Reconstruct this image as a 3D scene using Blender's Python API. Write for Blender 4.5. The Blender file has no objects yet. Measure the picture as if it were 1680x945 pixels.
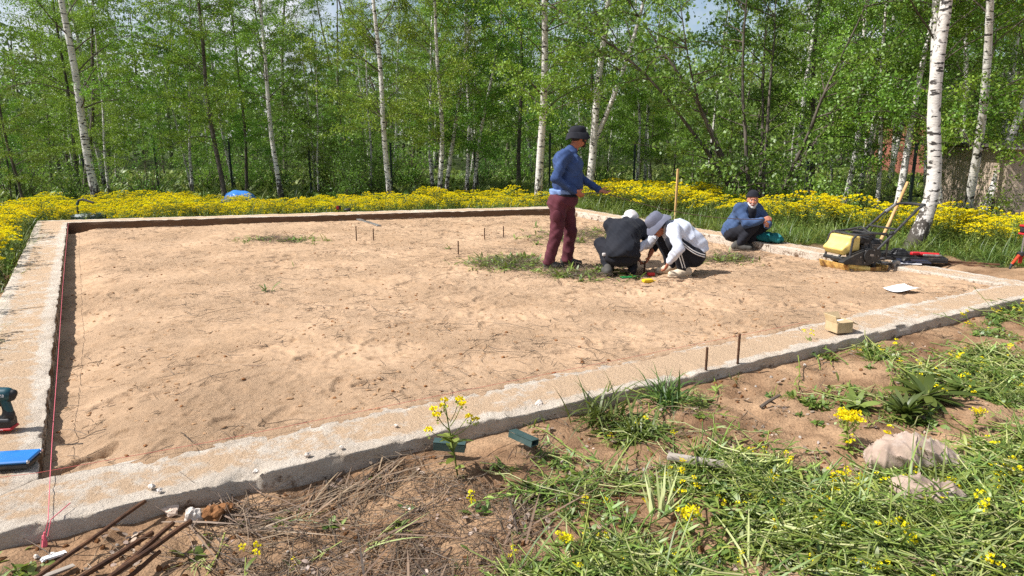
import bpy, math, random
import numpy as np
from mathutils import Vector, Matrix

# ------------------------------------------------------------------ camera, sky, sun, exposure
scene = bpy.context.scene
COL = scene.collection
F_PX, CAM_H, HORIZON = 1130.0, 1.70, 225.0           # lens in photo pixels (1680 wide), eye height, horizon row
PITCH = math.atan((472.5 - HORIZON) / F_PX)
cam_d = bpy.data.cameras.new('camera')
cam_d.sensor_width = 36.0
cam_d.lens = 36.0 * F_PX / 1680.0
cam_d.clip_start = 0.05
cam_d.clip_end = 3000
cam = bpy.data.objects.new('camera', cam_d)
COL.objects.link(cam)
cam.location = (0, 0, CAM_H)
cam.rotation_euler = (math.pi / 2 - PITCH, 0, 0)
scene.camera = cam

SUN_ELEV = math.radians(50)
SUN_TRAVEL = Vector((0.985, 0.17, 0)).normalized()     # horizontal direction in which shadows fall
to_sun = Vector((-SUN_TRAVEL.x * math.cos(SUN_ELEV), -SUN_TRAVEL.y * math.cos(SUN_ELEV), math.sin(SUN_ELEV)))
world = bpy.data.worlds.new('World')
scene.world = world
world.use_nodes = True
wn, wl = world.node_tree.nodes, world.node_tree.links
wn.clear()
w_out = wn.new('ShaderNodeOutputWorld')
w_bg = wn.new('ShaderNodeBackground')
w_sky = wn.new('ShaderNodeTexSky')
w_sky.sky_type = 'NISHITA'
w_sky.sun_disc = False
w_sky.sun_elevation = SUN_ELEV
w_sky.sun_rotation = math.atan2(to_sun.x, to_sun.y)
w_sky.air_density = 1.0
w_sky.dust_density = 1.4
w_bg.inputs['Strength'].default_value = 0.09
w_tc = wn.new('ShaderNodeTexCoord')
w_no = wn.new('ShaderNodeTexNoise')
w_no.inputs['Scale'].default_value = 2.6
w_no.inputs['Detail'].default_value = 7
w_no.inputs['Roughness'].default_value = 0.62
w_ra = wn.new('ShaderNodeValToRGB')
w_ra.color_ramp.elements[0].position = 0.44
w_ra.color_ramp.elements[1].position = 0.66
w_mx = wn.new('ShaderNodeMixRGB')
w_mx.inputs['Color2'].default_value = (6.6, 6.7, 7.2, 1)   # sunlit cloud, on the scale of the sky radiance
wl.new(w_tc.outputs['Generated'], w_no.inputs['Vector'])
wl.new(w_no.outputs['Fac'], w_ra.inputs['Fac'])
wl.new(w_ra.outputs['Color'], w_mx.inputs['Fac'])
wl.new(w_sky.outputs['Color'], w_mx.inputs['Color1'])
wl.new(w_mx.outputs['Color'], w_bg.inputs['Color'])
wl.new(w_bg.outputs['Background'], w_out.inputs['Surface'])

sun_d = bpy.data.lights.new('sun', 'SUN')
sun_d.energy = 5.0
sun_d.angle = math.radians(0.53)
sun_d.color = (1.0, 0.975, 0.945)
sun = bpy.data.objects.new('sun', sun_d)
COL.objects.link(sun)
sun.rotation_euler = (-to_sun).to_track_quat('-Z', 'Y').to_euler()
sun.location = (-20, -5, 30)

vs = scene.view_settings
vs.view_transform = 'Standard'
vs.look = 'None'
vs.exposure = 0.64
vs.gamma = 1.0
vs.use_curve_mapping = False
scene.render.engine = 'CYCLES'
scene.cycles.max_bounces = 8
scene.cycles.diffuse_bounces = 3
scene.cycles.transmission_bounces = 4
scene.cycles.transparent_max_bounces = 6
scene.cycles.use_denoising = False
scene.cycles.use_adaptive_sampling = True
scene.cycles.adaptive_threshold = 0.01

rng = np.random.default_rng(11)
random.seed(5)
PI = math.pi

# ------------------------------------------------------------------ helpers
def at(px, py, z=0.05):
    """world point on the horizontal plane z seen at photo pixel (px, py)"""
    dx, dz = (px - 840.0) / F_PX, -(py - 472.5) / F_PX
    c, s = math.cos(PITCH), math.sin(PITCH)
    w = (dx, c + s * dz, -s + c * dz)
    t = (z - CAM_H) / w[2]
    return Vector((w[0] * t, w[1] * t, z))

def at_depth(px, py, y):
    """world point at distance y in front of the camera seen at pixel"""
    dx, dz = (px - 840.0) / F_PX, -(py - 472.5) / F_PX
    c, s = math.cos(PITCH), math.sin(PITCH)
    w = (dx, c + s * dz, -s + c * dz)
    t = y / w[1]
    return Vector((w[0] * t, y, CAM_H + w[2] * t))

def tag(o, label, cat=None, group=None, kind=None):
    if label: o['label'] = label
    if cat: o['category'] = cat
    if group: o['group'] = group
    if kind: o['kind'] = kind
    return o

def link(o, parent=None):
    COL.objects.link(o)
    if parent is not None: o.parent = parent
    return o

def empty(name, loc=(0, 0, 0), rz=0.0, label=None, cat=None, group=None):
    o = bpy.data.objects.new(name, None)
    o.empty_display_size = 0.1
    o.location = loc
    o.rotation_euler = (0, 0, rz)
    link(o)
    return tag(o, label, cat, group)

def mesh_np(name, V, Fs, mats, mi=None, vattr=None, smooth=False, fattr=None):
    """V (n,3); Fs list of index arrays (m,3)/(m,4); mi material index per face; fattr per-face float 'v'"""
    me = bpy.data.meshes.new(name)
    V = np.asarray(V, np.float32)
    Fs = [np.asarray(f, np.int32) for f in (Fs if isinstance(Fs, list) else [Fs]) if len(f)]
    nv = len(V)
    loops = np.concatenate([f.ravel() for f in Fs])
    tot = np.concatenate([np.full(len(f), f.shape[1], np.int32) for f in Fs])
    start = np.concatenate([[0], np.cumsum(tot)[:-1]]).astype(np.int32)
    me.vertices.add(nv); me.vertices.foreach_set('co', V.ravel())
    me.loops.add(len(loops)); me.loops.foreach_set('vertex_index', loops)
    me.polygons.add(len(tot))
    me.polygons.foreach_set('loop_start', start)
    me.polygons.foreach_set('loop_total', tot)
    for m in (mats if isinstance(mats, (list, tuple)) else [mats]): me.materials.append(m)
    if mi is not None: me.polygons.foreach_set('material_index', np.asarray(mi, np.int32))
    if smooth: me.polygons.foreach_set('use_smooth', np.ones(len(tot), bool))
    if fattr is not None:
        a = me.attributes.new('v', 'FLOAT', 'FACE'); a.data.foreach_set('value', np.asarray(fattr, np.float32))
    if vattr:
        for k, arr in vattr.items():
            a = me.attributes.new(k, 'FLOAT', 'POINT'); a.data.foreach_set('value', np.asarray(arr, np.float32))
    me.update(calc_edges=True)
    return me

def add(name, me, parent=None, loc=None, rot=None):
    o = bpy.data.objects.new(name, me)
    if loc is not None: o.location = loc
    if rot is not None: o.rotation_euler = rot
    return link(o, parent)

class MB:
    """collects simple shapes into one mesh"""
    def __init__(s): s.V = []; s.F = []; s.n = 0; s.mi = []; s.fv = []
    def raw(s, V, F, mi=0, v=0.5):
        V = np.asarray(V, float).reshape(-1, 3)
        for f in F: s.F.append([i + s.n for i in f]); s.mi.append(mi); s.fv.append(v)
        s.V.append(V); s.n += len(V); return s
    def box(s, c, d, R=None, mi=0, bev=0.0):
        hx, hy, hz = d[0] / 2, d[1] / 2, d[2] / 2
        if bev <= 0:
            V = [(x, y, z) for x in (-hx, hx) for y in (-hy, hy) for z in (-hz, hz)]
            F = [(0, 1, 3, 2), (4, 6, 7, 5), (0, 4, 5, 1), (2, 3, 7, 6), (0, 2, 6, 4), (1, 5, 7, 3)]
        else:
            b = min(bev, hx * .95, hy * .95, hz * .95)
            V, F = [], []
            idx = {}
            for sx in (-1, 1):
                for sy in (-1, 1):
                    for sz in (-1, 1):
                        for a in range(3):
                            p = [sx * (hx - b), sy * (hy - b), sz * (hz - b)]
                            p[a] += (sx, sy, sz)[a] * b
                            idx[(sx, sy, sz, a)] = len(V); V.append(p)
            for a in range(3):
                o1, o2 = [(1, 2), (2, 0), (0, 1)][a]
                for sg in (-1, 1):
                    q = []
                    for u, w in ((-1, -1), (1, -1), (1, 1), (-1, 1)):
                        k = [0, 0, 0]; k[a] = sg; k[o1] = u; k[o2] = w
                        q.append(idx[(k[0], k[1], k[2], a)])
                    F.append(q if sg > 0 else q[::-1])
            for a in range(3):
                o1, o2 = [(1, 2), (2, 0), (0, 1)][a]
                for u in (-1, 1):
                    for w in (-1, 1):
                        k0 = [0, 0, 0]; k0[a] = -1; k0[o1] = u; k0[o2] = w
                        k1 = list(k0); k1[a] = 1
                        q = [idx[(*k0, o1)], idx[(*k1, o1)], idx[(*k1, o2)], idx[(*k0, o2)]]
                        F.append(q if u * w < 0 else q[::-1])
            for sx in (-1, 1):
                for sy in (-1, 1):
                    for sz in (-1, 1):
                        t = [idx[(sx, sy, sz, a)] for a in range(3)]
                        F.append(t if sx * sy * sz > 0 else t[::-1])
        V = np.array(V, float)
        if R is not None: V = V @ np.array(R.to_3x3()).T
        return s.raw(V + np.array(c, float), F, mi)
    def tube(s, pts, r, n=8, mi=0, cap=True, v=0.5):
        V, F = tube_geo(pts, r, n, cap)
        return s.raw(V, F, mi, v)
    def lathe(s, prof, n=20, c=(0, 0, 0), R=None, mi=0):
        V = []; F = []
        for (r, z) in prof:
            for k in range(n):
                a = 2 * PI * k / n; V.append((r * math.cos(a), r * math.sin(a), z))
        for i in range(len(prof) - 1):
            for k in range(n):
                k2 = (k + 1) % n
                F.append((i * n + k, i * n + k2, (i + 1) * n + k2, (i + 1) * n + k))
        if prof[0][0] > 1e-5: F.append(tuple(range(n))[::-1])
        if prof[-1][0] > 1e-5: F.append(tuple((len(prof) - 1) * n + k for k in range(n)))
        V = np.array(V)
        if R is not None: V = V @ np.array(R.to_3x3()).T
        return s.raw(V + np.array(c, float), F, mi)
    def prism(s, poly, y0, y1, R=None, c=(0, 0, 0), mi=0):
        """polygon in x,z extruded along y"""
        n = len(poly)
        V = [(x, y0, z) for x, z in poly] + [(x, y1, z) for x, z in poly]
        F = [tuple(range(n)), tuple(range(2 * n - 1, n - 1, -1))]
        for i in range(n):
            j = (i + 1) % n; F.append((i, i + n, j + n, j))
        V = np.array(V, float)
        if R is not None: V = V @ np.array(R.to_3x3()).T
        return s.raw(V + np.array(c, float), F, mi)
    def mesh(s, name, mats, smooth=False):
        me = bpy.data.meshes.new(name)
        V = np.concatenate(s.V) if s.V else np.zeros((0, 3))
        me.from_pydata(V.tolist(), [], s.F)
        for m in (mats if isinstance(mats, (list, tuple)) else [mats]): me.materials.append(m)
        me.polygons.foreach_set('material_index', np.array(s.mi, np.int32))
        a = me.attributes.new('v', 'FLOAT', 'FACE'); a.data.foreach_set('value', np.array(s.fv, np.float32))
        if smooth:
            me.polygons.foreach_set('use_smooth', np.ones(len(s.F), bool))
            try: me.set_sharp_from_angle(angle=math.radians(40))
            except Exception: pass
        me.update()
        return me
    def build(s, name, mats, parent=None, smooth=False, loc=None, rot=None):
        return add(name, s.mesh(name, mats, smooth), parent, loc, rot)

def tube_geo(pts, r, n=8, cap=True):
    P = np.asarray([tuple(p) for p in pts], float)
    m = len(P)
    R = np.full(m, r, float) if np.isscalar(r) else np.asarray(r, float)
    T = np.gradient(P, axis=0)
    T /= np.maximum(np.linalg.norm(T, axis=1, keepdims=True), 1e-9)
    ref = np.array([0, 0, 1.0]) if abs(T[0][2]) < 0.9 else np.array([1.0, 0, 0])
    V = np.zeros((m, n, 3))
    u = np.cross(ref, T[0]); u /= np.linalg.norm(u)
    ang = np.arange(n) * 2 * PI / n
    for i in range(m):
        u = u - T[i] * np.dot(u, T[i]); u /= max(np.linalg.norm(u), 1e-9)
        w = np.cross(T[i], u)
        V[i] = P[i] + R[i] * (np.cos(ang)[:, None] * u + np.sin(ang)[:, None] * w)
    F = []
    for i in range(m - 1):
        for k in range(n):
            k2 = (k + 1) % n
            F.append((i * n + k, i * n + k2, (i + 1) * n + k2, (i + 1) * n + k))
    if cap:
        F.append(tuple(range(n))[::-1]); F.append(tuple((m - 1) * n + k for k in range(n)))
    return V.reshape(-1, 3), F

# value noise in numpy ---------------------------------------------------------------
_NT = np.random.default_rng(3).random((256, 256)).astype(np.float32)
def vnoise(x, y, seed=0):
    x = np.asarray(x) + seed * 17.13; y = np.asarray(y) + seed * 9.71
    xi = np.floor(x).astype(int); yi = np.floor(y).astype(int)
    fx = x - xi; fy = y - yi
    fx = fx * fx * (3 - 2 * fx); fy = fy * fy * (3 - 2 * fy)
    a = _NT[xi % 256, yi % 256]; b = _NT[(xi + 1) % 256, yi % 256]
    c = _NT[xi % 256, (yi + 1) % 256]; d = _NT[(xi + 1) % 256, (yi + 1) % 256]
    return (a * (1 - fx) + b * fx) * (1 - fy) + (c * (1 - fx) + d * fx) * fy - 0.5
def fbm(x, y, octv=4, seed=0, gain=0.5):
    s = 0; a = 1.0; f = 1.0
    for i in range(octv):
        s = s + a * vnoise(x * f, y * f, seed + i); a *= gain; f *= 2.03
    return s
def in_poly(x, y, poly):
    x = np.asarray(x); y = np.asarray(y); ins = np.zeros(x.shape, bool)
    n = len(poly); j = n - 1
    for i in range(n):
        xi, yi = poly[i][0], poly[i][1]; xj, yj = poly[j][0], poly[j][1]
        ins ^= ((yi > y) != (yj > y)) & (x < (xj - xi) * (y - yi) / (yj - yi + 1e-12) + xi)
        j = i
    return ins

# ------------------------------------------------------------------ materials
def lin(r, g, b):
    f = lambda c: ((c / 255) / 12.92 if c / 255 <= 0.04045 else ((c / 255 + 0.055) / 1.055) ** 2.4)
    return (f(r), f(g), f(b), 1)

def mat(name, col, col2=None, nscale=8.0, detail=5, rough=0.8, spec=0.25, metal=0.0, bump=0.0, bscale=40.0, bdist=0.01,
        lo=0.35, hi=0.65, col3=None, n3=2.0, lo3=0.5, hi3=0.7, coat=0.0, sheen=0.0, stretch=None):
    m = bpy.data.materials.new(name); m.use_nodes = True
    nt = m.node_tree; N, L = nt.nodes, nt.links
    p = N['Principled BSDF']
    p.inputs['Roughness'].default_value = rough
    p.inputs['Specular IOR Level'].default_value = spec
    p.inputs['Metallic'].default_value = metal
    p.inputs['Coat Weight'].default_value = coat
    p.inputs['Sheen Weight'].default_value = sheen
    c4 = lambda c: tuple(c) if len(c) == 4 else (*c, 1)
    tc = N.new('ShaderNodeTexCoord')
    src = tc.outputs['Object']
    if stretch:
        mp = N.new('ShaderNodeMapping'); mp.inputs['Scale'].default_value = stretch
        L.new(src, mp.inputs['Vector']); src = mp.outputs['Vector']
    def noise(scale, det=detail, ro=0.6):
        n = N.new('ShaderNodeTexNoise'); n.inputs['Scale'].default_value = scale
        n.inputs['Detail'].default_value = det; n.inputs['Roughness'].default_value = ro
        L.new(src, n.inputs['Vector']); return n.outputs['Fac']
    def ramp(fac, a, b):
        r = N.new('ShaderNodeMapRange'); r.inputs['From Min'].default_value = a; r.inputs['From Max'].default_value = b
        L.new(fac, r.inputs['Value']); return r.outputs['Result']
    def mix(fac, a, b):
        x = N.new('ShaderNodeMixRGB'); L.new(fac, x.inputs['Fac'])
        for i, v in ((1, a), (2, b)):
            if isinstance(v, (tuple, list)): x.inputs[i].default_value = c4(v)
            else: L.new(v, x.inputs[i])
        return x.outputs['Color']
    out = c4(col)
    if col2 is not None: out = mix(ramp(noise(nscale), lo, hi), out, c4(col2))
    if col3 is not None: out = mix(ramp(noise(n3, 6, 0.65), lo3, hi3), out, c4(col3))
    if isinstance(out, tuple): p.inputs['Base Color'].default_value = out
    else: L.new(out, p.inputs['Base Color'])
    if bump > 0:
        b = N.new('ShaderNodeBump'); b.inputs['Strength'].default_value = bump; b.inputs['Distance'].default_value = bdist
        L.new(noise(bscale, 6, 0.65), b.inputs['Height']); L.new(b.outputs['Normal'], p.inputs['Normal'])
    m['_h'] = 1
    return m

def leaf_mat(name, c_dark, c_light, trans=0.45, hue_var=0.06, rough=0.5, gloss=0.05, cap_objrand=0.25):
    """leaf: diffuse + translucent, colour from per-face 'v' and a per-plant random shift"""
    m = bpy.data.materials.new(name); m.use_nodes = True
    nt = m.node_tree; N, L = nt.nodes, nt.links; N.clear()
    o = N.new('ShaderNodeOutputMaterial')
    a = N.new('ShaderNodeAttribute'); a.attribute_name = 'v'
    oi = N.new('ShaderNodeObjectInfo')
    mx = N.new('ShaderNodeMixRGB'); mx.inputs[1].default_value = (*c_dark, 1); mx.inputs[2].default_value = (*c_light, 1)
    L.new(a.outputs['Fac'], mx.inputs['Fac'])
    hs = N.new('ShaderNodeHueSaturation')
    mr = N.new('ShaderNodeMapRange'); mr.inputs['To Min'].default_value = 0.5 - hue_var * .5; mr.inputs['To Max'].default_value = 0.5 + hue_var * .5
    mv = N.new('ShaderNodeMapRange'); mv.inputs['To Min'].default_value = 1 - cap_objrand; mv.inputs['To Max'].default_value = 1 + cap_objrand
    ml = N.new('ShaderNodeMath'); ml.operation = 'MULTIPLY'; ml.inputs[1].default_value = 7.31
    fr = N.new('ShaderNodeMath'); fr.operation = 'FRACT'
    L.new(oi.outputs['Random'], mr.inputs['Value'])
    L.new(oi.outputs['Random'], ml.inputs[0]); L.new(ml.outputs[0], fr.inputs[0]); L.new(fr.outputs[0], mv.inputs['Value'])
    L.new(mr.outputs[0], hs.inputs['Hue']); L.new(mv.outputs[0], hs.inputs['Value']); L.new(mx.outputs[0], hs.inputs['Color'])
    d = N.new('ShaderNodeBsdfDiffuse'); t = N.new('ShaderNodeBsdfTranslucent'); g = N.new('ShaderNodeBsdfGlossy')
    g.inputs['Roughness'].default_value = rough
    L.new(hs.outputs[0], d.inputs['Color']); L.new(hs.outputs[0], t.inputs['Color'])
    m1 = N.new('ShaderNodeMixShader'); m1.inputs[0].default_value = trans
    L.new(d.outputs[0], m1.inputs[1]); L.new(t.outputs[0], m1.inputs[2])
    m2 = N.new('ShaderNodeMixShader'); m2.inputs[0].default_value = gloss
    L.new(m1.outputs[0], m2.inputs[1]); L.new(g.outputs[0], m2.inputs[2])
    L.new(m2.outputs[0], o.inputs['Surface'])
    return m

def attr_node(m, name):
    a = m.node_tree.nodes.new('ShaderNodeAttribute'); a.attribute_name = name; return a.outputs['Fac']

# ------------------------------------------------------------------ implicit surfaces (smooth unions of tapered capsules and ellipsoids)
def sdf_field(prims, res, pad=0.05, wrinkle=None):
    lo = np.min([p['lo'] for p in prims if p['op'] == 'u'], axis=0) - pad
    hi = np.max([p['hi'] for p in prims if p['op'] == 'u'], axis=0) + pad
    n = np.ceil((hi - lo) / res).astype(int) + 1
    D = np.full(n, 0.3, np.float32)
    for p in prims:
        k = p['k']; m = k + 3 * res
        a = np.maximum(np.floor((p['lo'] - m - lo) / res).astype(int), 0)
        b = np.minimum(np.ceil((p['hi'] + m - lo) / res).astype(int) + 1, n)
        if np.any(b <= a): continue
        X = (lo[0] + np.arange(a[0], b[0]) * res).astype(np.float32)[:, None, None]
        Y = (lo[1] + np.arange(a[1], b[1]) * res).astype(np.float32)[None, :, None]
        Z = (lo[2] + np.arange(a[2], b[2]) * res).astype(np.float32)[None, None, :]
        d = p['f'](X, Y, Z)
        S = D[a[0]:b[0], a[1]:b[1], a[2]:b[2]]
        if p['op'] == 'u':
            if k > 0:
                h = np.clip(0.5 + 0.5 * (S - d) / k, 0, 1)
                r = S * (1 - h) + d * h - k * h * (1 - h)
            else: r = np.minimum(S, d)
        else: r = np.maximum(S, -d)
        D[a[0]:b[0], a[1]:b[1], a[2]:b[2]] = r
    if wrinkle is not None:
        X = (lo[0] + np.arange(n[0]) * res).astype(np.float32)[:, None, None]
        Y = (lo[1] + np.arange(n[1]) * res).astype(np.float32)[None, :, None]
        Z = (lo[2] + np.arange(n[2]) * res).astype(np.float32)[None, None, :]
        D = D + wrinkle(X, Y, Z).astype(np.float32)
    return D, lo

def cap(a, b, ra, rb=None, k=0.03, op='u'):
    a = np.array(a, np.float32); b = np.array(b, np.float32); rb = ra if rb is None else rb
    rm = max(ra, rb)
    ab = b - a; L2 = float(ab @ ab) + 1e-9
    def f(X, Y, Z):
        px, py, pz = X - a[0], Y - a[1], Z - a[2]
        t = np.clip((px * ab[0] + py * ab[1] + pz * ab[2]) / L2, 0, 1)
        return np.sqrt((px - t * ab[0]) ** 2 + (py - t * ab[1]) ** 2 + (pz - t * ab[2]) ** 2) - (ra + (rb - ra) * t)
    return dict(f=f, lo=np.minimum(a, b) - rm, hi=np.maximum(a, b) + rm, k=k, op=op)

def ell(c, r, R=None, k=0.03, op='u'):
    c = np.array(c, np.float32); r = np.array(r, np.float32)
    Rm = np.eye(3, dtype=np.float32) if R is None else np.array(R, np.float32)   # columns = axes
    rm = float(r.max())
    def f(X, Y, Z):
        px, py, pz = X - c[0], Y - c[1], Z - c[2]
        q = [(px * Rm[0, i] + py * Rm[1, i] + pz * Rm[2, i]) for i in range(3)]
        k0 = np.sqrt(sum((q[i] / r[i]) ** 2 for i in range(3)))
        k1 = np.sqrt(sum((q[i] / r[i] ** 2) ** 2 for i in range(3))) + 1e-6
        return k0 * (k0 - 1) / k1
    return dict(f=f, lo=c - rm, hi=c + rm, k=k, op=op)

def rbox(c, h, rad, R=None, k=0.01, op='u'):
    c = np.array(c, np.float32); h = np.array(h, np.float32) - rad
    Rm = np.eye(3, dtype=np.float32) if R is None else np.array(R, np.float32)
    rm = float(np.linalg.norm(h) + rad)
    def f(X, Y, Z):
        px, py, pz = X - c[0], Y - c[1], Z - c[2]
        q = [np.abs(px * Rm[0, i] + py * Rm[1, i] + pz * Rm[2, i]) - h[i] for i in range(3)]
        return np.sqrt(sum(np.maximum(v, 0) ** 2 for v in q)) + np.minimum(np.maximum(np.maximum(q[0], q[1]), q[2]), 0) - rad
    return dict(f=f, lo=c - rm, hi=c + rm, k=k, op=op)

def halfspace(p, n):
    """subtracts everything on the +n side of the plane"""
    p = np.array(p, np.float32); n = np.array(n, np.float32); n = n / np.linalg.norm(n)
    return dict(f=lambda X, Y, Z: -((X - p[0]) * n[0] + (Y - p[1]) * n[1] + (Z - p[2]) * n[2]), lo=np.full(3, -9e3), hi=np.full(3, 9e3), k=0.0, op='s')

def surface_net(D, lo, res):
    s = D < 0
    nx, ny, nz = D.shape
    C = np.zeros((nx - 1, ny - 1, nz - 1), np.int8)
    for i in (0, 1):
        for j in (0, 1):
            for k in (0, 1):
                C += s[i:nx - 1 + i, j:ny - 1 + j, k:nz - 1 + k]
    act = (C > 0) & (C < 8)
    I = np.argwhere(act)
    acc = np.zeros((len(I), 3)); cnt = np.zeros(len(I))
    cor = [(i, j, k) for i in (0, 1) for j in (0, 1) for k in (0, 1)]
    val = {c: D[I[:, 0] + c[0], I[:, 1] + c[1], I[:, 2] + c[2]] for c in cor}
    for c in cor:
        for ax in range(3):
            if c[ax]: continue
            e = list(c); e[ax] = 1; e = tuple(e)
            a, b = val[c], val[e]
            x = (a < 0) != (b < 0)
            t = np.where(x, a / np.where(x, a - b, 1), 0)
            p = np.zeros((len(I), 3)); p += np.array(c); p[:, ax] += t
            acc[x] += p[x]; cnt[x] += 1
    V = lo + (I + acc / cnt[:, None]) * res
    idx = np.full(act.shape, -1, np.int64); idx[act] = np.arange(len(I))
    Q = []
    for ax in range(3):
        sl0 = [slice(1, n - 1) for n in D.shape]; sl1 = list(sl0)
        sl0[ax] = slice(0, D.shape[ax] - 1); sl1[ax] = slice(1, D.shape[ax])
        a, b = s[tuple(sl0)], s[tuple(sl1)]
        E = np.argwhere(a != b)
        ins = a[a != b]
        off = np.array([1, 1, 1]); off[ax] = 0
        E = E + off
        u, w = [(1, 2), (2, 0), (0, 1)][ax]
        q = []
        for du, dw in ((-1, -1), (0, -1), (0, 0), (-1, 0)):
            c = E.copy(); c[:, u] += du; c[:, w] += dw
            q.append(idx[c[:, 0], c[:, 1], c[:, 2]])
        q = np.stack(q, 1)
        q[~ins] = q[~ins][:, ::-1]
        Q.append(q)
    Q = np.concatenate(Q)
    Q = Q[(Q >= 0).all(1)]
    return V, Q

def relax(V, Q, it=2, lam=0.5):
    for _ in range(it):
        S = np.zeros_like(V); N = np.zeros(len(V))
        for a, b in ((0, 1), (1, 2), (2, 3), (3, 0)):
            np.add.at(S, Q[:, a], V[Q[:, b]]); np.add.at(S, Q[:, b], V[Q[:, a]])
            np.add.at(N, Q[:, a], 1); np.add.at(N, Q[:, b], 1)
        V = V + lam * (S / np.maximum(N, 1)[:, None] - V)
    return V

def soft(name, prims, m, parent=None, res=0.01, it=2, wrinkle=None, loc=None, rot=None):
    D, lo = sdf_field(prims, res, pad=4 * res, wrinkle=wrinkle)
    V, Q = surface_net(D, lo, res)
    V = relax(V, Q, it)
    return add(name, mesh_np(name, V, [Q], m, smooth=True), parent, loc, rot)

# ------------------------------------------------------------------ scatter of ground cover (uncountable) by geometry nodes
def scatter(name, protos, P, R, S, IDX, label):
    """protos: meshes; P points, R euler, S scale, IDX which proto"""
    c = bpy.data.collections.new(name + '_kinds')
    for i, me in enumerate(protos):
        c.objects.link(bpy.data.objects.new('%s_%02d' % (name, i), me))
    me = bpy.data.meshes.new(name)
    me.vertices.add(len(P)); me.vertices.foreach_set('co', np.asarray(P, np.float32).ravel())
    a = me.attributes.new('rot', 'FLOAT_VECTOR', 'POINT'); a.data.foreach_set('vector', np.asarray(R, np.float32).ravel())
    a = me.attributes.new('scl', 'FLOAT', 'POINT'); a.data.foreach_set('value', np.asarray(S, np.float32))
    a = me.attributes.new('idx', 'INT', 'POINT'); a.data.foreach_set('value', np.asarray(IDX, np.int32))
    me.update()
    o = add(name, me)
    ng = bpy.data.node_groups.new(name, 'GeometryNodeTree')
    ng.interface.new_socket('Geometry', in_out='INPUT', socket_type='NodeSocketGeometry')
    ng.interface.new_socket('Geometry', in_out='OUTPUT', socket_type='NodeSocketGeometry')
    N, L = ng.nodes, ng.links
    gi = N.new('NodeGroupInput'); go = N.new('NodeGroupOutput')
    ci = N.new('GeometryNodeCollectionInfo'); ci.inputs['Collection'].default_value = c
    ci.inputs['Separate Children'].default_value = True; ci.inputs['Reset Children'].default_value = True
    ip = N.new('GeometryNodeInstanceOnPoints'); ip.inputs['Pick Instance'].default_value = True
    def na(n, t):
        x = N.new('GeometryNodeInputNamedAttribute'); x.data_type = t; x.inputs['Name'].default_value = n
        return [s for s in x.outputs if s.enabled and s.name == 'Attribute'][0]
    L.new(gi.outputs[0], ip.inputs['Points']); L.new(ci.outputs[0], ip.inputs['Instance'])
    L.new(na('idx', 'INT'), ip.inputs['Instance Index'])
    L.new(na('rot', 'FLOAT_VECTOR'), ip.inputs['Rotation'])
    L.new(na('scl', 'FLOAT'), ip.inputs['Scale'])
    L.new(ip.outputs[0], go.inputs[0])
    md = o.modifiers.new('scatter', 'NODES'); md.node_group = ng
    return tag(o, label, None, None, 'stuff')

# ------------------------------------------------------------------ layout of the foundation (inner corners of the strip, world metres)
A = np.array([-2.25, 3.00]); B = np.array([-8.43, 13.02]); C = np.array([1.05, 15.72]); D_ = np.array([5.37, 7.42])
TOP = 0.12
def line_off(p, q, w):
    d = (q - p) / np.linalg.norm(q - p); n = np.array([-d[1], d[0]])       # left-hand normal
    return p + n * w, d
def isect(l1, l2):
    (p, d), (q, e) = l1, l2
    t = np.linalg.solve(np.stack([d, -e], 1), q - p)
    return p + d * t[0]
W_NEAR, W_RIGHT, W_FAR, W_LEFT = 0.47, 0.42, 0.50, 0.50
_n = line_off(A, D_, -W_NEAR); _r = line_off(D_, C, -W_RIGHT); _f = line_off(C, B, -W_FAR); _l = line_off(B, A, -W_LEFT)
Ao, Do, Co, Bo = isect(_l, _n), isect(_n, _r), isect(_r, _f), isect(_f, _l)
NEAR_DIR = (D_ - A) / np.linalg.norm(D_ - A)
NEAR_N = np.array([NEAR_DIR[1], -NEAR_DIR[0]])            # outward, towards the camera
def d_near(x, y):   # signed distance from outer near edge, positive towards the camera
    return (x - Ao[0]) * NEAR_N[0] + (y - Ao[1]) * NEAR_N[1]
_rd = (C - D_) / np.linalg.norm(C - D_); RIGHT_N = np.array([_rd[1], -_rd[0]])
def d_right(x, y): return (x - Do[0]) * RIGHT_N[0] + (y - Do[1]) * RIGHT_N[1]
_fd = (B - C) / np.linalg.norm(B - C); FAR_N = np.array([_fd[1], -_fd[0]])
def d_far(x, y): return (x - Co[0]) * FAR_N[0] + (y - Co[1]) * FAR_N[1]
_ld = (A - B) / np.linalg.norm(A - B); LEFT_N = np.array([_ld[1], -_ld[0]])
def d_left(x, y): return (x - Bo[0]) * LEFT_N[0] + (y - Bo[1]) * LEFT_N[1]
def d_out(x, y): return np.maximum(np.maximum(d_near(x, y), d_right(x, y)), np.maximum(d_far(x, y), d_left(x, y)))

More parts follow.
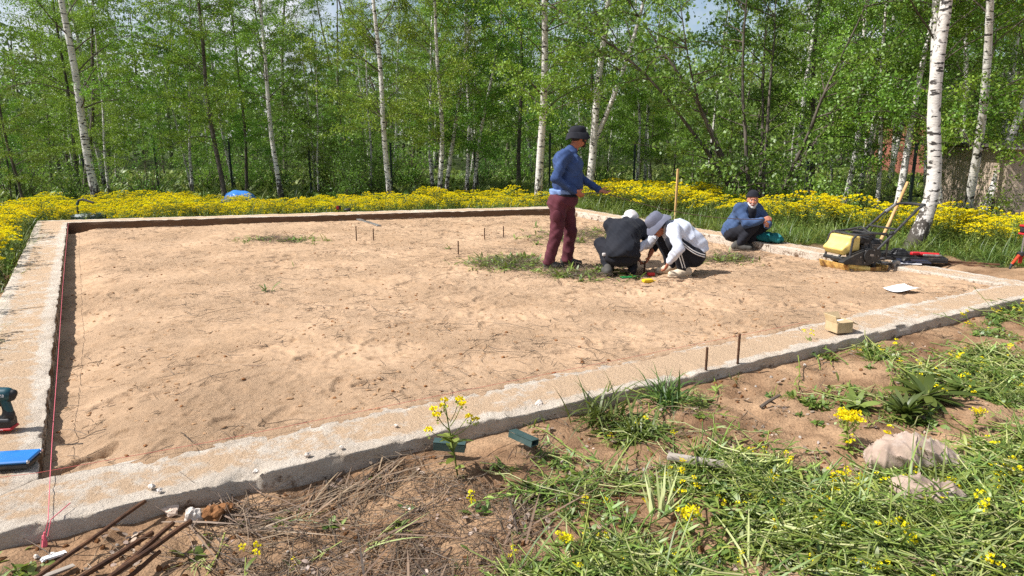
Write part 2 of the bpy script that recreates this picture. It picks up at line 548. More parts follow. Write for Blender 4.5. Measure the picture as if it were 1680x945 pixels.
# ------------------------------------------------------------------ ground height
def sstep(a, b, x):
    t = np.clip((x - a) / (b - a), 0, 1); return t * t * (3 - 2 * t)
def ground_z(x, y, fine=True):
    x = np.asarray(x, float); y = np.asarray(y, float)
    dn, dr, df, dl = d_near(x, y), d_right(x, y), d_far(x, y), d_left(x, y)
    z = np.full(x.shape, -0.02)
    z = z + 0.07 * sstep(-0.5, 0.6, dr) * (1 - sstep(0.2, 1.2, dn))      # bank on the right, level with the strip
    z = z - 0.30 * sstep(0.0, 0.8, dl) * (1 - sstep(-0.5, 0.5, dn)) - 0.27 * sstep(0.1, 1.4, df) * (1 - sstep(0, 2, dr)) - 0.27 * sstep(1.6, 4.0, dr) * (1 - sstep(-2.5, -1, dn))
    z = z + (0.042 + 0.015 * sstep(-0.6, 1.2, x)) * (1 - sstep(0.3, 1.3, np.abs(dn)))
    z = z + 0.015 * sstep(0.2, 1.5, dn)                                   # rises a little towards the photographer
    z = z + 0.25 * fbm(x * 0.11, y * 0.11, 3, 40) * sstep(6, 30, np.hypot(x, y - 6))
    if fine:
        near = 1 - sstep(7, 16, np.hypot(x - 1, y - 3))
        z = z + (0.075 * fbm(x * 1.7, y * 1.7, 3, 1) + 0.035 * fbm(x * 7, y * 7, 4, 5, 0.6)) * (0.25 + 0.75 * near) * sstep(-0.1, 0.35, d_out(x, y) + 0.1)
    z = z - 0.25 * (1 - sstep(-0.12, -0.04, d_out(x, y)))                # below the pad
    return z

# ------------------------------------------------------------------ materials of the setting
def soil_material():
    m = mat('soil', lin(140, 110, 83), lin(102, 78, 58), nscale=5, detail=8, rough=0.95, spec=0.1, bump=0.9, bscale=55, bdist=0.02,
            lo=0.38, hi=0.66, col3=lin(172, 141, 110), n3=1.3, lo3=0.45, hi3=0.66)
    nt = m.node_tree; N, L = nt.nodes, nt.links; p = N['Principled BSDF']
    src = p.inputs['Base Color'].links[0].from_socket
    x = N.new('ShaderNodeMixRGB'); L.new(attr_node(m, 'grassy'), x.inputs['Fac'])
    L.new(src, x.inputs[1]); x.inputs[2].default_value = (0.045, 0.062, 0.018, 1)
    sp = N.new('ShaderNodeTexVoronoi'); sp.inputs['Scale'].default_value = 60
    tc = N.new('ShaderNodeTexCoord'); L.new(tc.outputs['Object'], sp.inputs['Vector'])
    mr = N.new('ShaderNodeMapRange'); mr.inputs['From Min'].default_value = 0.1; mr.inputs['From Max'].default_value = 0.5
    mr.inputs['To Min'].default_value = 0.72; mr.inputs['To Max'].default_value = 1.1
    L.new(sp.outputs['Distance'], mr.inputs['Value'])
    mm = N.new('ShaderNodeMixRGB'); mm.blend_type = 'MULTIPLY'; mm.inputs['Fac'].default_value = 1
    L.new(x.outputs[0], mm.inputs[1]); L.new(mr.outputs[0], mm.inputs[2])
    L.new(mm.outputs[0], p.inputs['Base Color'])
    return m
M_SOIL = soil_material()

def sand_material():
    m = bpy.data.materials.new('sand'); m.use_nodes = True
    N, L = m.node_tree.nodes, m.node_tree.links; p = N['Principled BSDF']
    p.inputs['Roughness'].default_value = 0.95; p.inputs['Specular IOR Level'].default_value = 0.1
    tc = N.new('ShaderNodeTexCoord')
    def noise(s, det, ro, stretch=None):
        n = N.new('ShaderNodeTexNoise'); n.inputs['Scale'].default_value = s; n.inputs['Detail'].default_value = det; n.inputs['Roughness'].default_value = ro
        if stretch:
            mp = N.new('ShaderNodeMapping'); mp.inputs['Scale'].default_value = stretch; mp.inputs['Rotation'].default_value = (0, 0, 0.3)
            L.new(tc.outputs['Object'], mp.inputs['Vector']); L.new(mp.outputs[0], n.inputs['Vector'])
        else: L.new(tc.outputs['Object'], n.inputs['Vector'])
        return n.outputs['Fac']
    def rng_(v, a, b, c=0, d=1):
        r = N.new('ShaderNodeMapRange'); r.inputs['From Min'].default_value = a; r.inputs['From Max'].default_value = b
        r.inputs['To Min'].default_value = c; r.inputs['To Max'].default_value = d; L.new(v, r.inputs['Value']); return r.outputs[0]
    def mix(f, a, b, mode='MIX'):
        x = N.new('ShaderNodeMixRGB'); x.blend_type = mode
        if isinstance(f, float): x.inputs[0].default_value = f
        else: L.new(f, x.inputs[0])
        for i, v in ((1, a), (2, b)):
            if isinstance(v, tuple): x.inputs[i].default_value = v
            else: L.new(v, x.inputs[i])
        return x.outputs[0]
    c = mix(rng_(noise(0.7, 6, 0.6), 0.4, 0.65), lin(183, 154, 125), lin(172, 143, 114))
    c = mix(rng_(noise(9, 8, 0.7), 0.52, 0.74), c, lin(158, 128, 98))
    c = mix(rng_(noise(8, 9, 0.74, (0.5, 1.9, 1)), 0.60, 0.66, 0, 0.55), c, lin(132, 100, 70))
    c = mix(rng_(noise(26, 6, 0.7), 0.64, 0.69, 0, 0.75), c, lin(108, 80, 56))
    c = mix(rng_(noise(3.2, 8, 0.66, (0.55, 1.6, 1)), 0.60, 0.74, 0, 0.55), c, lin(140, 108, 78))   # damp scuffed sand
    c = mix(rng_(noise(140, 3, 0.6), 0.55, 0.8, 0, 0.45), c, lin(128, 96, 66))
    L.new(c, p.inputs['Base Color'])
    b = N.new('ShaderNodeBump'); b.inputs['Strength'].default_value = 0.9; b.inputs['Distance'].default_value = 0.042
    hm = N.new('ShaderNodeMath'); hm.operation = 'MULTIPLY'; L.new(noise(22, 10, 0.78), hm.inputs[0]); L.new(rng_(noise(0.9, 5, 0.6), 0.38, 0.62, 0.25, 1.15), hm.inputs[1])
    L.new(hm.outputs[0], b.inputs['Height'])
    b2 = N.new('ShaderNodeBump'); b2.inputs['Strength'].default_value = 0.5; b2.inputs['Distance'].default_value = 0.004
    L.new(noise(260, 3, 0.6), b2.inputs['Height']); L.new(b.outputs[0], b2.inputs['Normal'])
    L.new(b2.outputs[0], p.inputs['Normal'])
    return m
M_SAND = sand_material()

def concrete_material():
    m = bpy.data.materials.new('concrete'); m.use_nodes = True
    N, L = m.node_tree.nodes, m.node_tree.links; p = N['Principled BSDF']
    p.inputs['Roughness'].default_value = 0.9; p.inputs['Specular IOR Level'].default_value = 0.15
    tc = N.new('ShaderNodeTexCoord')
    def noise(s, det, ro):
        n = N.new('ShaderNodeTexNoise'); n.inputs['Scale'].default_value = s; n.inputs['Detail'].default_value = det; n.inputs['Roughness'].default_value = ro
        L.new(tc.outputs['Object'], n.inputs['Vector']); return n.outputs['Fac']
    def rng_(v, a, b, c=0, d=1):
        r = N.new('ShaderNodeMapRange'); r.inputs['From Min'].default_value = a; r.inputs['From Max'].default_value = b
        r.inputs['To Min'].default_value = c; r.inputs['To Max'].default_value = d; L.new(v, r.inputs['Value']); return r.outputs[0]
    def mix(f, a, b):
        x = N.new('ShaderNodeMixRGB'); L.new(f, x.inputs[0])
        for i, v in ((1, a), (2, b)):
            if isinstance(v, tuple): x.inputs[i].default_value = v
            else: L.new(v, x.inputs[i])
        return x.outputs[0]
    c = mix(rng_(noise(6, 8, 0.65), 0.35, 0.7), lin(206, 194, 178), lin(180, 164, 145))
    c = mix(rng_(noise(38, 6, 0.7), 0.55, 0.75, 0, 0.6), c, lin(140, 128, 114))
    # sand and dirt lying on it: vertex mask broken up by noise
    ad = N.new('ShaderNodeMath'); ad.operation = 'ADD'
    L.new(attr_node(m, 'dust'), ad.inputs[0]); L.new(rng_(noise(11, 9, 0.72), 0.2, 0.8, -0.55, 0.55), ad.inputs[1])
    c = mix(rng_(ad.outputs[0], 0.38, 0.62), c, lin(187, 160, 131))
    ad2 = N.new('ShaderNodeMath'); ad2.operation = 'ADD'
    L.new(attr_node(m, 'face_brown'), ad2.inputs[0]); L.new(rng_(noise(7, 9, 0.75), 0.2, 0.8, -0.5, 0.5), ad2.inputs[1])
    c = mix(rng_(ad2.outputs[0], 0.45, 0.6), c, lin(104, 82, 64))
    L.new(c, p.inputs['Base Color'])
    b = N.new('ShaderNodeBump'); b.inputs['Strength'].default_value = 0.9; b.inputs['Distance'].default_value = 0.03
    L.new(noise(45, 9, 0.75), b.inputs['Height']); L.new(b.outputs[0], p.inputs['Normal'])
    return m
M_CONC = concrete_material()

# ------------------------------------------------------------------ the ground sheet
def axis(segs):
    out = []
    for a, b, st in segs: out.append(np.arange(a, b, st))
    return np.concatenate(out + [[segs[-1][1]]])
gx = axis([(-900, -200, 100), (-200, -60, 14), (-60, -16, 2), (-16, -4, 0.3), (-4, -2.6, 0.06), (-2.6, 4.6, 0.022), (4.6, 7, 0.05), (7, 14, 0.25), (14, 60, 2), (60, 200, 14), (200, 901, 100)])
gy = axis([(-80, -20, 12), (-20, 1, 1.2), (1, 1.7, 0.1), (1.7, 5.6, 0.022), (5.6, 8, 0.05), (8, 20, 0.25), (20, 60, 2), (60, 240, 14), (240, 1500, 110)])
GX, GY = np.meshgrid(gx, gy, indexing='ij')
GZ = ground_z(GX, GY)
idx = np.arange(GX.size).reshape(GX.shape)
Q = np.stack([idx[:-1, :-1], idx[1:, :-1], idx[1:, 1:], idx[:-1, 1:]], -1).reshape(-1, 4)
_dn = d_near(GX, GY)
grassy = np.where(_dn > 0.0, 0.0, 1.0) * sstep(0.25, 0.9, d_out(GX, GY) + 0.5 * fbm(GX, GY, 3, 21)) \
    * (1 - 0.95 * ((d_right(GX, GY) > 0) & (d_right(GX, GY) < 1.3) & (GY < 9.6)))
ground = add('ground', mesh_np('ground', np.stack([GX, GY, GZ], -1).reshape(-1, 3), [Q], M_SOIL, vattr={'grassy': grassy.ravel()}, smooth=True))
tag(ground, 'brown bare soil around the foundation and out to the wood', None, None, 'structure')

# ------------------------------------------------------------------ sand inside the foundation
HX0, HY0, HR = -10.0, 1.0, 0.0125
HM = np.zeros((int(17 / HR), int(16 / HR)), np.float32)
def stamp(x, y, ang, ln, wd, dep, rim=0.45):
    r = ln * 1.1
    i0, i1 = int((x - r - HX0) / HR), int((x + r - HX0) / HR); j0, j1 = int((y - r - HY0) / HR), int((y + r - HY0) / HR)
    if i0 < 0 or j0 < 0 or i1 >= HM.shape[0] or j1 >= HM.shape[1]: return
    X = (HX0 + np.arange(i0, i1) * HR - x)[:, None]; Y = (HY0 + np.arange(j0, j1) * HR - y)[None, :]
    u = (X * math.cos(ang) + Y * math.sin(ang)) / ln * 2; v = (-X * math.sin(ang) + Y * math.cos(ang)) / wd * 2
    q = u * u + v * v * (1 + 0.35 * u)
    HM[i0:i1, j0:j1] += -dep / (1 + np.exp((q - 0.95) * 9)) * (1 + 0.25 * np.sin(u * 16)) + rim * dep * np.exp(-((q - 1.35) ** 2) * 6)
r_ = np.random.default_rng(21)
for path in range(120):                                    # trodden tracks: left and right feet alternate
    x, y = r_.uniform(-8, 5), r_.uniform(3.2, 15.5); a = r_.uniform(0, 2 * PI)
    for stp in range(r_.integers(3, 14)):
        s = 1 if stp % 2 else -1
        stamp(x - math.sin(a) * s * 0.09, y + math.cos(a) * s * 0.09, a + s * 0.12, 0.28, 0.105, r_.uniform(0.008, 0.024))
        x += math.cos(a) * 0.55; y += math.sin(a) * 0.55; a += r_.normal(0, 0.18)
for path in range(70):                                     # busier round the workers
    x, y = r_.normal(2.0, 1.8), r_.normal(8.6, 1.4); a = r_.uniform(0, 2 * PI)
    for stp in range(r_.integers(3, 9)):
        s = 1 if stp % 2 else -1
        stamp(x - math.sin(a) * s * 0.09, y + math.cos(a) * s * 0.09, a + s * 0.12, 0.28, 0.105, r_.uniform(0.012, 0.028))
        x += math.cos(a) * 0.45; y += math.sin(a) * 0.45; a += r_.normal(0, 0.3)
for k in range(1300):
    stamp(r_.uniform(-8.5, 5.3), r_.uniform(2.6, 15.6), r_.uniform(0, PI), r_.uniform(0.1, 0.34), r_.uniform(0.05, 0.16), r_.uniform(-0.008, 0.02))
for (px, py, ln, wd, dp) in ((130, 752, 0.3, 0.12, 0.07), (160, 745, 0.2, 0.1, 0.05), (185, 655, 0.25, 0.14, 0.03), (232, 640, 0.2, 0.1, 0.02), (372, 703, 0.2, 0.12, 0.03), (300, 600, 0.3, 0.12, 0.025), (600, 640, 0.2, 0.09, 0.03), (455, 565, 0.3, 0.12, 0.02)):
    p = at(px, py, 0.08); stamp(p.x, p.y, 0.9, ln, wd, dp, 0.35)

us = np.linspace(0.0, 1.0, 560)
ts = np.concatenate([np.linspace(-0.032, 0.0, 14)[:-1], np.linspace(0, 1, 640) ** 1.4])
S, T = np.meshgrid(us, ts, indexing='ij')
P2 = ((1 - S) * (1 - T))[..., None] * A + (S * (1 - T))[..., None] * D_ + (S * T)[..., None] * C + ((1 - S) * T)[..., None] * B
X, Y = P2[..., 0], P2[..., 1]
def samp(X, Y):
    fx = (X - HX0) / HR; fy = (Y - HY0) / HR
    i = np.clip(fx.astype(int), 0, HM.shape[0] - 2); j = np.clip(fy.astype(int), 0, HM.shape[1] - 2)
    a, b = fx - i, fy - j
    return (HM[i, j] * (1 - a) + HM[i + 1, j] * a) * (1 - b) + (HM[i, j + 1] * (1 - a) + HM[i + 1, j + 1] * a) * b
def sand_base(X, Y):
    X = np.asarray(X, float); Y = np.asarray(Y, float)
    din = -d_near(X, Y) - W_NEAR                    # distance inside the near beam
    dl = -d_left(X, Y) - W_LEFT; dr = -d_right(X, Y) - W_RIGHT; df = -d_far(X, Y) - W_FAR
    z = 0.115 - 0.095 * sstep(0.1, 3.5, din)
    z = z - 0.075 * (1 - sstep(0.05, 0.5, dl)) - 0.03 * (1 - sstep(0.1, 0.9, dr)) - 0.045 * (1 - sstep(0.0, 0.5, df))
    z = z + 0.03 * fbm(X * 0.9, Y * 0.9, 3, 12)
    return z
Zs = sand_base(X, Y) + samp(X, Y) * 0.72 + 0.014 * fbm(X * 5, Y * 5, 4, 31, 0.6) + 0.012 * np.abs(fbm(X * 17, Y * 17, 3, 37, 0.65))
over = np.clip(d_near(X, Y) + W_NEAR, 0, 1)          # spilled onto the near beam
lens = np.linalg.norm(P2 - A, axis=-1)
spill = TOP + 0.010 - 0.22 * over * (1.0 + 0.9 * sstep(5.0, 5.8, lens)) * (1 + 0.6 * fbm(X * 1.1, Y * 1.1, 3, 51)) + 0.012 * fbm(X * 9, Y * 9, 4, 57, 0.65)
spill = spill - 0.05 * (1 - sstep(0.1, 0.5, lens))
Zs = np.where(over > 0.001, np.minimum(spill, TOP + 0.02), np.minimum(Zs, TOP + 0.022))
idx = np.arange(X.size).reshape(X.shape)
Q = np.stack([idx[:-1, :-1], idx[1:, :-1], idx[1:, 1:], idx[:-1, 1:]], -1).reshape(-1, 4)
sand = add('sand_bed', mesh_np('sand_bed', np.stack([X, Y, Zs], -1).reshape(-1, 3), [Q], M_SAND, smooth=True))
tag(sand, 'trodden pale sand filling the foundation', None, None, 'structure')
X_S, Y_S, Z_S = X, Y, Zs
def sand_z(x, y):
    i = int(np.argmin((X_S[:, ::4] - x) ** 2 + (Y_S[:, ::4] - y) ** 2)); return float(Z_S[:, ::4].ravel()[i])

# ------------------------------------------------------------------ the strip foundation
def beam(p0, p1, o0, o1, depth, chips, seed, name, parent, step=0.03, in_mud=0.4, notch=()):
    """p0-p1 inner top edge, o0-o1 outer top edge"""
    L = np.linalg.norm(p1 - p0); n = max(int(L / step), 8)
    prof = [(0.0, -depth), (0.0, -0.09), (0.0, -0.045), (0.0, -0.02), (0.0, -0.006), (0.012, 0.0), (0.05, 0), (0.13, 0), (0.25, 0), (0.37, 0), (0.5, 0), (0.63, 0), (0.75, 0),
            (0.87, 0), (0.95, 0), (0.985, 0.0), (1.0, -0.006), (1.0, -0.02), (1.0, -0.05), (1.0, -0.1), (1.0, -0.17), (1.0, -depth)]
    u = np.linspace(0, 1, n + 1)[:, None]
    w = np.array([q[0] for q in prof])[None, :]; dz = np.array([q[1] for q in prof])[None, :]
    I = p0[None, :] * (1 - u) + p1[None, :] * u; O = o0[None, :] * (1 - u) + o1[None, :] * u
    s = u * L
    ei = chips * (0.5 * fbm(s * 3, s * 0 + seed, 4, seed) + np.clip(fbm(s * 9, s * 0, 3, seed + 3), 0, 1)) * 0.05
    eo = chips * (0.22 * fbm(s * 2.3, s * 0 + seed, 4, seed + 7) + 1.5 * np.clip(fbm(s * 6, s * 0, 4, seed + 9) - 0.1, 0, 1)) * 0.07
    wid = np.linalg.norm(O - I, axis=1)[:, None]
    topside = (dz > -0.045)
    ww = w + np.where(w < 0.02, ei / wid * topside, 0) - np.where(w > 0.98, np.clip(eo, -0.01, 1) / wid * topside, 0)
    zz = TOP + dz
    for (a, b, dpt, wdt) in notch:                       # broken-out bites of the outer edge
        k = sstep(a, a + 0.07, s) * (1 - sstep(b - 0.07, b, s)) * (0.75 + 0.5 * fbm(s * 14, s * 0 + 4, 3, 77))
        ww = np.where(w > 0.8, ww - k * wdt / wid * sstep(0.8, 1.0, w), ww)
        zz = zz - k * dpt * sstep(0.72, 0.95, w) * (dz > -0.1)
    P = I[:, None, :] * (1 - ww[..., None]) + O[:, None, :] * ww[..., None]
    Xb, Yb = P[..., 0], P[..., 1]
    flat = (np.abs(dz) < 0.001) * 1.0
    zz = zz + flat * (0.012 * fbm(Xb * 4, Yb * 4, 4, seed + 20, 0.6) + 0.008 * fbm(Xb * 23, Yb * 23, 2, seed + 22) - 0.004) - (w > 0.98) * topside * np.clip(fbm(s * 11, s * 0, 3, seed + 30), 0, 1) * 0.035 * chips
    zz = zz - (w < 0.02) * topside * np.clip(fbm(s * 8, s * 0, 3, seed + 33), 0, 1) * 0.03 * chips
    # bulge of side faces
    edge = np.minimum(w, 1 - w)
    dust = flat * (0.02 + 0.62 * sstep(0.04, 0.26, edge) + 0.5 * fbm(s * 0.8, s * 0 + 2, 3, seed + 41)) + np.zeros_like(Xb)
    face_brown = np.where((w < 0.5) & (dz < -0.002), in_mud + 0.15, np.where((w > 0.5) & (dz < -0.04), 0.22 - dz * 2.0, 0.0)) + np.zeros_like(Xb)  # inner face browned evenly per beam, outer face browner towards the bottom
    V = np.stack([Xb, Yb, zz + np.zeros_like(Xb)], -1)
    m = len(prof); ix = np.arange((n + 1) * m).reshape(n + 1, m)
    Q = np.stack([ix[:-1, :-1], ix[:-1, 1:], ix[1:, 1:], ix[1:, :-1]], -1).reshape(-1, 4)
    me = mesh_np(name, V.reshape(-1, 3), [Q], M_CONC, vattr={'dust': dust.ravel(), 'face_brown': face_brown.ravel()}, smooth=False)
    import bmesh
    bm = bmesh.new(); bm.from_mesh(me)
    for r in (0, n):
        try: bm.faces.new([bm.verts[int(i)] if hasattr(bm.verts, 'ensure_lookup_table') and bm.verts.ensure_lookup_table() is None else None for i in (ix[r][::-1] if r == 0 else ix[r])])
        except Exception: pass
    bmesh.ops.recalc_face_normals(bm, faces=bm.faces)
    bm.to_mesh(me); bm.free()
    return add(name, me, parent)

found = empty('strip_foundation', (float(A[0]), float(A[1]), 0))
tag(found, 'long pale concrete strip foundation framing the rectangle of sand', 'foundation')
found_inv = Matrix.Translation(found.location).inverted()
def fb(*a, **k):
    o = beam(*a, parent=found, name='beam', **k); o.matrix_parent_inverse = found_inv; return o
gap = 0.006
fb(A, D_, Ao, Do, depth=0.3, chips=0.75, seed=3, step=0.02, notch=((1.10, 1.30, 0.05, 0.05), (0.55, 0.62, 0.03, 0.02), (2.5, 2.9, 0.02, 0.02), (3.6, 3.9, 0.03, 0.03)))
ndir = (C - D_) / np.linalg.norm(C - D_)
e = ndir * gap
LB = A + (B - A) * 0.345; LBo = Ao + (Bo - Ao) * 0.352
dl = (B - A) / np.linalg.norm(B - A)
fb(LB - dl * gap * 2, A + dl * gap, LBo - dl * gap * 2, Ao + dl * gap, depth=0.5, chips=0.7, seed=11)
fb(B - dl * gap, LB, Bo - dl * gap, LBo, depth=0.5, chips=0.6, seed=13)
fb(C, B, Co, Bo, depth=0.5, chips=0.8, seed=17, step=0.05, in_mud=0.75)
fb(D_ + e, C - e, Do + e, Co - e, depth=0.45, chips=0.8, seed=19, in_mud=0.28)

# ================================================================== VEGETATION
M_LEAF = leaf_mat('birch_leaf', (0.105, 0.22, 0.014), (0.28, 0.44, 0.04), trans=0.36, hue_var=0.05, cap_objrand=0.28, gloss=0.04)
M_LEAF_D = leaf_mat('dark_leaf', (0.09, 0.20, 0.025), (0.22, 0.38, 0.05), trans=0.45, hue_var=0.04, cap_objrand=0.15)
M_BUSH = leaf_mat('bush_leaf', (0.12, 0.25, 0.025), (0.28, 0.46, 0.055), trans=0.45, hue_var=0.06)
M_FARLEAF = leaf_mat('far_leaf', (0.06, 0.11, 0.02), (0.19, 0.28, 0.05), trans=0.4, hue_var=0.0, cap_objrand=0.0)
M_TWIG = mat('twig_bark', (0.085, 0.065, 0.05), (0.13, 0.11, 0.09), nscale=12, rough=0.9, spec=0.1)
M_GREYBARK = mat('grey_bark', (0.16, 0.135, 0.11), (0.07, 0.06, 0.048), nscale=9, rough=0.92, spec=0.1, bump=0.7, bscale=22, bdist=0.02, stretch=(1, 1, 0.3))

def birch_bark():
    m = bpy.data.materials.new('birch_bark'); m.use_nodes = True
    N, L = m.node_tree.nodes, m.node_tree.links; p = N['Principled BSDF']
    p.inputs['Roughness'].default_value = 0.7; p.inputs['Specular IOR Level'].default_value = 0.2
    tc = N.new('ShaderNodeTexCoord'); oi = N.new('ShaderNodeObjectInfo')
    ml = N.new('ShaderNodeMath'); ml.operation = 'MULTIPLY'; ml.inputs[1].default_value = 40; L.new(oi.outputs['Random'], ml.inputs[0])
    def noise(s, st, det=5, ro=0.6, vec='Object'):
        mp = N.new('ShaderNodeMapping'); mp.inputs['Scale'].default_value = st; L.new(tc.outputs[vec], mp.inputs['Vector'])
        n = N.new('ShaderNodeTexNoise'); n.noise_dimensions = '4D'; n.inputs['Scale'].default_value = s; n.inputs['Detail'].default_value = det; n.inputs['Roughness'].default_value = ro
        L.new(mp.outputs[0], n.inputs['Vector']); L.new(ml.outputs[0], n.inputs['W']); return n.outputs['Fac']
    def rng_(v, a, b, c=0, d=1):
        r = N.new('ShaderNodeMapRange'); r.inputs['From Min'].default_value = a; r.inputs['From Max'].default_value = b
        r.inputs['To Min'].default_value = c; r.inputs['To Max'].default_value = d; L.new(v, r.inputs['Value']); return r.outputs[0]
    def mix(f, a, b):
        x = N.new('ShaderNodeMixRGB'); L.new(f, x.inputs[0])
        for i, v in ((1, a), (2, b)):
            if isinstance(v, tuple): x.inputs[i].default_value = v
            else: L.new(v, x.inputs[i])
        return x.outputs[0]
    c = mix(rng_(noise(3, (1, 1, 1)), 0.4, 0.7), (0.66, 0.63, 0.58, 1), (0.50, 0.46, 0.41, 1))
    c = mix(rng_(noise(6.5, (1.0, 1.0, 3.2), 4, 0.55), 0.56, 0.60), c, (0.05, 0.045, 0.04, 1))      # black lenticel patches
    c = mix(rng_(noise(16, (0.5, 0.5, 5.0), 3, 0.5), 0.66, 0.72, 0, 0.8), c, (0.10, 0.09, 0.08, 1))  # thin lines round the trunk
    sx = N.new('ShaderNodeSeparateXYZ'); L.new(tc.outputs['Object'], sx.inputs[0])
    base = rng_(sx.outputs['Z'], 0.1, 1.15, 0.62, 0.0)                                               # rough dark bark near the foot
    ad = N.new('ShaderNodeMath'); ad.operation = 'ADD'; L.new(base, ad.inputs[0]); L.new(rng_(noise(17, (1, 1, 0.45), 6, 0.65), 0.3, 0.7, -0.4, 0.4), ad.inputs[1])
    c = mix(rng_(ad.outputs[0], 0.3, 0.42), c, (0.065, 0.055, 0.045, 1))
    up = rng_(sx.outputs['Z'], 7.0, 11.0, 0, 0.7); c = mix(up, c, (0.16, 0.10, 0.07, 1))
    L.new(c, p.inputs['Base Color'])
    b = N.new('ShaderNodeBump'); b.inputs['Strength'].default_value = 0.5; b.inputs['Distance'].default_value = 0.02
    L.new(noise(14, (1, 1, 2)), b.inputs['Height']); L.new(b.outputs[0], p.inputs['Normal'])
    return m
M_BIRCH = birch_bark()

def leaf_quads(Cn, size, r, droop=0.0, aspect=0.62):
    """rhombic leaves at centres Cn"""
    n = len(Cn)
    d = r.normal(size=(n, 3)); d[:, 2] -= droop; d /= np.linalg.norm(d, axis=1, keepdims=True)
    q = r.normal(size=(n, 3)); s = np.cross(d, q); s /= np.maximum(np.linalg.norm(s, axis=1, keepdims=True), 1e-6)
    sz = (size * r.uniform(0.7, 1.3, n))[:, None]
    a = d * sz * 0.5; b = s * sz * 0.5 * aspect
    V = np.stack([Cn - a, Cn + b - a * 0.1, Cn + a, Cn - b - a * 0.1], 1).reshape(-1, 3)
    F = np.arange(4 * n).reshape(n, 4)
    return V, F

class Wood:
    def __init__(s): s.V = []; s.F = []; s.n = 0
    def tube(s, pts, r, n):
        V, F = tube_geo(pts, r, n, False)
        s.V.append(V); s.F.append(np.array(F) + s.n); s.n += len(V)
    def mesh(s, name, m): return mesh_np(name, np.concatenate(s.V), [np.concatenate(s.F)], m, smooth=True)

def limb(r, start, az, elev, L, droop, n=6, jig=0.12):
    pts = [np.array(start, float)]; a, e = az, elev
    for i in range(n):
        st = L / n
        pts.append(pts[-1] + st * np.array([math.cos(a) * math.cos(e), math.sin(a) * math.cos(e), math.sin(e)]))
        e -= droop / n * (0.4 + 1.2 * i / n); a += r.normal(0, jig); e += r.normal(0, jig * 0.6)
    return np.array(pts)

def birch(seed, H=12.0, R0=0.12, crown=1.6, spread=2.1, leaves=22, leaf=0.052, curve=0.25, bark=None, branch_n=3.0, droop=1.3, leafmat=None, lean=0.0, sparse=1.0, fork=None):
    r = np.random.default_rng(seed)
    zs = np.linspace(-0.25, H, 26)
    ph = r.uniform(0, 6, 4); k = zs / H
    cx = curve * (np.sin(k * 3.2 + ph[0]) - math.sin(ph[0])) + lean * k * H * (1 - 0.35 * k); cy = curve * (np.sin(k * 2.7 + ph[1]) - math.sin(ph[1])) * 0.8
    cx += 0.03 * np.sin(k * 17 + ph[2]); cy += 0.03 * np.sin(k * 15 + ph[3])
    path = np.stack([cx, cy, zs], 1)
    rad = R0 * (1 - 0.93 * np.clip(k, 0, 1)) * (1 + 0.55 * np.exp(-np.maximum(zs, 0) / 0.16))
    tw = Wood(); tw.tube(path, rad, 10)
    if fork:
        fz, faz, fe = fork
        p0 = np.array([np.interp(fz, zs, path[:, 0]), np.interp(fz, zs, path[:, 1]), fz])
        fp = [p0]; e = fe
        for i in range(14):
            st = (H - fz) * 0.85 / 14; fp.append(fp[-1] + st * np.array([math.cos(faz) * math.cos(e), math.sin(faz) * math.cos(e), math.sin(e)])); e += 0.035
        tw.tube(fp, R0 * 0.62 * (1 - 0.93 * np.linspace(0, 1, 15)), 8)
        fp = np.array(fp)
    bw = Wood(); LC = []
    z = crown
    while z < H * 0.97:
        f = z / H
        for b in range(r.poisson(branch_n * 0.5) + 1):
            src = path
            if fork and z > fork[0] + 1 and r.random() < 0.4: src = fp
            st = np.array([np.interp(z, src[:, 2], src[:, 0]), np.interp(z, src[:, 2], src[:, 1]), z])
            L = spread * (0.45 + 0.9 * math.sin(min(1, f * 1.1 + 0.22) * PI) ** 0.8) * r.uniform(0.55, 1.15) * (1.0 if z > crown + 0.8 else 0.6)
            az = r.uniform(0, 2 * PI)
            bp = limb(r, st, az, r.uniform(0.25, 0.95), L, r.uniform(0.5, droop), 7)
            rb = R0 * 0.22 * (1 - f * 0.6) * r.uniform(0.6, 1.1)
            bw.tube(bp, np.linspace(rb, 0.004, len(bp)), 5)
            nt = int(5 + L * 4.2)
            for t in range(nt):
                u = r.uniform(0.22, 1.0) ** 0.8 * (len(bp) - 1); i = int(min(u, len(bp) - 2)); q = bp[i] + (bp[i + 1] - bp[i]) * (u - i)
                tp = limb(r, q, az + r.normal(0, 1.1), r.uniform(-0.3, 0.6), r.uniform(0.35, 0.85), r.uniform(0.8, 2.2), 4, 0.25)
                if t % 2 == 0: bw.tube(tp, np.linspace(0.006, 0.002, len(tp)), 3)
                nl = int(leaves * r.uniform(0.5, 1.4) * sparse)
                w = r.uniform(0.1, 1, nl) * (len(tp) - 1.001); ii = w.astype(int); g = (w - ii)[:, None]
                LC.append(tp[ii] * (1 - g) + tp[ii + 1] * g + r.normal(0, 0.055, (nl, 3)))
        z += r.uniform(0.28, 0.55)
    Cn = np.concatenate(LC)
    V, F = leaf_quads(Cn, leaf, r, droop=0.5)
    v = np.clip(r.normal(0.5, 0.28, len(F)), 0, 1)
    nm = 'birch%d' % seed
    return dict(trunk=tw.mesh('trunk', bark or M_BIRCH), branches=bw.mesh('branches', M_TWIG),
                crown=mesh_np('crown', V, [F], leafmat or M_LEAF, fattr=v), n=len(F))

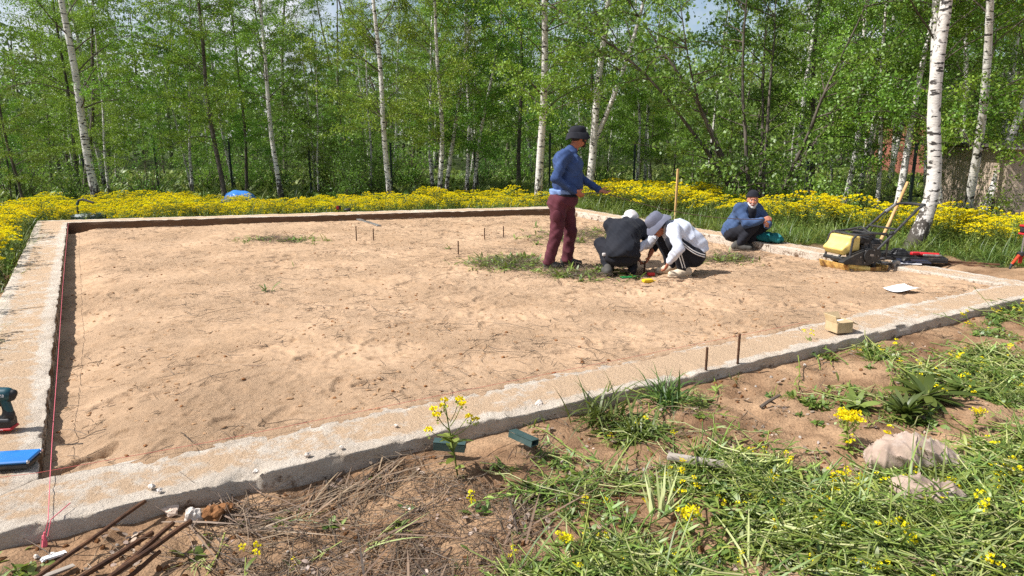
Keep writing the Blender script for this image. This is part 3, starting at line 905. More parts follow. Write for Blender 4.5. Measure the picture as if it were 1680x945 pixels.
def broad_tree(seed, H=7.5, stems=6, leaves=30, leaf=0.075, lm=None, spread=2.3):
    """a many-stemmed spreading tree or tall shrub"""
    r = np.random.default_rng(seed)
    tw = Wood(); bw = Wood(); LC = []
    for s in range(stems):
        az = s * 2 * PI / stems + r.normal(0, 0.3); L = H * r.uniform(0.75, 1.05)
        sp = limb(r, (0.12 * math.cos(az), 0.12 * math.sin(az), -0.2), az, r.uniform(0.95, 1.4), L, r.uniform(-0.25, 0.2), 10, 0.1)
        tw.tube(sp, np.linspace(0.0075 * H, 0.006, len(sp)), 7)
        for b in range(int(H * 3.2)):
            u = r.uniform(0.10, 1.0) * (len(sp) - 1.001); i = int(u); q = sp[i] + (sp[i + 1] - sp[i]) * (u - i)
            bl = spread * (1.05 - 0.6 * u / len(sp)) * r.uniform(0.4, 1)
            ba = az + r.normal(0, 1.3)
            bp = limb(r, q, ba, r.uniform(0.0, 0.9), bl, r.uniform(0.1, 0.9), 5, 0.2)
            bw.tube(bp, np.linspace(0.016, 0.004, len(bp)), 4)
            for t in range(int(3 + bl * 4)):
                u2 = r.uniform(0.25, 1.0) * (len(bp) - 1.001); j = int(u2); q2 = bp[j] + (bp[j + 1] - bp[j]) * (u2 - j)
                tp = limb(r, q2, ba + r.normal(0, 1.2), r.uniform(-0.4, 0.9), r.uniform(0.2, 0.5), 0.5, 3, 0.3)
                if t % 3 == 0: bw.tube(tp, np.linspace(0.006, 0.002, len(tp)), 3)
                nl = int(leaves * r.uniform(0.4, 1.2)); w = r.uniform(0.1, 1, nl) * (len(tp) - 1.001); ii = w.astype(int); g = (w - ii)[:, None]
                LC.append(tp[ii] * (1 - g) + tp[ii + 1] * g + r.normal(0, 0.06, (nl, 3)))
    Cn = np.concatenate(LC); Cn = Cn[Cn[:, 2] > 0.05]
    V, F = leaf_quads(Cn, leaf, r, droop=0.2, aspect=0.7)
    return dict(trunk=tw.mesh('trunk', M_GREYBARK), branches=bw.mesh('branches', M_TWIG), crown=mesh_np('crown', V, [F], lm or M_LEAF_D, fattr=np.clip(r.normal(0.5, 0.28, len(F)), 0, 1)), n=len(F))

def shrub(seed, H=2.4, W=1.1, n_st=22, leaves=90, leaf=0.065, lm=None):
    r = np.random.default_rng(seed); tw = Wood(); LC = []
    for s in range(n_st):
        az = r.uniform(0, 2 * PI); L = H * r.uniform(0.5, 1.1)
        sp = limb(r, (r.normal(0, 0.16 * W), r.normal(0, 0.16 * W), -0.1), az, r.uniform(0.85, 1.5), L, r.uniform(0.0, 0.8), 6, 0.16)
        tw.tube(sp, np.linspace(0.014, 0.003, len(sp)), 4)
        for t in range(9):
            u = r.uniform(0.15, 1.0) * (len(sp) - 1.001); i = int(u); q = sp[i] + (sp[i + 1] - sp[i]) * (u - i)
            tp = limb(r, q, r.uniform(0, 6.3), r.uniform(-0.2, 0.9), r.uniform(0.2, 0.55) * W, 0.5, 3, 0.3)
            nl = int(leaves / 9 * r.uniform(0.5, 1.5)); w = r.uniform(0.1, 1, nl) * (len(tp) - 1.001); ii = w.astype(int); g = (w - ii)[:, None]
            LC.append(tp[ii] * (1 - g) + tp[ii + 1] * g + r.normal(0, 0.05, (nl, 3)))
    Cn = np.concatenate(LC)
    V, F = leaf_quads(Cn, leaf, r, droop=0.1, aspect=0.7)
    return dict(stems=tw.mesh('stems', M_TWIG), foliage=mesh_np('foliage', V, [F], lm or M_BUSH, fattr=np.clip(r.normal(0.5, 0.28, len(F)), 0, 1)))

def gz(x, y): return float(ground_z(np.array([x]), np.array([y]), False)[0])

def plant(name, proto, x, y, label, cat, group=None, rz=0.0, s=1.0, tilt=(0, 0), sz=None):
    o = empty(name, (x, y, gz(x, y)), 0, label, cat, group)
    o.rotation_euler = (tilt[0], tilt[1], rz)
    o.scale = (s, s, sz or s)
    for k, me in proto.items():
        if isinstance(me, bpy.types.Mesh):
            c_ = add(k, me, o)
            if k != 'trunk': c_['kind'] = 'stuff'
    return o

PB = [birch(101, 12.5, 0.098, 2.3, 2.0, leaves=44), birch(102, 11.5, 0.085, 1.9, 1.8, leaves=44, curve=0.35), birch(103, 12, 0.072, 1.5, 1.7, leaves=44, curve=0.4),
      birch(104, 11, 0.062, 1.2, 1.6, leaves=44, curve=0.3), birch(105, 12, 0.075, 1.6, 1.9, bark=M_GREYBARK, leaves=44, curve=0.3, leaf=0.055)]
PB_FORK = birch(106, 12.5, 0.115, 2.6, 2.1, leaves=44, fork=(1.55, 0.15, 1.18))
PB_OPEN = birch(107, 13, 0.115, 2.6, 2.6, leaves=36, curve=0.12, branch_n=2.4)
P_BROAD = broad_tree(201, 7.4, 8, 17, 0.085)
P_SH = [shrub(301), shrub(302, 1.8, 1.3), shrub(303, 3.0, 1.0, 18)]

def tilt_to(px_base, px_top, py_base, py_top, y):
    """lean about the view axis so that a trunk runs between two columns of the photograph"""
    a = at_depth(px_base, py_base, y); b = at_depth(px_top, py_top, y)
    return math.atan2(b.x - a.x, b.z - a.z)

def front_tree(px, py_guess_y, proto, label, top=None, s=1.0, rz=0.0, name='birch_tree', cat='tree', group=None, sz=None):
    y = py_guess_y; x = (px - 840) / F_PX * (y * math.cos(PITCH) + CAM_H * math.sin(PITCH))
    t = 0.0
    if top: t = math.atan2((top[0] - px) / F_PX, (320 - top[1]) / F_PX)
    return plant(name, proto, x, y, label, cat, group, rz, s, (0, t), sz)

# --- trees that can be told apart
front_tree(160, 20.0, PB_OPEN, 'tall white birch with a long bare side branch, at the left behind the yellow flowers', (150, 40), 1.05, 0.4)
front_tree(38, 20.5, PB[4], 'grey-barked tree leaning left at the left edge of the picture', (12, 130), 0.6, 2.0, name='grey_tree')
front_tree(137, 22.5, PB[4], 'dark curved trunk just left of the tall white birch', (104, 90), 0.9, 4.0, name='grey_tree')
front_tree(178, 22, PB[3], 'thin white birch close to the right of the tall white birch', (173, 100), 0.7, 1.0)
front_tree(316, 23, PB[2], 'slim white birch left of the dark trunk and the blue tarpaulin', (313, 100), 0.72, 2.4)
front_tree(368, 21.5, PB[4], 'tall dark grey trunk directly above the blue tarpaulin', (356, 60), 1.0, 0.2, name='grey_tree')
front_tree(405, 24, PB[4], 'short dark trunk right of the blue tarpaulin', (402, 100), 0.75, 3.2, name='grey_tree')
front_tree(460, 21.5, PB[1], 'white birch right of the blue tarpaulin, bending left as it rises', (446, 90), 0.95, 5.1)
front_tree(522, 23, PB[3], 'thin pale birch left of the bright straight birch', (518, 100), 0.6, 0.7)
front_tree(640, 20.0, PB[0], 'bright straight white birch above the middle of the far beam', (631, 50), 0.92, 3.9)
front_tree(722, 21, PB[1], 'left stem of the close birch pair leaning left', (704, 80), 0.95, 1.3)
front_tree(732, 21.6, PB[2], 'right stem of the close birch pair leaning left', (714, 80), 0.95, 2.9)
front_tree(767, 22, PB[2], 'upright birch beside one that leans away to the right', (768, 80), 0.95, 4.4)
front_tree(774, 21.6, PB[3], 'birch leaning right next to an upright one', (797, 100), 0.95, 0.1)
front_tree(885, 18.0, PB[0], 'stout white birch behind the standing man on his left', (896, 40), 1.08, 5.2)
front_tree(963, 18.2, PB_FORK, 'forked white birch behind the standing man on his right', (968, 100), 0.98, 0.0)
front_tree(1046, 24, PB[3], 'left one of two thin pale birches left of the wooden stake', (1042, 100), 0.9, 2.2)
front_tree(1056, 25, PB[3], 'right one of two thin pale birches left of the wooden stake', (1062, 100), 0.9, 5.0)
front_tree(1245, 16.2, P_BROAD, 'broad many-stemmed dark green tree behind the squatting man in the black knitted cap', None, 1.0, 0.5, name='broad_tree')
front_tree(1440, 15.6, PB[3], 'thin birch just left of the wooden shovel handle', (1444, 60), 0.85, 3.3)
front_tree(1466, 14.6, PB[0], 'white birch behind the wooden shovel handle', (1490, 60), 0.80, 0.9)
front_tree(1543, 12.9, PB[1], 'dark-footed birch just behind the big leaning birch', (1590, 30), 1.15, 2.1)
front_tree(1585, 13.6, PB[2], 'left stem of the leaning birch pair by the concrete wall', (1628, 200), 1.15, 4.1)
front_tree(1600, 13.9, PB[2], 'right stem of the leaning birch pair by the concrete wall', (1650, 200), 1.15, 0.3)

# the big leaning birch by the toolbox: its own trunk with the sweep at the foot
def big_birch():
    r = np.random.default_rng(77)
    base = at(1503, 412, 0.02); y = base.y
    rows = [(1490, 434), (1500, 400), (1512, 372), (1522, 345), (1529, 315), (1533, 280), (1533, 240), (1532, 200), (1534, 150), (1540, 90), (1549, 30), (1556, -20), (1572, -120), (1590, -240), (1600, -400), (1610, -620)]
    wid = [36, 30, 26, 23.5, 22, 21, 20, 19.5, 19, 18.5, 17.5, 17, 15, 12, 8, 3]
    pts = [at_depth(a, b, y + 0.02 * i) for i, (a, b) in enumerate(rows)]
    P = np.array([tuple(p) for p in pts]); sc = y / F_PX
    root = empty('birch_tree', tuple(P[1] * [1, 1, 0]), 0, 'big leaning white birch rising out of frame beside the open toolbox', 'tree')
    P = P - np.array(root.location)
    k = np.linspace(0, 15, 60); ii = np.minimum(k.astype(int), 14); g = (k - ii)[:, None]
    def cr(A_):
        A_ = np.asarray(A_, float); A_ = A_[:, None] if A_.ndim == 1 else A_
        p0 = A_[np.maximum(ii - 1, 0)]; p1 = A_[ii]; p2 = A_[ii + 1]; p3 = A_[np.minimum(ii + 2, 15)]
        return 0.5 * (2 * p1 + (p2 - p0) * g + (2 * p0 - 5 * p1 + 4 * p2 - p3) * g ** 2 + (3 * p1 - p0 - 3 * p2 + p3) * g ** 3)
    path = cr(P); rad = cr(np.array(wid) * sc * 0.5)[:, 0]
    tw = Wood(); tw.tube(path, rad * (1 + 0.03 * np.sin(np.arange(60) * 2.1)), 16)
    add('trunk', tw.mesh('trunk', M_BIRCH), root)
    bw = Wood(); LC = []
    for z in np.arange(3.6, 8.5, 0.16):
        st = np.array([np.interp(z, path[:, 2], path[:, 0]), np.interp(z, path[:, 2], path[:, 1]), z]); az = r.uniform(0, 6.3)
        bp = limb(r, st, az, r.uniform(0.0, 0.8), r.uniform(1.2, 2.6), r.uniform(0.8, 2.0), 7)
        bw.tube(bp, np.linspace(0.022, 0.004, len(bp)), 5)
        for t in range(12):
            u = r.uniform(0.25, 1) * (len(bp) - 1.001); i = int(u); q = bp[i] + (bp[i + 1] - bp[i]) * (u - i)
            tp = limb(r, q, az + r.normal(0, 1.1), r.uniform(-0.6, 0.3), r.uniform(0.4, 0.9), 1.6, 4, 0.2)
            bw.tube(tp, np.linspace(0.005, 0.002, len(tp)), 3)
            w = r.uniform(0.1, 1, 16) * (len(tp) - 1.001); jj = w.astype(int); h = (w - jj)[:, None]
            LC.append(tp[jj] * (1 - h) + tp[jj + 1] * h + r.normal(0, 0.05, (16, 3)))
    add('branches', bw.mesh('branches', M_TWIG), root)['kind'] = 'stuff'
    V, F = leaf_quads(np.concatenate(LC), 0.055, r, 0.5)
    add('crown', mesh_np('crown', V, [F], M_LEAF, fattr=np.clip(r.normal(0.5, 0.28, len(F)), 0, 1)), root)['kind'] = 'stuff'
big_birch()

# --- the rest of the wood: single trees that nothing tells apart
rt = np.random.default_rng(8)
wood_spots = []
for row, (y0, y1, n) in enumerate(((23, 27, 24), (27, 33, 30), (33, 42, 34))):
    xs = np.linspace(-0.85, 0.95, n) + rt.normal(0, 0.022, n)
    for u in xs:
        y = rt.uniform(y0, y1); wood_spots.append((u * y, y, row))
for (x, y, row) in wood_spots:
    gapk = min(abs(x / y - g_) for g_ in (-0.49, -0.27, 0.245, -0.74))
    p = PB[int(rt.choice([0, 1, 2, 3, 4, 4], 1)[0])]
    dark = p is PB[4]
    plant('grey_tree' if dark else 'birch_tree', p, x, y,
          'dark-stemmed young tree in the depth of the wood behind the flowers' if dark else 'slender young birch in the depth of the wood behind the flowers', 'tree',
          'dark stems in the depth of the wood' if dark else 'birches in the depth of the wood', rt.uniform(0, 6.3), rt.uniform(0.65, 1.05) * (0.55 if gapk < 0.06 else 1.0), (rt.normal(0, 0.03), rt.normal(0, 0.04)))
# more right-hand trees between the broad tree and the wall
for (px, y, pi, s) in ((1165, 21, 1, 0.55), (1330, 18.5, 4, 0.95), (1385, 17.0, 1, 0.9), (1410, 20, 2, 1.05), (1520, 19, 1, 1), (1570, 17.5, 3, 1.1), (1640, 18.5, 0, 1), (1700, 16, 4, 0.9), (1300, 21.5, 0, 1.0)):
    p = PB[pi]; dark = pi == 4
    front_tree(px, y, p, 'dark-stemmed tree standing among the birches on the right behind the flowers' if dark else 'leafy birch half hidden among the trees on the right behind the flowers',
               None, s, rt.uniform(0, 6), name='grey_tree' if dark else 'birch_tree', group='dark stems on the right' if dark else 'half hidden birches on the right')
# shrubs of the undergrowth
for k in range(46):
    u = rt.uniform(-0.82, 0.8); y = rt.uniform(20.5, 30)
    if u > 0.2: y = rt.uniform(16.5, 24)
    plant('shrub', P_SH[k % 3], u * y, y, 'leafy young shrub in the undergrowth at the foot of the wood', 'shrub', 'undergrowth shrubs', rt.uniform(0, 6.3), rt.uniform(0.6, 1.15))
front_tree(245, 20.0, P_SH[2], 'bright green rounded shrub right of the tall white birch', None, 0.72, 0.3, name='shrub', cat='shrub', sz=0.85)
front_tree(1612, 12.9, P_SH[0], 'leafy shrub growing in front of the concrete wall', None, 0.62, 1.3, name='shrub', cat='shrub')
front_tree(1345, 14.2, P_SH[1], 'dense low shrub behind the flowers between the squatting man in the cap and the compactor', None, 0.8, 2.3, name='shrub', cat='shrub')

# --- the far wood, one mass
def far_wood():
    r = np.random.default_rng(55)
    n = 9000
    cx = r.uniform(-75, 80, n); cy = r.uniform(44, 75, n); cz = np.abs(r.normal(0, 1, n)) * 4.0 + r.uniform(0, 2.0, n)
    k = 18
    P = np.repeat(np.stack([cx, cy, cz], 1), k, 0) + r.normal(0, 1, (n * k, 3)) * [0.8, 0.8, 0.65]
    P = P[P[:, 2] > 0]
    V, F = leaf_quads(P, 0.3, r, 0.2, 0.75)
    w = Wood()
    for i in range(150):
        x, y = r.uniform(-60, 65), r.uniform(43, 65); h = r.uniform(7, 13)
        w.tube([(x, y, -1), (x + r.normal(0, .3), y, h * .5), (x + r.normal(0, .6), y, h)], [0.13, 0.09, 0.03], 5)
    TV = np.concatenate(w.V); TF = np.concatenate(w.F) + len(V)
    v = np.concatenate([np.clip(r.normal(0.45, 0.28, len(F)), 0, 1), np.zeros(len(TF))])
    me = mesh_np('far_wood', np.concatenate([V, TV]), [F, TF], [M_FARLEAF, M_GREYBARK], mi=np.r_[np.zeros(len(F)), np.ones(len(TF))], fattr=v)
    tag(add('far_wood', me), 'far-off green wood closing the view behind the birches', None, None, 'stuff')
far_wood()

# ------------------------------------------------------------------ yellow flowers, grass and weeds
M_PETAL = leaf_mat('yellow_petal', (0.74, 0.60, 0.01), (0.90, 0.81, 0.03), trans=0.35, hue_var=0.015, cap_objrand=0.08, gloss=0.0)
M_STEM = leaf_mat('green_stem', (0.10, 0.165, 0.025), (0.31, 0.38, 0.075), trans=0.3, hue_var=0.05)
M_GRASS = leaf_mat('grass_blade', (0.06, 0.115, 0.016), (0.245, 0.32, 0.05), trans=0.4, hue_var=0.05)
M_PALE = leaf_mat('pale_stalk', (0.28, 0.34, 0.10), (0.46, 0.46, 0.20), trans=0.25, hue_var=0.04)
M_STRAW = leaf_mat('dry_straw', (0.085, 0.055, 0.035), (0.30, 0.21, 0.135), trans=0.1, hue_var=0.02)
M_DEADLEAF = leaf_mat('dead_leaf', (0.20, 0.14, 0.10), (0.42, 0.32, 0.25), trans=0.1, hue_var=0.02)
M_TWIGDRY = leaf_mat('dry_twig', (0.05, 0.038, 0.028), (0.16, 0.115, 0.08), trans=0.0, hue_var=0.02)

class Herb:
    """blades, leaves and flower dots collected in numpy, several materials"""
    def __init__(s, seed): s.r = np.random.default_rng(seed); s.V = []; s.Q = []; s.mi = []; s.v = []; s.n = 0
    def strip(s, path, wid, mi, v, side=None, fold=0.0):
        path = np.asarray(path, float); n = len(path)
        T = np.gradient(path, axis=0)
        if side is None:
            side = np.cross(T[0], s.r.normal(size=3))
        side = side / max(np.linalg.norm(side), 1e-9)
        w = np.asarray(wid, float)[:, None] * side[None, :]
        V = np.stack([path - w, path + w], 1).reshape(-1, 3)
        i = np.arange(n - 1) * 2
        q = np.stack([i, i + 1, i + 3, i + 2], 1) + s.n
        s.V.append(V); s.Q.append(q); s.mi += [mi] * (n - 1); s.v += [v] * (n - 1); s.n += 2 * n
    def stalk(s, path, r0, r1, mi, v):
        V, F = tube_geo(path, np.linspace(r0, r1, len(path)), 3, False)
        F = np.array(F); s.V.append(V); s.Q.append(F + s.n); s.mi += [mi] * len(F); s.v += [v] * len(F); s.n += len(V)
    def quads(s, Cn, size, mi, vm=0.5, vs=0.25, droop=0.0, aspect=0.8):
        V, F = leaf_quads(np.asarray(Cn, float), size, s.r, droop, aspect)
        s.V.append(V); s.Q.append(F + s.n); s.mi += [mi] * len(F); s.v += list(np.clip(s.r.normal(vm, vs, len(F)), 0, 1)); s.n += len(V)
    def blade(s, base, az, elev, L, w, bend, mi, v, n=5):
        p = [np.array(base, float)]; e = elev
        for i in range(n):
            p.append(p[-1] + L / n * np.array([math.cos(az) * math.cos(e), math.sin(az) * math.cos(e), math.sin(e)])); e -= bend / n
        t = np.linspace(0, 1, n + 1)
        s.strip(p, w * 0.5 * np.minimum(1, (1 - t) * 2.2 + 0.05) * (0.5 + 0.5 * np.minimum(1, t * 5)), mi, v, np.array([-math.sin(az), math.cos(az), s.r.normal(0, 0.3)]))
    def leaf(s, base, az, elev, L, w, bend, mi, v, n=4):
        p = [np.array(base, float)]; e = elev
        for i in range(n):
            p.append(p[-1] + L / n * np.array([math.cos(az) * math.cos(e), math.sin(az) * math.cos(e), math.sin(e)])); e -= bend / n
        t = np.linspace(0, 1, n + 1)
        s.strip(p, w * 0.5 * np.sin(np.clip(t * 0.93 + 0.05, 0, 1) * PI) ** 0.7, mi, v, np.array([-math.sin(az), math.cos(az), s.r.normal(0, 0.35)]))
    def flowerhead(s, c, R, n, mi, size=0.014):
        d = s.r.normal(size=(n, 3)); d /= np.linalg.norm(d, axis=1, keepdims=True); d[:, 2] = np.abs(d[:, 2]) * 0.7
        s.quads(np.array(c) + d * R * s.r.uniform(0.5, 1, (n, 1)), size, mi, 0.5, 0.3, aspect=0.95)
    def mesh(s, name, mats):
        return mesh_np(name, np.concatenate(s.V), [np.concatenate(s.Q)], mats, mi=np.array(s.mi), fattr=np.array(s.v))

HM_ = [M_STEM, M_GRASS, M_PETAL, M_PALE, M_STRAW, M_DEADLEAF, M_TWIGDRY]
def mustard(seed, H=0.7, heads=11, nf=28, leaves=16, leafL=0.12, petal=0.021):
    h = Herb(seed); r = h.r
    lean = r.normal(0, 0.06, 2)
    top = np.array([lean[0], lean[1], H]); st = [np.zeros(3), np.array([lean[0] * .3, lean[1] * .3, H * .5]), top]
    h.stalk(st, 0.006, 0.003, 0, 0.5)
    tips = [top]
    for b in range(heads - 1):
        z = r.uniform(0.45, 0.9) * H; az = r.uniform(0, 6.3); L = (H - z) * r.uniform(0.7, 1.1) + 0.04
        b0 = np.array([lean[0] * z / H, lean[1] * z / H, z]); b1 = b0 + L * np.array([math.cos(az) * 0.5, math.sin(az) * 0.5, 0.85])
        h.stalk([b0, (b0 + b1) / 2 + [0, 0, -0.01], b1], 0.003, 0.002, 0, 0.6); tips.append(b1)
    for t in tips:
        h.flowerhead(t, 0.032, nf, 2, petal)
        h.quads(t + r.normal(0, 0.015, (5, 3)) - [0, 0, 0.035], 0.02, 0, 0.7)
    for l in range(leaves):
        z = r.uniform(0.02, 0.8) * H; az = r.uniform(0, 6.3)
        h.leaf((lean[0] * z / H, lean[1] * z / H, z), az, r.uniform(-0.1, 0.9), leafL * r.uniform(0.6, 1.3) * (1.2 - z / H), leafL * 0.38, r.uniform(0.4, 1.6), 0 if l % 3 else 1, r.uniform(0.1, 0.7))
    return h.mesh('mustard%d' % seed, HM_)
def tuft(seed, n=16, L=0.22, w=0.008, mi=1, lay=0.5):
    h = Herb(seed); r = h.r
    for k in range(n):
        az = r.uniform(0, 6.3); h.blade((r.normal(0, 0.02), r.normal(0, 0.02), -0.01), az, r.uniform(0.5, 1.5) - lay * 0.4, L * r.uniform(0.5, 1.3), w * r.uniform(0.6, 1.3), r.uniform(0.2, 1.9), mi, r.uniform(0, 0.9))
    return h.mesh('tuft%d' % seed, HM_)
def lying_stem(seed, L=0.5, flower=True, pale=False):
    h = Herb(seed); r = h.r
    p = [np.array([-L / 2, 0, 0.02])]; a = r.normal(0, 0.2)
    for i in range(6):
        p.append(p[-1] + L / 6 * np.array([math.cos(a), math.sin(a), r.normal(0, 0.12)])); p[-1][2] = max(p[-1][2], 0.006); a += r.normal(0, 0.15)
    h.stalk(p, 0.0045, 0.0025, 3 if pale else 0, r.uniform(0.4, 1))
    for k in range(11):
        u = r.uniform(0.1, 0.95) * 5.99; i = int(u); q = p[i] + (p[i + 1] - p[i]) * (u - i)
        h.leaf(q, r.uniform(-1.3, 1.3) + a, r.uniform(-0.1, 0.7), r.uniform(0.03, 0.075), r.uniform(0.006, 0.014), r.uniform(0.3, 1.4), 0 if r.random() < .6 else 1, r.uniform(0.1, 0.9))
    if flower:
        for k in range(3): h.flowerhead(p[-1] + r.normal(0, 0.025, 3) + [0, 0, 0.012], 0.018, 14, 2, 0.0105)
    return h.mesh('lying%d' % seed, HM_)
def low_weed(seed, n=13, L=0.05, w=0.018, mi=0):
    h = Herb(seed); r = h.r
    for k in range(n):
        az = r.uniform(0, 6.3); h.leaf((r.normal(0, 0.02), r.normal(0, 0.02), 0), az, r.uniform(0.0, 1.1), L * r.uniform(0.6, 1.3), w * r.uniform(0.6, 1.2), r.uniform(0.2, 1.2), mi if r.random() < .7 else 1, r.uniform(0.0, 0.8))
    return h.mesh('weed%d' % seed, HM_)
def stalks(seed, n=7, L=0.28, mi=3):
    h = Herb(seed); r = h.r; a0 = 0
    for k in range(n):
        az = r.normal(0, 0.5); b = np.array([r.normal(0, 0.03), r.normal(0, 0.03), r.uniform(0, 0.03)])
        h.blade(b - [L * .3, 0, 0], az, r.uniform(-0.05, 0.35), L * r.uniform(0.6, 1.2), 0.008, r.uniform(0.0, 0.5), mi, r.uniform(0, 1))
    return h.mesh('stalks%d' % seed, HM_)
def straw_bit(seed, mi=4, L=0.2, n=5):
    h = Herb(seed); r = h.r
    for k in range(n):
        az = r.uniform(0, 6.3); l = L * r.uniform(0.4, 1.3); b = np.array([r.normal(0, 0.05), r.normal(0, 0.05), r.uniform(0.002, 0.02)])
        p = [b]
        for i in range(4):
            p.append(p[-1] + l / 4 * np.array([math.cos(az), math.sin(az), r.normal(0, 0.1)])); p[-1][2] = max(0.003, p[-1][2]); az += r.normal(0, 0.25)
        h.stalk(p, r.uniform(0.001, 0.0028), 0.0008, mi, r.uniform(0, 1))
    return h.mesh('straw%d' % seed, HM_)
def dead_leaves(seed, n=4):
    h = Herb(seed); r = h.r
    for k in range(n):
        h.leaf((r.normal(0, 0.05), r.normal(0, 0.05), 0.008), r.uniform(0, 6.3), r.uniform(-0.1, 0.5), r.uniform(0.025, 0.05), r.uniform(0.02, 0.035), r.uniform(-0.8, 1.2), 5, r.uniform(0, 1))
    return h.mesh('deadleaf%d' % seed, HM_)

def straw_bunch(seed, n=12, L=0.3):
    h = Herb(seed); r = h.r
    for k in range(n):
        az = r.normal(0, 0.3); b = np.array([r.normal(0, 0.06) - L * .4, r.normal(0, 0.05), r.uniform(0.0, 0.03)])
        h.blade(b, az, r.uniform(-0.02, 0.16), L * r.uniform(0.5, 1.3), r.uniform(0.004, 0.009), r.uniform(0.0, 0.4), 4 if r.random() < .8 else 6, r.uniform(0, 1) ** 1.3)
    return h.mesh('strawbunch%d' % seed, HM_)

# where flowers stand ----------------------------------------------------------
rf = np.random.default_rng(31)
def candidates(x0, x1, y0, y1, dens):
    n = int((x1 - x0) * (y1 - y0) * dens); return rf.uniform(x0, x1, n), rf.uniform(y0, y1, n)
x1_, y1_ = candidates(-22, 12, 4.5, 24, 62)
do, dr, df, dl, dn = d_out(x1_, y1_), d_right(x1_, y1_), d_far(x1_, y1_), d_left(x1_, y1_), d_near(x1_, y1_)
nz = fbm(x1_ * 0.5, y1_ * 0.5, 3, 61)
far_band = (df > 0.15) & (dr < 0.3) & (df < 3.4 + 1.6 * nz + 3.2 * sstep(-5, -10, x1_)) 
left_band = (dl > 0.12) & (df < 0.5)
rstart = 0.30 + 1.7 * (1 - sstep(10.8, 15.2, y1_))
right_band = (dr > rstart + 0.5 * nz) & (dr < rstart + 3.3 + nz) & (dn < -1.6 - 0.6 * nz) & (df < 1.6)
keep = (far_band | left_band | right_band) & (dn < -0.2) & (np.abs(x1_) < 0.80 * y1_ + 0.8)
# thinner green gap in the far band, left of the middle
keep &= ~((nz < -0.2) & (rf.random(len(nz)) < 0.7))
keep &= ~((x1_ / y1_ > 0.06) & (x1_ / y1_ < 0.16) & (y1_ > 15.5) & (rf.random(len(nz)) < 0.5))
fx, fy = x1_[keep], y1_[keep]
PM = [mustard(401, 0.72), mustard(402, 0.62, 10), mustard(403, 0.8, 13), mustard(404, 0.55, 9), mustard(405, 0.68, 14, 24), mustard(406, 0.5, 4, 14, 22)]
fz = ground_z(fx, fy, False)
nf = len(fx)
fs = rf.uniform(0.75, 1.15, nf) * (0.92 + 0.5 * fbm(fx * 0.8, fy * 0.8, 3, 66)) * np.where((d_far(fx, fy) > 0.1) & (d_right(fx, fy) < 0.3), 0.62, 0.76)
scatter('flower_field', PM, np.stack([fx, fy, fz], 1), np.stack([rf.normal(0, 0.08, nf), rf.normal(0, 0.08, nf), rf.uniform(0, 6.3, nf)], 1), fs,
        rf.choice([0, 1, 2, 3, 4, 5], nf, p=[.2, .2, .17, .17, .16, .1]), 'dense bright yellow wildflowers around the foundation')

# taller grass along the right beam, round the birch and under the flowers
PT = [tuft(501, 18, 0.3, 0.009), tuft(502, 14, 0.22, 0.008), tuft(503, 20, 0.36, 0.009, lay=0.2)]
gx1, gy1 = candidates(-14, 11, 5, 24, 60)
do, dr, df, dl, dn = d_out(gx1, gy1), d_right(gx1, gy1), d_far(gx1, gy1), d_left(gx1, gy1), d_near(gx1, gy1)
nz = fbm(gx1 * 0.8, gy1 * 0.8, 3, 71)
bare = (dr > 0) & (dr < 1.2 + 0.3 * nz - 0.22 * (gy1 - 8.0)) & (gy1 < 10.6)
keep = (do > 0.04) & (dn < -0.3) & ~bare & (np.abs(gx1) < 0.8 * gy1 + 0.6) & ((dr > 0) & (dr < 3) | (dl > 0) & (dl < 1.5) | (df > 0) & (df < 8) & (rf.random(len(nz)) < 0.35))
keep &= (rf.random(len(nz)) < 0.8 + nz)
gx1, gy1 = gx1[keep], gy1[keep]; ng_ = len(gx1)
scatter('tall_grass', PT, np.stack([gx1, gy1, ground_z(gx1, gy1, False)], 1), np.stack([rf.normal(0, 0.1, ng_), rf.normal(0, 0.1, ng_), rf.uniform(0, 6.3, ng_)], 1),
        rf.uniform(0.5, 1.25, ng_), rf.integers(0, 3, ng_), 'green grass between the beams and the yellow flowers')
# low green floor of the wood
wx, wy = rf.uniform(-1, 1, 9000), rf.uniform(0, 1, 9000)
wy = 19 + 22 * wy; wx = wx * 0.82 * wy
keep = d_far(wx, wy) > 3; wx, wy = wx[keep], wy[keep]; nw = len(wx)
scatter('forest_floor', [low_weed(511, 16, 0.25, 0.1), tuft(512, 16, 0.4, 0.02), straw_bit(513, 4, 0.6, 8)], np.stack([wx, wy, ground_z(wx, wy, False)], 1),
        np.stack([rf.normal(0, 0.1, nw), rf.normal(0, 0.1, nw), rf.uniform(0, 6.3, nw)], 1), rf.uniform(0.6, 1.6, nw), rf.choice([0, 1, 2], nw, p=[.4, .35, .25]), 'low green growth on the floor of the wood')

# ================================================================== FOREGROUND GROUND COVER
rg = np.random.default_rng(91)
def poly_px(pts, z=0.0): return [tuple(at(a, b, z))[:2] for a, b in pts]
GREEN = poly_px([(715, 790), (780, 755), (900, 745), (1040, 778), (1180, 750), (1290, 750), (1400, 775), (1590, 760), (1610, 660), (1580, 580), (1620, 530), (1720, 480), (1760, 700), (1760, 1000), (800, 1000), (860, 900), (840, 820)])
PATCHES = [poly_px(p) for p in (
    [(1190, 610), (1280, 615), (1420, 650), (1440, 680), (1330, 670), (1230, 645)],
    [(1405, 575), (1450, 575), (1480, 600), (1430, 608)],
    [(1320, 565), (1360, 570), (1375, 600), (1350, 605)],
    [(1480, 615), (1600, 605), (1640, 650), (1560, 660), (1480, 650)],
    [(1560, 580), (1640, 590), (1600, 610), (1560, 605)],
    [(1440, 655), (1530, 650), (1530, 700), (1450, 690)],
    [(940, 690), (1050, 690), (1120, 720), (1020, 735)],
    [(1060, 625), (1160, 630), (1190, 680), (1080, 670)])]
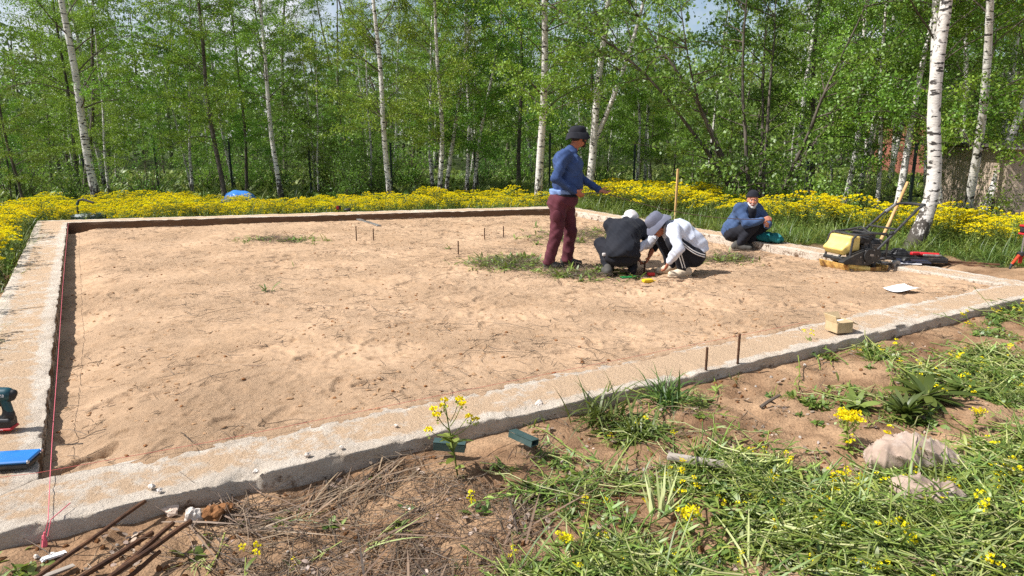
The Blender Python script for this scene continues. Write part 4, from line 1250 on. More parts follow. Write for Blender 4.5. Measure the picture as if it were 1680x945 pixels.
STRAWZ = poly_px([(380, 820), (560, 745), (700, 720), (730, 780), (860, 800), (880, 1000), (430, 1000), (330, 900)])
def fg_points(n, ymax=7.0):
    y = 1.75 + (ymax - 1.75) * rg.random(n) ** 1.0; x = rg.uniform(-0.80, 0.80, n) * (y * math.cos(PITCH) + 0.36)
    m = d_near(x, y) > 0.05
    return x[m], y[m]
def sc(name, protos, x, y, idx, smin, smax, label, tiltsd=0.15, dz=0.0):
    n = len(x)
    return scatter(name, protos, np.stack([x, y, ground_z(x, y) + dz], 1), np.stack([rg.normal(0, tiltsd, n), rg.normal(0, tiltsd, n), rg.uniform(0, 6.3, n)], 1), rg.uniform(smin, smax, n), idx, label)

# cut and trampled green stuff
x, y = fg_points(46000)
nz = fbm(x * 1.6, y * 1.6, 4, 81); g = in_poly(x, y, GREEN)
pt = np.zeros(len(x), bool)
for p in PATCHES: pt |= in_poly(x, y, p)
prob = np.where(g, 0.62 + 2.6 * nz, 0.0); prob = np.maximum(prob, np.where(pt, 0.5 + 1.2 * nz, 0.0)); prob = np.maximum(prob, 0.012)
k = rg.random(len(x)) < prob * 0.62
x, y = x[k], y[k]
PF = [lying_stem(601, 0.42), lying_stem(602, 0.55, False), lying_stem(603, 0.36), lying_stem(604, 0.5, False, True), low_weed(605, 13, 0.05, 0.026), low_weed(606, 10, 0.07, 0.034, 1), low_weed(607, 16, 0.034, 0.018),
      tuft(608, 14, 0.12, 0.004), tuft(609, 12, 0.18, 0.005, lay=1.5), stalks(610), stalks(611, 9, 0.2), tuft(612, 14, 0.11, 0.004, lay=1.7), lying_stem(613, 0.3), lying_stem(614, 0.62, False)]
ix = rg.choice(len(PF), len(x), p=[.02, .07, .015, .05, .20, .09, .24, .10, .055, .02, .02, .07, .01, .04])
sc('cut_weeds', PF, x, y, ix, 0.65, 1.2, 'cut and trampled green weeds with small yellow flowers in the foreground', 0.22, 0.0)

# second, looser layer lying higher where it is thick
x, y = fg_points(9000)
nz = fbm(x * 1.6, y * 1.6, 4, 81); g = in_poly(x, y, GREEN)
k = g & (rg.random(len(x)) < 0.22 + 1.3 * nz); x, y = x[k], y[k]
PG = [lying_stem(621, 0.6, False), lying_stem(622, 0.5, False, True), stalks(623, 6, 0.34), lying_stem(624, 0.45, True), tuft(625, 8, 0.3, 0.007, lay=1.5), lying_stem(626, 0.7, False)]
sc('loose_cuttings', PG, x, y, rg.choice(6, len(x), p=[.32, .16, .09, .04, .18, .21]), 0.7, 1.2, 'loose long green cuttings lying on top of the weeds', 0.25, 0.035)

# dry brown straw and roots
x, y = fg_points(9000)
nz = fbm(x * 2.2, y * 2.2, 3, 85); s_ = in_poly(x, y, STRAWZ)
k = rg.random(len(x)) < np.where(s_, 0.5 + 1.5 * nz, 0.045); x, y = x[k], y[k]
PS = [straw_bit(631), straw_bit(632, 4, 0.3, 7), straw_bit(633, 6, 0.25, 4), straw_bit(634, 4, 0.12, 9), straw_bit(635, 6, 0.4, 3)]
sc('dry_straw', PS, x, y, rg.choice(5, len(x), p=[.25, .25, .2, .15, .15]), 0.6, 1.25, 'matted dry brown straw and roots on the bare soil', 0.18, 0.006)
x, y = fg_points(5200)
nz = fbm(x * 1.5, y * 1.5, 3, 87); s_ = in_poly(x, y, STRAWZ)
k = rg.random(len(x)) < np.where(s_, 0.42 + 1.6 * nz, 0.01); x, y = x[k], y[k]; n = len(x)
scatter('flattened_stalks', [straw_bunch(636), straw_bunch(637, 8, 0.4), straw_bunch(638, 14, 0.2)], np.stack([x, y, ground_z(x, y) + 0.004], 1),
        np.stack([rg.normal(0, .1, n), rg.normal(0, .08, n), 0.5 + 2.4 * fbm(x * 0.9, y * 0.9, 2, 88) + rg.normal(0, 0.35, n)], 1), rg.uniform(0.6, 1.15, n), rg.integers(0, 3, n), 'flattened mat of dead brown stalks left of the cut weeds')
# dead leaves and litter
x, y = fg_points(700)
sc('dead_leaves', [dead_leaves(641), dead_leaves(642, 3)], x, y, rg.integers(0, 2, len(x)), 0.4, 0.9, 'scattered dead leaves on the soil in the foreground', 0.2, 0.004)

# clods and pebbles
M_CLOD = mat('clod', lin(146, 103, 68), lin(112, 76, 48), nscale=20, rough=0.95, spec=0.1, bump=0.8, bscale=60, bdist=0.01)
M_PEB = mat('pebble', lin(176, 168, 158), lin(142, 130, 118), nscale=20, rough=0.9, spec=0.15, bump=0.5, bscale=60, bdist=0.005)
def lump(seed, m, rx=1, ry=0.8, rz=0.6, sub=2, rough=0.28):
    import bmesh
    bm = bmesh.new(); bmesh.ops.create_icosphere(bm, subdivisions=sub, radius=1)
    r = np.random.default_rng(seed); o = r.uniform(0, 50, 3)
    from mathutils import noise as mn
    for v in bm.verts:
        n = mn.noise(v.co * 1.1 + Vector(o)) + 0.5 * mn.noise(v.co * 2.7 + Vector(o))
        v.co *= 1 + rough * 2 * n
        v.co.x *= rx; v.co.y *= ry; v.co.z *= rz
    me = bpy.data.meshes.new('lump%d' % seed); bm.to_mesh(me); bm.free(); me.materials.append(m); return me
x, y = fg_points(5200, 7.0)
k = rg.random(len(x)) < 0.5 + 1.6 * fbm(x * 1.3, y * 1.3, 3, 95) + 0.3 * (d_near(x, y) < 0.35); x, y = x[k], y[k]
n = len(x)
idx_ = rg.choice(5, n, p=[.34, .3, .24, .07, .05])
scatter('soil_clods', [lump(651, M_CLOD), lump(652, M_CLOD, 1, 0.9, 0.7), lump(653, M_CLOD, 1.2, 0.7, 0.5), lump(654, M_PEB), lump(655, M_PEB, 1.2, .7, .5)],
        np.stack([x, y, ground_z(x, y) + 0.002], 1), rg.uniform(0, 6.3, (n, 3)), 0.004 + 0.016 * rg.random(n) ** 2.5 * np.where(idx_ > 2, 0.7, 1.0), idx_, 'crumbled clods and pebbles in the brown soil')

# debris over the sand: bits of stalk, roots, twigs, small clods
m_ = 3600
u, v = rg.random(m_), rg.random(m_) ** 1.25
PP = ((1 - u) * (1 - v))[:, None] * A + (u * (1 - v))[:, None] * D_ + (u * v)[:, None] * C + ((1 - u) * v)[:, None] * B
nz = fbm(PP[:, 0] * 0.7, PP[:, 1] * 0.7, 3, 99)
k = rg.random(m_) < 0.45 + 1.2 * nz + 0.4 * (PP[:, 1] > 8) * (PP[:, 0] > -3); PP = PP[k]
SZ = np.interp(np.zeros(1), [0], [0])
def sand_zs(Pq):
    out = np.empty(len(Pq))
    XX, YY, ZZ = X_S[::2, ::2].ravel(), Y_S[::2, ::2].ravel(), Z_S[::2, ::2].ravel()
    for i in range(0, len(Pq), 200):
        q = Pq[i:i + 200]; j = np.argmin((XX[None] - q[:, :1]) ** 2 + (YY[None] - q[:, 1:2]) ** 2, 1); out[i:i + 200] = ZZ[j]
    return out
n = len(PP)
scatter('sand_debris', [straw_bit(661, 6, 0.14, 2), straw_bit(662, 6, 0.3, 1), straw_bit(663, 4, 0.1, 3), straw_bit(664, 6, 0.08, 4), straw_bit(665, 6, 0.5, 1), lump(666, M_CLOD, .014, .011, .008, 1)],
        np.concatenate([PP, (sand_zs(PP) + 0.002)[:, None]], 1), np.stack([np.zeros(n), np.zeros(n), rg.uniform(0, 6.3, n)], 1), rg.uniform(0.5, 1.5, n), rg.choice(6, n, p=[.2, .13, .22, .2, .06, .19]),
        'bits of twig, root and stalk trodden into the sand')

# crusts and crumbs of sand kicked up
M_CRUMB = mat('sand_crumb', lin(172, 140, 108), lin(146, 114, 84), nscale=30, rough=0.95, spec=0.1)
m_ = 9000
u, v = rg.random(m_), rg.random(m_) ** 1.7
PP = ((1 - u) * (1 - v))[:, None] * A + (u * (1 - v))[:, None] * D_ + (u * v)[:, None] * C + ((1 - u) * v)[:, None] * B
k = rg.random(m_) < 0.45 + 1.9 * fbm(PP[:, 0] * 1.4, PP[:, 1] * 1.4, 4, 103); PP = PP[k]; n = len(PP)
scatter('sand_crumbs', [lump(667, M_CRUMB, 1.2, .8, .5, 1), lump(668, M_CRUMB, 1, .9, .6, 1), lump(669, M_CRUMB, 1.5, .7, .4, 1)], np.concatenate([PP, (sand_zs(PP) + 0.001)[:, None]], 1),
        np.stack([np.zeros(n), np.zeros(n), rg.uniform(0, 6.3, n)], 1), 0.004 + 0.014 * rg.random(n) ** 3, rg.integers(0, 3, n), 'crumbs of trodden sand scattered over the bed')

# withered weed clumps in the sand: each a plant
PW = [tuft(671, 14, 0.13, 0.008, lay=1.2), low_weed(672, 10, 0.10, 0.02, 1), tuft(673, 20, 0.2, 0.008, lay=1.5)]
def sand_plant(px, py, pi, s, label):
    p = at(px, py, 0.03); z = sand_z(p.x, p.y)
    p = at(px, py, z)
    tag(add('weed', PW[pi], None, (p.x, p.y, z), (0, 0, rg.uniform(0, 6))), label, 'weed', 'weeds in the sand').scale = (s, s, s)
sand_plant(440, 478, 1, 1.3, 'dark flattened weed alone on the sand at the left')
sand_plant(482, 440, 0, 0.9, 'small grass tuft on the sand above the dark flattened weed')
sand_plant(515, 400, 2, 1.1, 'left tuft of the two grassy clumps left of the rusty pins')
sand_plant(535, 395, 0, 1.6, 'right tuft of the two grassy clumps left of the rusty pins')
sand_plant(735, 408, 1, 0.9, 'little weed left of the single rusty pin')
def sand_mat(name, px, py, wpx, hpx, n, label, green=0.5):
    """trodden weed litter: one patch, uncountable"""
    q = [at(px + rg.normal(0, 0.4) * wpx, py + rg.normal(0, 0.4) * hpx, 0.03) for _ in range(n)]
    Pq = np.array([(v.x, v.y) for v in q]); n = len(Pq)
    scatter(name, [tuft(681, 10, 0.14, 0.007, lay=1.6), straw_bit(682, 6, 0.2, 4), low_weed(683, 8, 0.07, 0.02), straw_bit(684, 4, 0.2, 4)], np.concatenate([Pq, sand_zs(Pq)[:, None]], 1),
            np.stack([rg.normal(0, .2, n), rg.normal(0, .2, n), rg.uniform(0, 6.3, n)], 1), rg.uniform(0.7, 1.6, n), rg.choice(4, n, p=[green * .6, (1 - green) * .6, green * .4, (1 - green) * .4]), label)
sand_mat('trodden_weeds', 835, 432, 75, 13, 430, 'trodden grey-green weeds on the sand left of the standing man')
sand_mat('trodden_weeds', 955, 450, 85, 17, 280, 'trodden weeds on the sand in front of the standing man', 0.4)
sand_mat('trodden_weeds', 950, 388, 120, 15, 360, 'withered weeds on the sand behind the standing man', 0.35)
sand_mat('trodden_weeds', 450, 393, 80, 8, 130, 'withered weeds on the sand at the left', 0.3)
sand_mat('trodden_weeds', 1190, 425, 80, 12, 190, 'withered weeds on the sand in front of the squatting man in the cap', 0.3)

# --- single plants of the foreground
def herb_thing(name, me, px, py, label, cat, s=1.0, rz=0.0, z0=0.0):
    p = at(px, py, z0); z = float(ground_z(np.array([p.x]), np.array([p.y]))[0]); p = at(px, py, z)
    o = tag(add(name, me, None, (p.x, p.y, z), (0, 0, rz)), label, cat); o.scale = (s, s, s); return o
def lone_mustard():
    h = Herb(701); r = h.r; H = 0.40
    st = [np.array([0.03, 0, -0.02]), np.array([0.01, 0, 0.14]), np.array([-0.012, 0, 0.27]), np.array([-0.03, 0, H])]
    h.stalk(st, 0.005, 0.003, 1, 0.3)
    tips = [st[-1]]
    for (z, dx, dz, dy) in ((0.22, 0.085, 0.10, 0.0), (0.24, -0.08, 0.11, 0.02), (0.27, 0.06, 0.12, -0.02), (0.25, -0.06, 0.09, -0.03), (0.29, 0.045, 0.11, 0.02), (0.3, -0.035, 0.06, 0.02), (0.21, 0.12, 0.09, 0.01), (0.2, -0.1, 0.05, 0.0)):
        b0 = np.array([-0.005, 0, z]); b1 = b0 + [dx, dy, dz]; h.stalk([b0, (b0 + b1) / 2 - [0, 0, 0.012], b1], 0.0028, 0.0018, 0, 0.5); tips.append(b1)
    for t in tips: h.flowerhead(t, 0.022, 26, 2, 0.014); h.quads(t + r.normal(0, 0.008, (6, 3)) - [0, 0, 0.025], 0.015, 0, 0.7)
    for l in range(16):
        z = r.uniform(0.0, 0.24); h.leaf((0.01, 0, z), r.uniform(0, 6.3), r.uniform(0, 0.9), r.uniform(0.06, 0.11), 0.03, r.uniform(0.3, 1.3), 1 if l % 2 else 0, r.uniform(0.1, 0.6))
    return h.mesh('lone_mustard', HM_)
herb_thing('mustard_plant', lone_mustard(), 742, 785, 'single tall yellow-flowered plant standing by the near beam', 'plant', 1.05)
def rosette(seed, n, L, w, mi=1, v=(0.0, 0.45), el=(0.1, 0.9)):
    h = Herb(seed); r = h.r
    for k in range(n):
        h.leaf((0, 0, 0.0), k * 2.4 + r.normal(0, 0.2), r.uniform(*el), L * r.uniform(0.7, 1.2), w * r.uniform(0.8, 1.2), r.uniform(0.3, 1.1), mi, r.uniform(*v), 6)
    return h.mesh('rosette%d' % seed, HM_)
herb_thing('leafy_weed', rosette(711, 30, 0.27, 0.05), 1518, 652, 'broad dark green rosette of long leaves on the bare soil', 'plant', 1.0)
herb_thing('leafy_weed', rosette(712, 30, 0.2, 0.04, 0), 1585, 645, 'lighter green leafy clump right of the broad dark rosette', 'plant', 0.9)
herb_thing('leafy_weed', rosette(713, 46, 0.17, 0.03, 1, (0, 0.35), (0.5, 1.4)), 1485, 682, 'dark upright bushy weed just above the larger pale sack', 'plant', 1.0)
herb_thing('leafy_weed', rosette(714, 26, 0.16, 0.05, 0, (0.3, 0.8)), 1405, 668, 'light green leafy weed left of the dark bushy weed', 'plant', 0.9)
def big_tuft(seed, n, L, w=0.012, lay=0.0, v=(0, 0.6)):
    h = Herb(seed); r = h.r
    for k in range(n):
        az = r.uniform(0, 6.3); h.blade((r.normal(0, 0.06), r.normal(0, 0.04), -0.01), az, r.uniform(0.4, 1.5) - lay, L * r.uniform(0.5, 1.25), w * r.uniform(0.6, 1.2), r.uniform(0.4, 2.0), 1, r.uniform(*v), 6)
    return h.mesh('bigtuft%d' % seed, HM_)
herb_thing('grass_tuft', big_tuft(721, 80, 0.30, v=(0, .45)), 990, 690, 'upright dark green grass tuft against the near beam', 'grass', 1.1)
herb_thing('grass_tuft', big_tuft(722, 110, 0.28, v=(0, .45)), 1095, 665, 'wide dark green grass tuft between the upright tuft and the rusty pins', 'grass', 1.0, 1.2)
herb_thing('grass_tuft', big_tuft(723, 80, 0.28, lay=0.3, v=(0, .45)), 1050, 712, 'flattened dark green grass tuft below the other grass by the beam', 'grass', 0.95, 2.2)
herb_thing('grass_tuft', big_tuft(724, 16, 0.14), 880, 700, 'small spiky green plant at the foot of the near beam', 'grass', 0.9, 0.4)
herb_thing('mustard_plant', mustard(731, 0.2, 14, 40, 26, 0.06, 0.013), 1393, 745, 'compact bright yellow flower bunch left of the larger pale sack', 'plant', 0.95)
herb_thing('mustard_plant', mustard(732, 0.16, 6, 30, 16, 0.06, 0.012), 1125, 872, 'yellow flower bunch lying among the cut weeds in the middle of the foreground', 'plant', 0.85)
herb_thing('mustard_plant', mustard(733, 0.13, 5, 26, 10, 0.05, 0.012), 945, 930, 'yellow flower bunch near the bottom edge right of the straw', 'plant', 0.8)
herb_thing('mustard_plant', mustard(734, 0.14, 5, 26, 12, 0.05, 0.012), 1593, 712, 'small yellow flower bunch right of the larger pale sack', 'plant', 0.85)
def stump_grass():
    h = Herb(741); r = h.r
    for k in range(16):
        az = r.normal(1.2, 0.7); h.blade((r.normal(0, 0.03), r.normal(0, 0.03), 0), az, r.uniform(0.7, 1.3), r.uniform(0.12, 0.24), 0.012, r.uniform(0, 0.4), 3, r.uniform(0.4, 1.0))
    return h.mesh('stump_grass', HM_)
herb_thing('cut_stalks', stump_grass(), 1085, 845, 'pale fan of cut grass stalks in the middle of the foreground weeds', 'grass', 1.0)
herb_thing('cut_stalks', stump_grass(), 1345, 790, 'pale cut stalks left of the larger pale sack', 'grass', 0.7, 1.0)
# dead twigs sticking up over the near beam
def dead_sprig(seed, n=7, L=0.3):
    h = Herb(seed); r = h.r
    for k in range(n):
        p = limb(r, (r.normal(0, 0.03), 0, 0), r.uniform(0, 6.3), r.uniform(0.4, 1.4), L * r.uniform(0.5, 1.1), 0.4, 5, 0.3); h.stalk(p, 0.0022, 0.0008, 6, r.uniform(0.2, 0.9))
        q = limb(r, p[2], r.uniform(0, 6.3), r.uniform(0.2, 1), L * 0.3, 0.3, 3, 0.3); h.stalk(q, 0.0012, 0.0007, 6, r.uniform(0.2, 0.9))
    return h.mesh('sprig%d' % seed, HM_)
herb_thing('dead_sprig', dead_sprig(751), 610, 728, 'leafless dry sprig leaning over the near beam left of the tall yellow-flowered plant', 'twig')
herb_thing('dead_sprig', dead_sprig(752), 775, 695, 'leafless dry sprig over the near beam right of the tall yellow-flowered plant', 'twig', 0.8, 1.0)
herb_thing('dead_sprig', dead_sprig(753, 5, 0.22), 470, 765, 'short dry sprig at the near beam above the rusty rods', 'twig', 0.9, 2.0)

# ================================================================== OBJECTS
M_RUST = mat('rust', lin(92, 64, 46), lin(58, 42, 34), nscale=30, rough=0.85, spec=0.2, bump=0.5, bscale=120, bdist=0.003, col3=lin(116, 82, 56), n3=12)
M_WOOD = mat('pale_wood', lin(204, 168, 116), lin(178, 138, 88), nscale=10, rough=0.75, bump=0.2, bscale=30, stretch=(1, 1, 0.15))
M_GREYWOOD = mat('grey_wood', lin(168, 158, 146), lin(120, 110, 100), nscale=14, rough=0.9, bump=0.6, bscale=40, bdist=0.004, stretch=(0.2, 1, 1))
M_BLACK = mat('black_plastic', (0.012, 0.012, 0.013), (0.03, 0.03, 0.03), nscale=20, rough=0.5, spec=0.4, col3=(0.12, 0.095, 0.07), n3=7, lo3=0.58, hi3=0.8)
M_BLKM = mat('black_steel', (0.02, 0.02, 0.021), (0.05, 0.047, 0.045), nscale=25, rough=0.42, spec=0.5, col3=(0.16, 0.11, 0.07), n3=9, lo3=0.6, hi3=0.8)
M_CREAM = mat('cream_yellow', lin(226, 202, 122), lin(212, 184, 104), nscale=6, rough=0.45, spec=0.4, col3=lin(150, 116, 70), n3=8, lo3=0.58, hi3=0.78)
M_GREYM = mat('grey_metal', (0.35, 0.34, 0.33), (0.2, 0.19, 0.18), nscale=20, rough=0.45, metal=0.6, col3=(0.2, 0.14, 0.09), n3=8)
M_RED = mat('red_plastic', (0.55, 0.02, 0.025), (0.42, 0.015, 0.02), nscale=20, rough=0.4, spec=0.4)
M_ORANGE = mat('orange_red', (0.62, 0.07, 0.02), (0.5, 0.05, 0.02), nscale=20, rough=0.45)
M_TEAL = mat('teal_plastic', (0.006, 0.06, 0.075), (0.005, 0.045, 0.06), nscale=30, rough=0.4, spec=0.45)
M_BLUE = mat('blue_plastic', (0.012, 0.17, 0.50), (0.01, 0.14, 0.42), nscale=12, rough=0.35, spec=0.5, coat=0.2, col3=(0.25, 0.3, 0.36), n3=30, lo3=0.66, hi3=0.76)
M_WHITE = mat('white_paper', (0.80, 0.80, 0.80), (0.74, 0.74, 0.75), nscale=8, rough=0.8)
M_CARD = mat('cardboard', lin(186, 164, 128), lin(172, 148, 112), nscale=14, rough=0.85)
M_CARDI = mat('cardboard_light', lin(204, 184, 146), lin(188, 164, 124), nscale=14, rough=0.85)
M_PINK = mat('pink_string', (0.75, 0.16, 0.20), (0.6, 0.12, 0.16), nscale=90, rough=0.8)
M_REDSTR = mat('red_string', (0.55, 0.12, 0.10), (0.42, 0.1, 0.08), nscale=90, rough=0.8)
M_DGREEN = mat('green_painted_steel', (0.03, 0.06, 0.055), (0.05, 0.085, 0.08), nscale=18, rough=0.5, spec=0.4, col3=(0.2, 0.15, 0.1), n3=9, lo3=0.6, hi3=0.75)
M_SACK = mat('pale_sack', lin(172, 152, 136), lin(142, 122, 108), nscale=9, rough=0.92, spec=0.1, bump=0.6, bscale=60, bdist=0.006, col3=lin(188, 176, 166), n3=5, lo3=0.5, hi3=0.7)
M_SILVER = mat('silver', (0.55, 0.55, 0.56), (0.45, 0.45, 0.46), nscale=30, rough=0.3, metal=0.9)
M_YEL = mat('yellow_plastic', (0.75, 0.50, 0.02), (0.65, 0.42, 0.02), nscale=30, rough=0.4)
M_GRN = mat('green_plastic', (0.02, 0.20, 0.05), (0.015, 0.15, 0.04), nscale=30, rough=0.45)
M_RUBBLE = mat('rubble', lin(214, 206, 196), lin(168, 152, 138), nscale=14, rough=0.95, spec=0.1, bump=0.9, bscale=50, bdist=0.01)
M_TARP = mat('blue_tarp', (0.03, 0.16, 0.52), (0.05, 0.22, 0.60), nscale=8, rough=0.4, spec=0.4)
M_TEALBAG = mat('teal_cloth', (0.012, 0.16, 0.16), (0.01, 0.10, 0.11), nscale=14, rough=0.7)
M_FENCE = mat('fence_green', (0.012, 0.022, 0.018), (0.018, 0.03, 0.024), nscale=20, rough=0.5)
M_WALLC = mat('wall_panel', lin(206, 184, 162), lin(188, 166, 146), nscale=3, rough=0.9, bump=0.5, bscale=50, bdist=0.01, col3=lin(160, 142, 126), n3=1.4, lo3=0.5, hi3=0.75)
M_BRICK = mat('brick_red', (0.30, 0.11, 0.075), (0.22, 0.085, 0.06), nscale=9, rough=0.9, bump=0.3, bscale=30)
M_ROOF = mat('roof_sheet', (0.10, 0.085, 0.075), (0.15, 0.13, 0.11), nscale=6, rough=0.7)

def text_mesh(txt, size, m, extrude=0.0006):
    cu = bpy.data.curves.new('t', 'FONT'); cu.body = txt; cu.size = size; cu.extrude = extrude; cu.align_x = 'CENTER'; cu.align_y = 'CENTER'
    cu.shear = 0.2
    ob = bpy.data.objects.new('t', cu); COL.objects.link(ob)
    bpy.context.view_layer.update()
    me = bpy.data.meshes.new_from_object(ob.evaluated_get(bpy.context.evaluated_depsgraph_get()))
    bpy.data.objects.remove(ob); me.materials.clear(); me.materials.append(m); return me

# --- pins of rusty bar
def pin(px, py_base, py_top, z, label, group, r=0.007, tilt=0.0):
    b = at(px, py_base, z); t = at_depth(px, py_top, b.y); h = t.z - z
    m = MB(); m.tube([(0, 0, -0.12), (0, 0, h * .5), (tilt, 0, h)], r, 8)
    m.tube([(0, 0, h * .25), (0, 0, h * .25 + 0.006)], r * 1.18, 8); m.tube([(0, 0, h * .6), (tilt * .3, 0, h * .6 + 0.006)], r * 1.18, 8)
    return tag(m.build('rusty_pin', M_RUST, None, True, (b.x, b.y, z)), label, 'pin', group)
pin(1157, 624, 570, 0.04, 'shorter rusty steel pin standing at the outer side of the near beam', 'pins at the near beam', 0.009)
pin(1209, 612, 548, 0.04, 'taller rusty steel pin standing at the outer side of the near beam', 'pins at the near beam', 0.009)
for px, b, t, lab in ((585, 396, 372, 'taller left pin of the pair in the sand below the pale straightedge'), (613, 395, 375, 'shorter right pin of the pair in the sand below the pale straightedge'),
                      (795, 391, 374, 'left pin of the pair in the sand left of the standing man'), (826, 389, 371, 'right pin of the pair in the sand left of the standing man'),
                      (752, 418, 395, 'single rusty pin in the sand left of the trodden weeds')):
    pin(px, b, t, 0.02, lab, 'pins in the sand', 0.009)
pin(1057, 450, 429, 0.03, 'rusty pin in the sand between the two crouching men', 'pins in the sand', 0.011)
pin(1006, 448, 440, 0.03, 'rusty pin under the crouching man in black', 'pins in the sand', 0.009)

# --- rods lying bottom left
def rod(a, b, r, label, za=0.03, zb=0.03, m=M_RUST):
    za += 0.035 if za < 0.1 else 0.01; zb += 0.03
    p, q = at(a[0], a[1], za), at(b[0], b[1], zb); d = q - p
    mb = MB(); n = 14
    mb.tube([Vector((0, 0, 0)) + d * (i / n) + Vector((0, 0, 0.0012 * math.sin(i * 0.7))) for i in range(n + 1)], r, 8)
    return tag(mb.build('steel_rod', m, None, True, p), label, 'rod', 'rusty rods on the soil')
rod((238, 822), (40, 962), 0.009, 'long rusty rod propped on the broken edge of the near beam', 0.10, 0.03)
rod((250, 874), (110, 962), 0.0115, 'leftmost rod of the rusty bundle below the broken beam edge', 0.02, 0.03)
rod((284, 858), (165, 962), 0.010, 'middle rod of the rusty bundle below the broken beam edge', 0.045, 0.045)
rod((313, 855), (176, 950), 0.011, 'rightmost rod of the rusty bundle, ending at the white concrete lump', 0.055, 0.055)
rod((262, 905), (190, 965), 0.009, 'short rod lying under the rusty bundle at the bottom edge', 0.02, 0.02)

# --- rubble
def chunk(px, py, s, seed, label, m=M_RUBBLE, z=None, rx=1, ry=.8, rz=.7, name='concrete_lump', cat='rubble'):
    p = at(px, py, 0.02); zz = float(ground_z(np.array([p.x]), np.array([p.y]))[0]) if z is None else z
    p = at(px, py, zz)
    me = lump(seed, m, rx * s, ry * s, rz * s, 3, 0.3)
    return tag(add(name, me, None, (p.x, p.y, zz + rz * s * 0.55), (0, 0, seed)), label, cat)
chunk(318, 858, 0.05, 801, 'white jagged concrete lump at the end of the rusty rods', rz=0.95, rx=.8)
chunk(281, 842, 0.035, 802, 'small pinkish concrete lump against the near beam', mat('pink_rubble', lin(206, 186, 168), lin(180, 158, 140), nscale=14, rough=.95, bump=.6, bscale=50))
chunk(352, 850, 0.05, 803, 'heap of dug brown soil right of the white concrete lump', M_CLOD, name='soil_heap', cat='soil')
chunk(368, 843, 0.04, 804, 'small soil clump against the near beam right of the dug heap', M_CLOD, name='soil_heap', cat='soil')
chunk(885, 666, 0.03, 805, 'pale round stone on the edge of the near beam', z=0.09)
for i, (px, py, s) in enumerate(((60, 915, 0.012), (90, 912, 0.016), (155, 885, 0.012), (285, 875, 0.012), (130, 928, 0.012), (400, 905, 0.012), (1035, 700, 0.014), (940, 680, 0.014), (1320, 600, 0.014))):
    chunk(px, py, s, 810 + i, 'little pale chip of concrete on the soil along the near beam'); bpy.context.scene.objects[-1]['group'] = 'concrete chips'
for i, (px, py, s) in enumerate(((505, 748, 0.016), (560, 735, 0.012), (250, 800, 0.016), (262, 806, 0.013), (420, 775, 0.015), (650, 700, 0.012))):
    chunk(px, py, s, 830 + i, 'little pale crumb of concrete lying on top of the near beam', z=0.122); bpy.context.scene.objects[-1]['group'] = 'concrete crumbs on the beam'

# --- white splinters of board
for i, (px, py, L, a, lab) in enumerate(((88, 915, 0.09, 0.9, 'white splinter of board left of the rusty bundle'), (95, 940, 0.12, 1.0, 'larger pale splinter of board at the bottom left edge'))):
    p = at(px, py, 0.02); m = MB(); m.prism([(-L / 2, 0), (L * .3, 0), (L / 2, 0.008), (-L * .4, 0.01)], -0.012, 0.012)
    tag(m.build('wood_splinter', M_WHITE if i == 0 else M_GREYWOOD, None, False, (p.x, p.y, float(ground_z(np.array([p.x]), np.array([p.y]))[0]) + 0.012), (0.05, 0.1, a)), lab, 'splinter')

# --- painted steel offcuts in the weeds
def offcut(px, py, L, w, h, rz, label, tilt=0.1):
    p = at(px, py, 0.03); z = float(ground_z(np.array([p.x]), np.array([p.y]))[0])
    m = MB(); t = 0.004
    m.box((0, 0, h), (L, w, t)); m.box((0, -w / 2 + t / 2, h / 2 - t / 2 - 0.001), (L - .002, t, h - t)); m.box((0, w / 2 - t / 2, h / 2 - t / 2 - 0.001), (L - .002, t, h - t)); m.box((0, 0, t / 2 + 0.001), (L - 0.004, w - 2 * t - 0.002, t))
    return tag(m.build('steel_offcut', M_DGREEN, None, False, (p.x, p.y, z + 0.05), (tilt, 0.05, rz)), label, 'offcut')
offcut(738, 752, 0.17, 0.05, 0.045, -0.08, 'dark green square steel offcut at the foot of the tall yellow-flowered plant')
offcut(858, 740, 0.17, 0.06, 0.035, -0.75, 'dark green steel offcut lying at an angle in the weeds', -0.15)
def board(name, p, q, w, t, m, label, cat, z):
    a, b = at(*p, z), at(*q, z); d = b - a; L = d.length; mid = (a + b) / 2
    mb = MB(); mb.box((0, 0, 0), (L, w, t), bev=t * .2)
    return tag(mb.build(name, m, None, False, (mid.x, mid.y, z + t / 2), (0, 0, math.atan2(d.y, d.x))), label, cat)
board('plank', (1095, 752), (1195, 768), 0.06, 0.025, M_GREYWOOD, 'short weathered grey plank half buried in the weeds', 'plank', 0.03)
rod_t = MB(); pts = [at(1248, 668, 0.03), at(1262, 658, 0.06), at(1280, 648, 0.09)]
rod_t.tube([p - pts[0] for p in pts], [0.012, 0.011, 0.008], 7); rod_t.tube([pts[1] - pts[0], at(1272, 662, 0.03) - pts[0]], [0.008, 0.005], 6)
tag(rod_t.build('branch_piece', M_TWIG, None, True, pts[0]), 'forked brown stick on the bare soil below the rusty pins', 'stick')

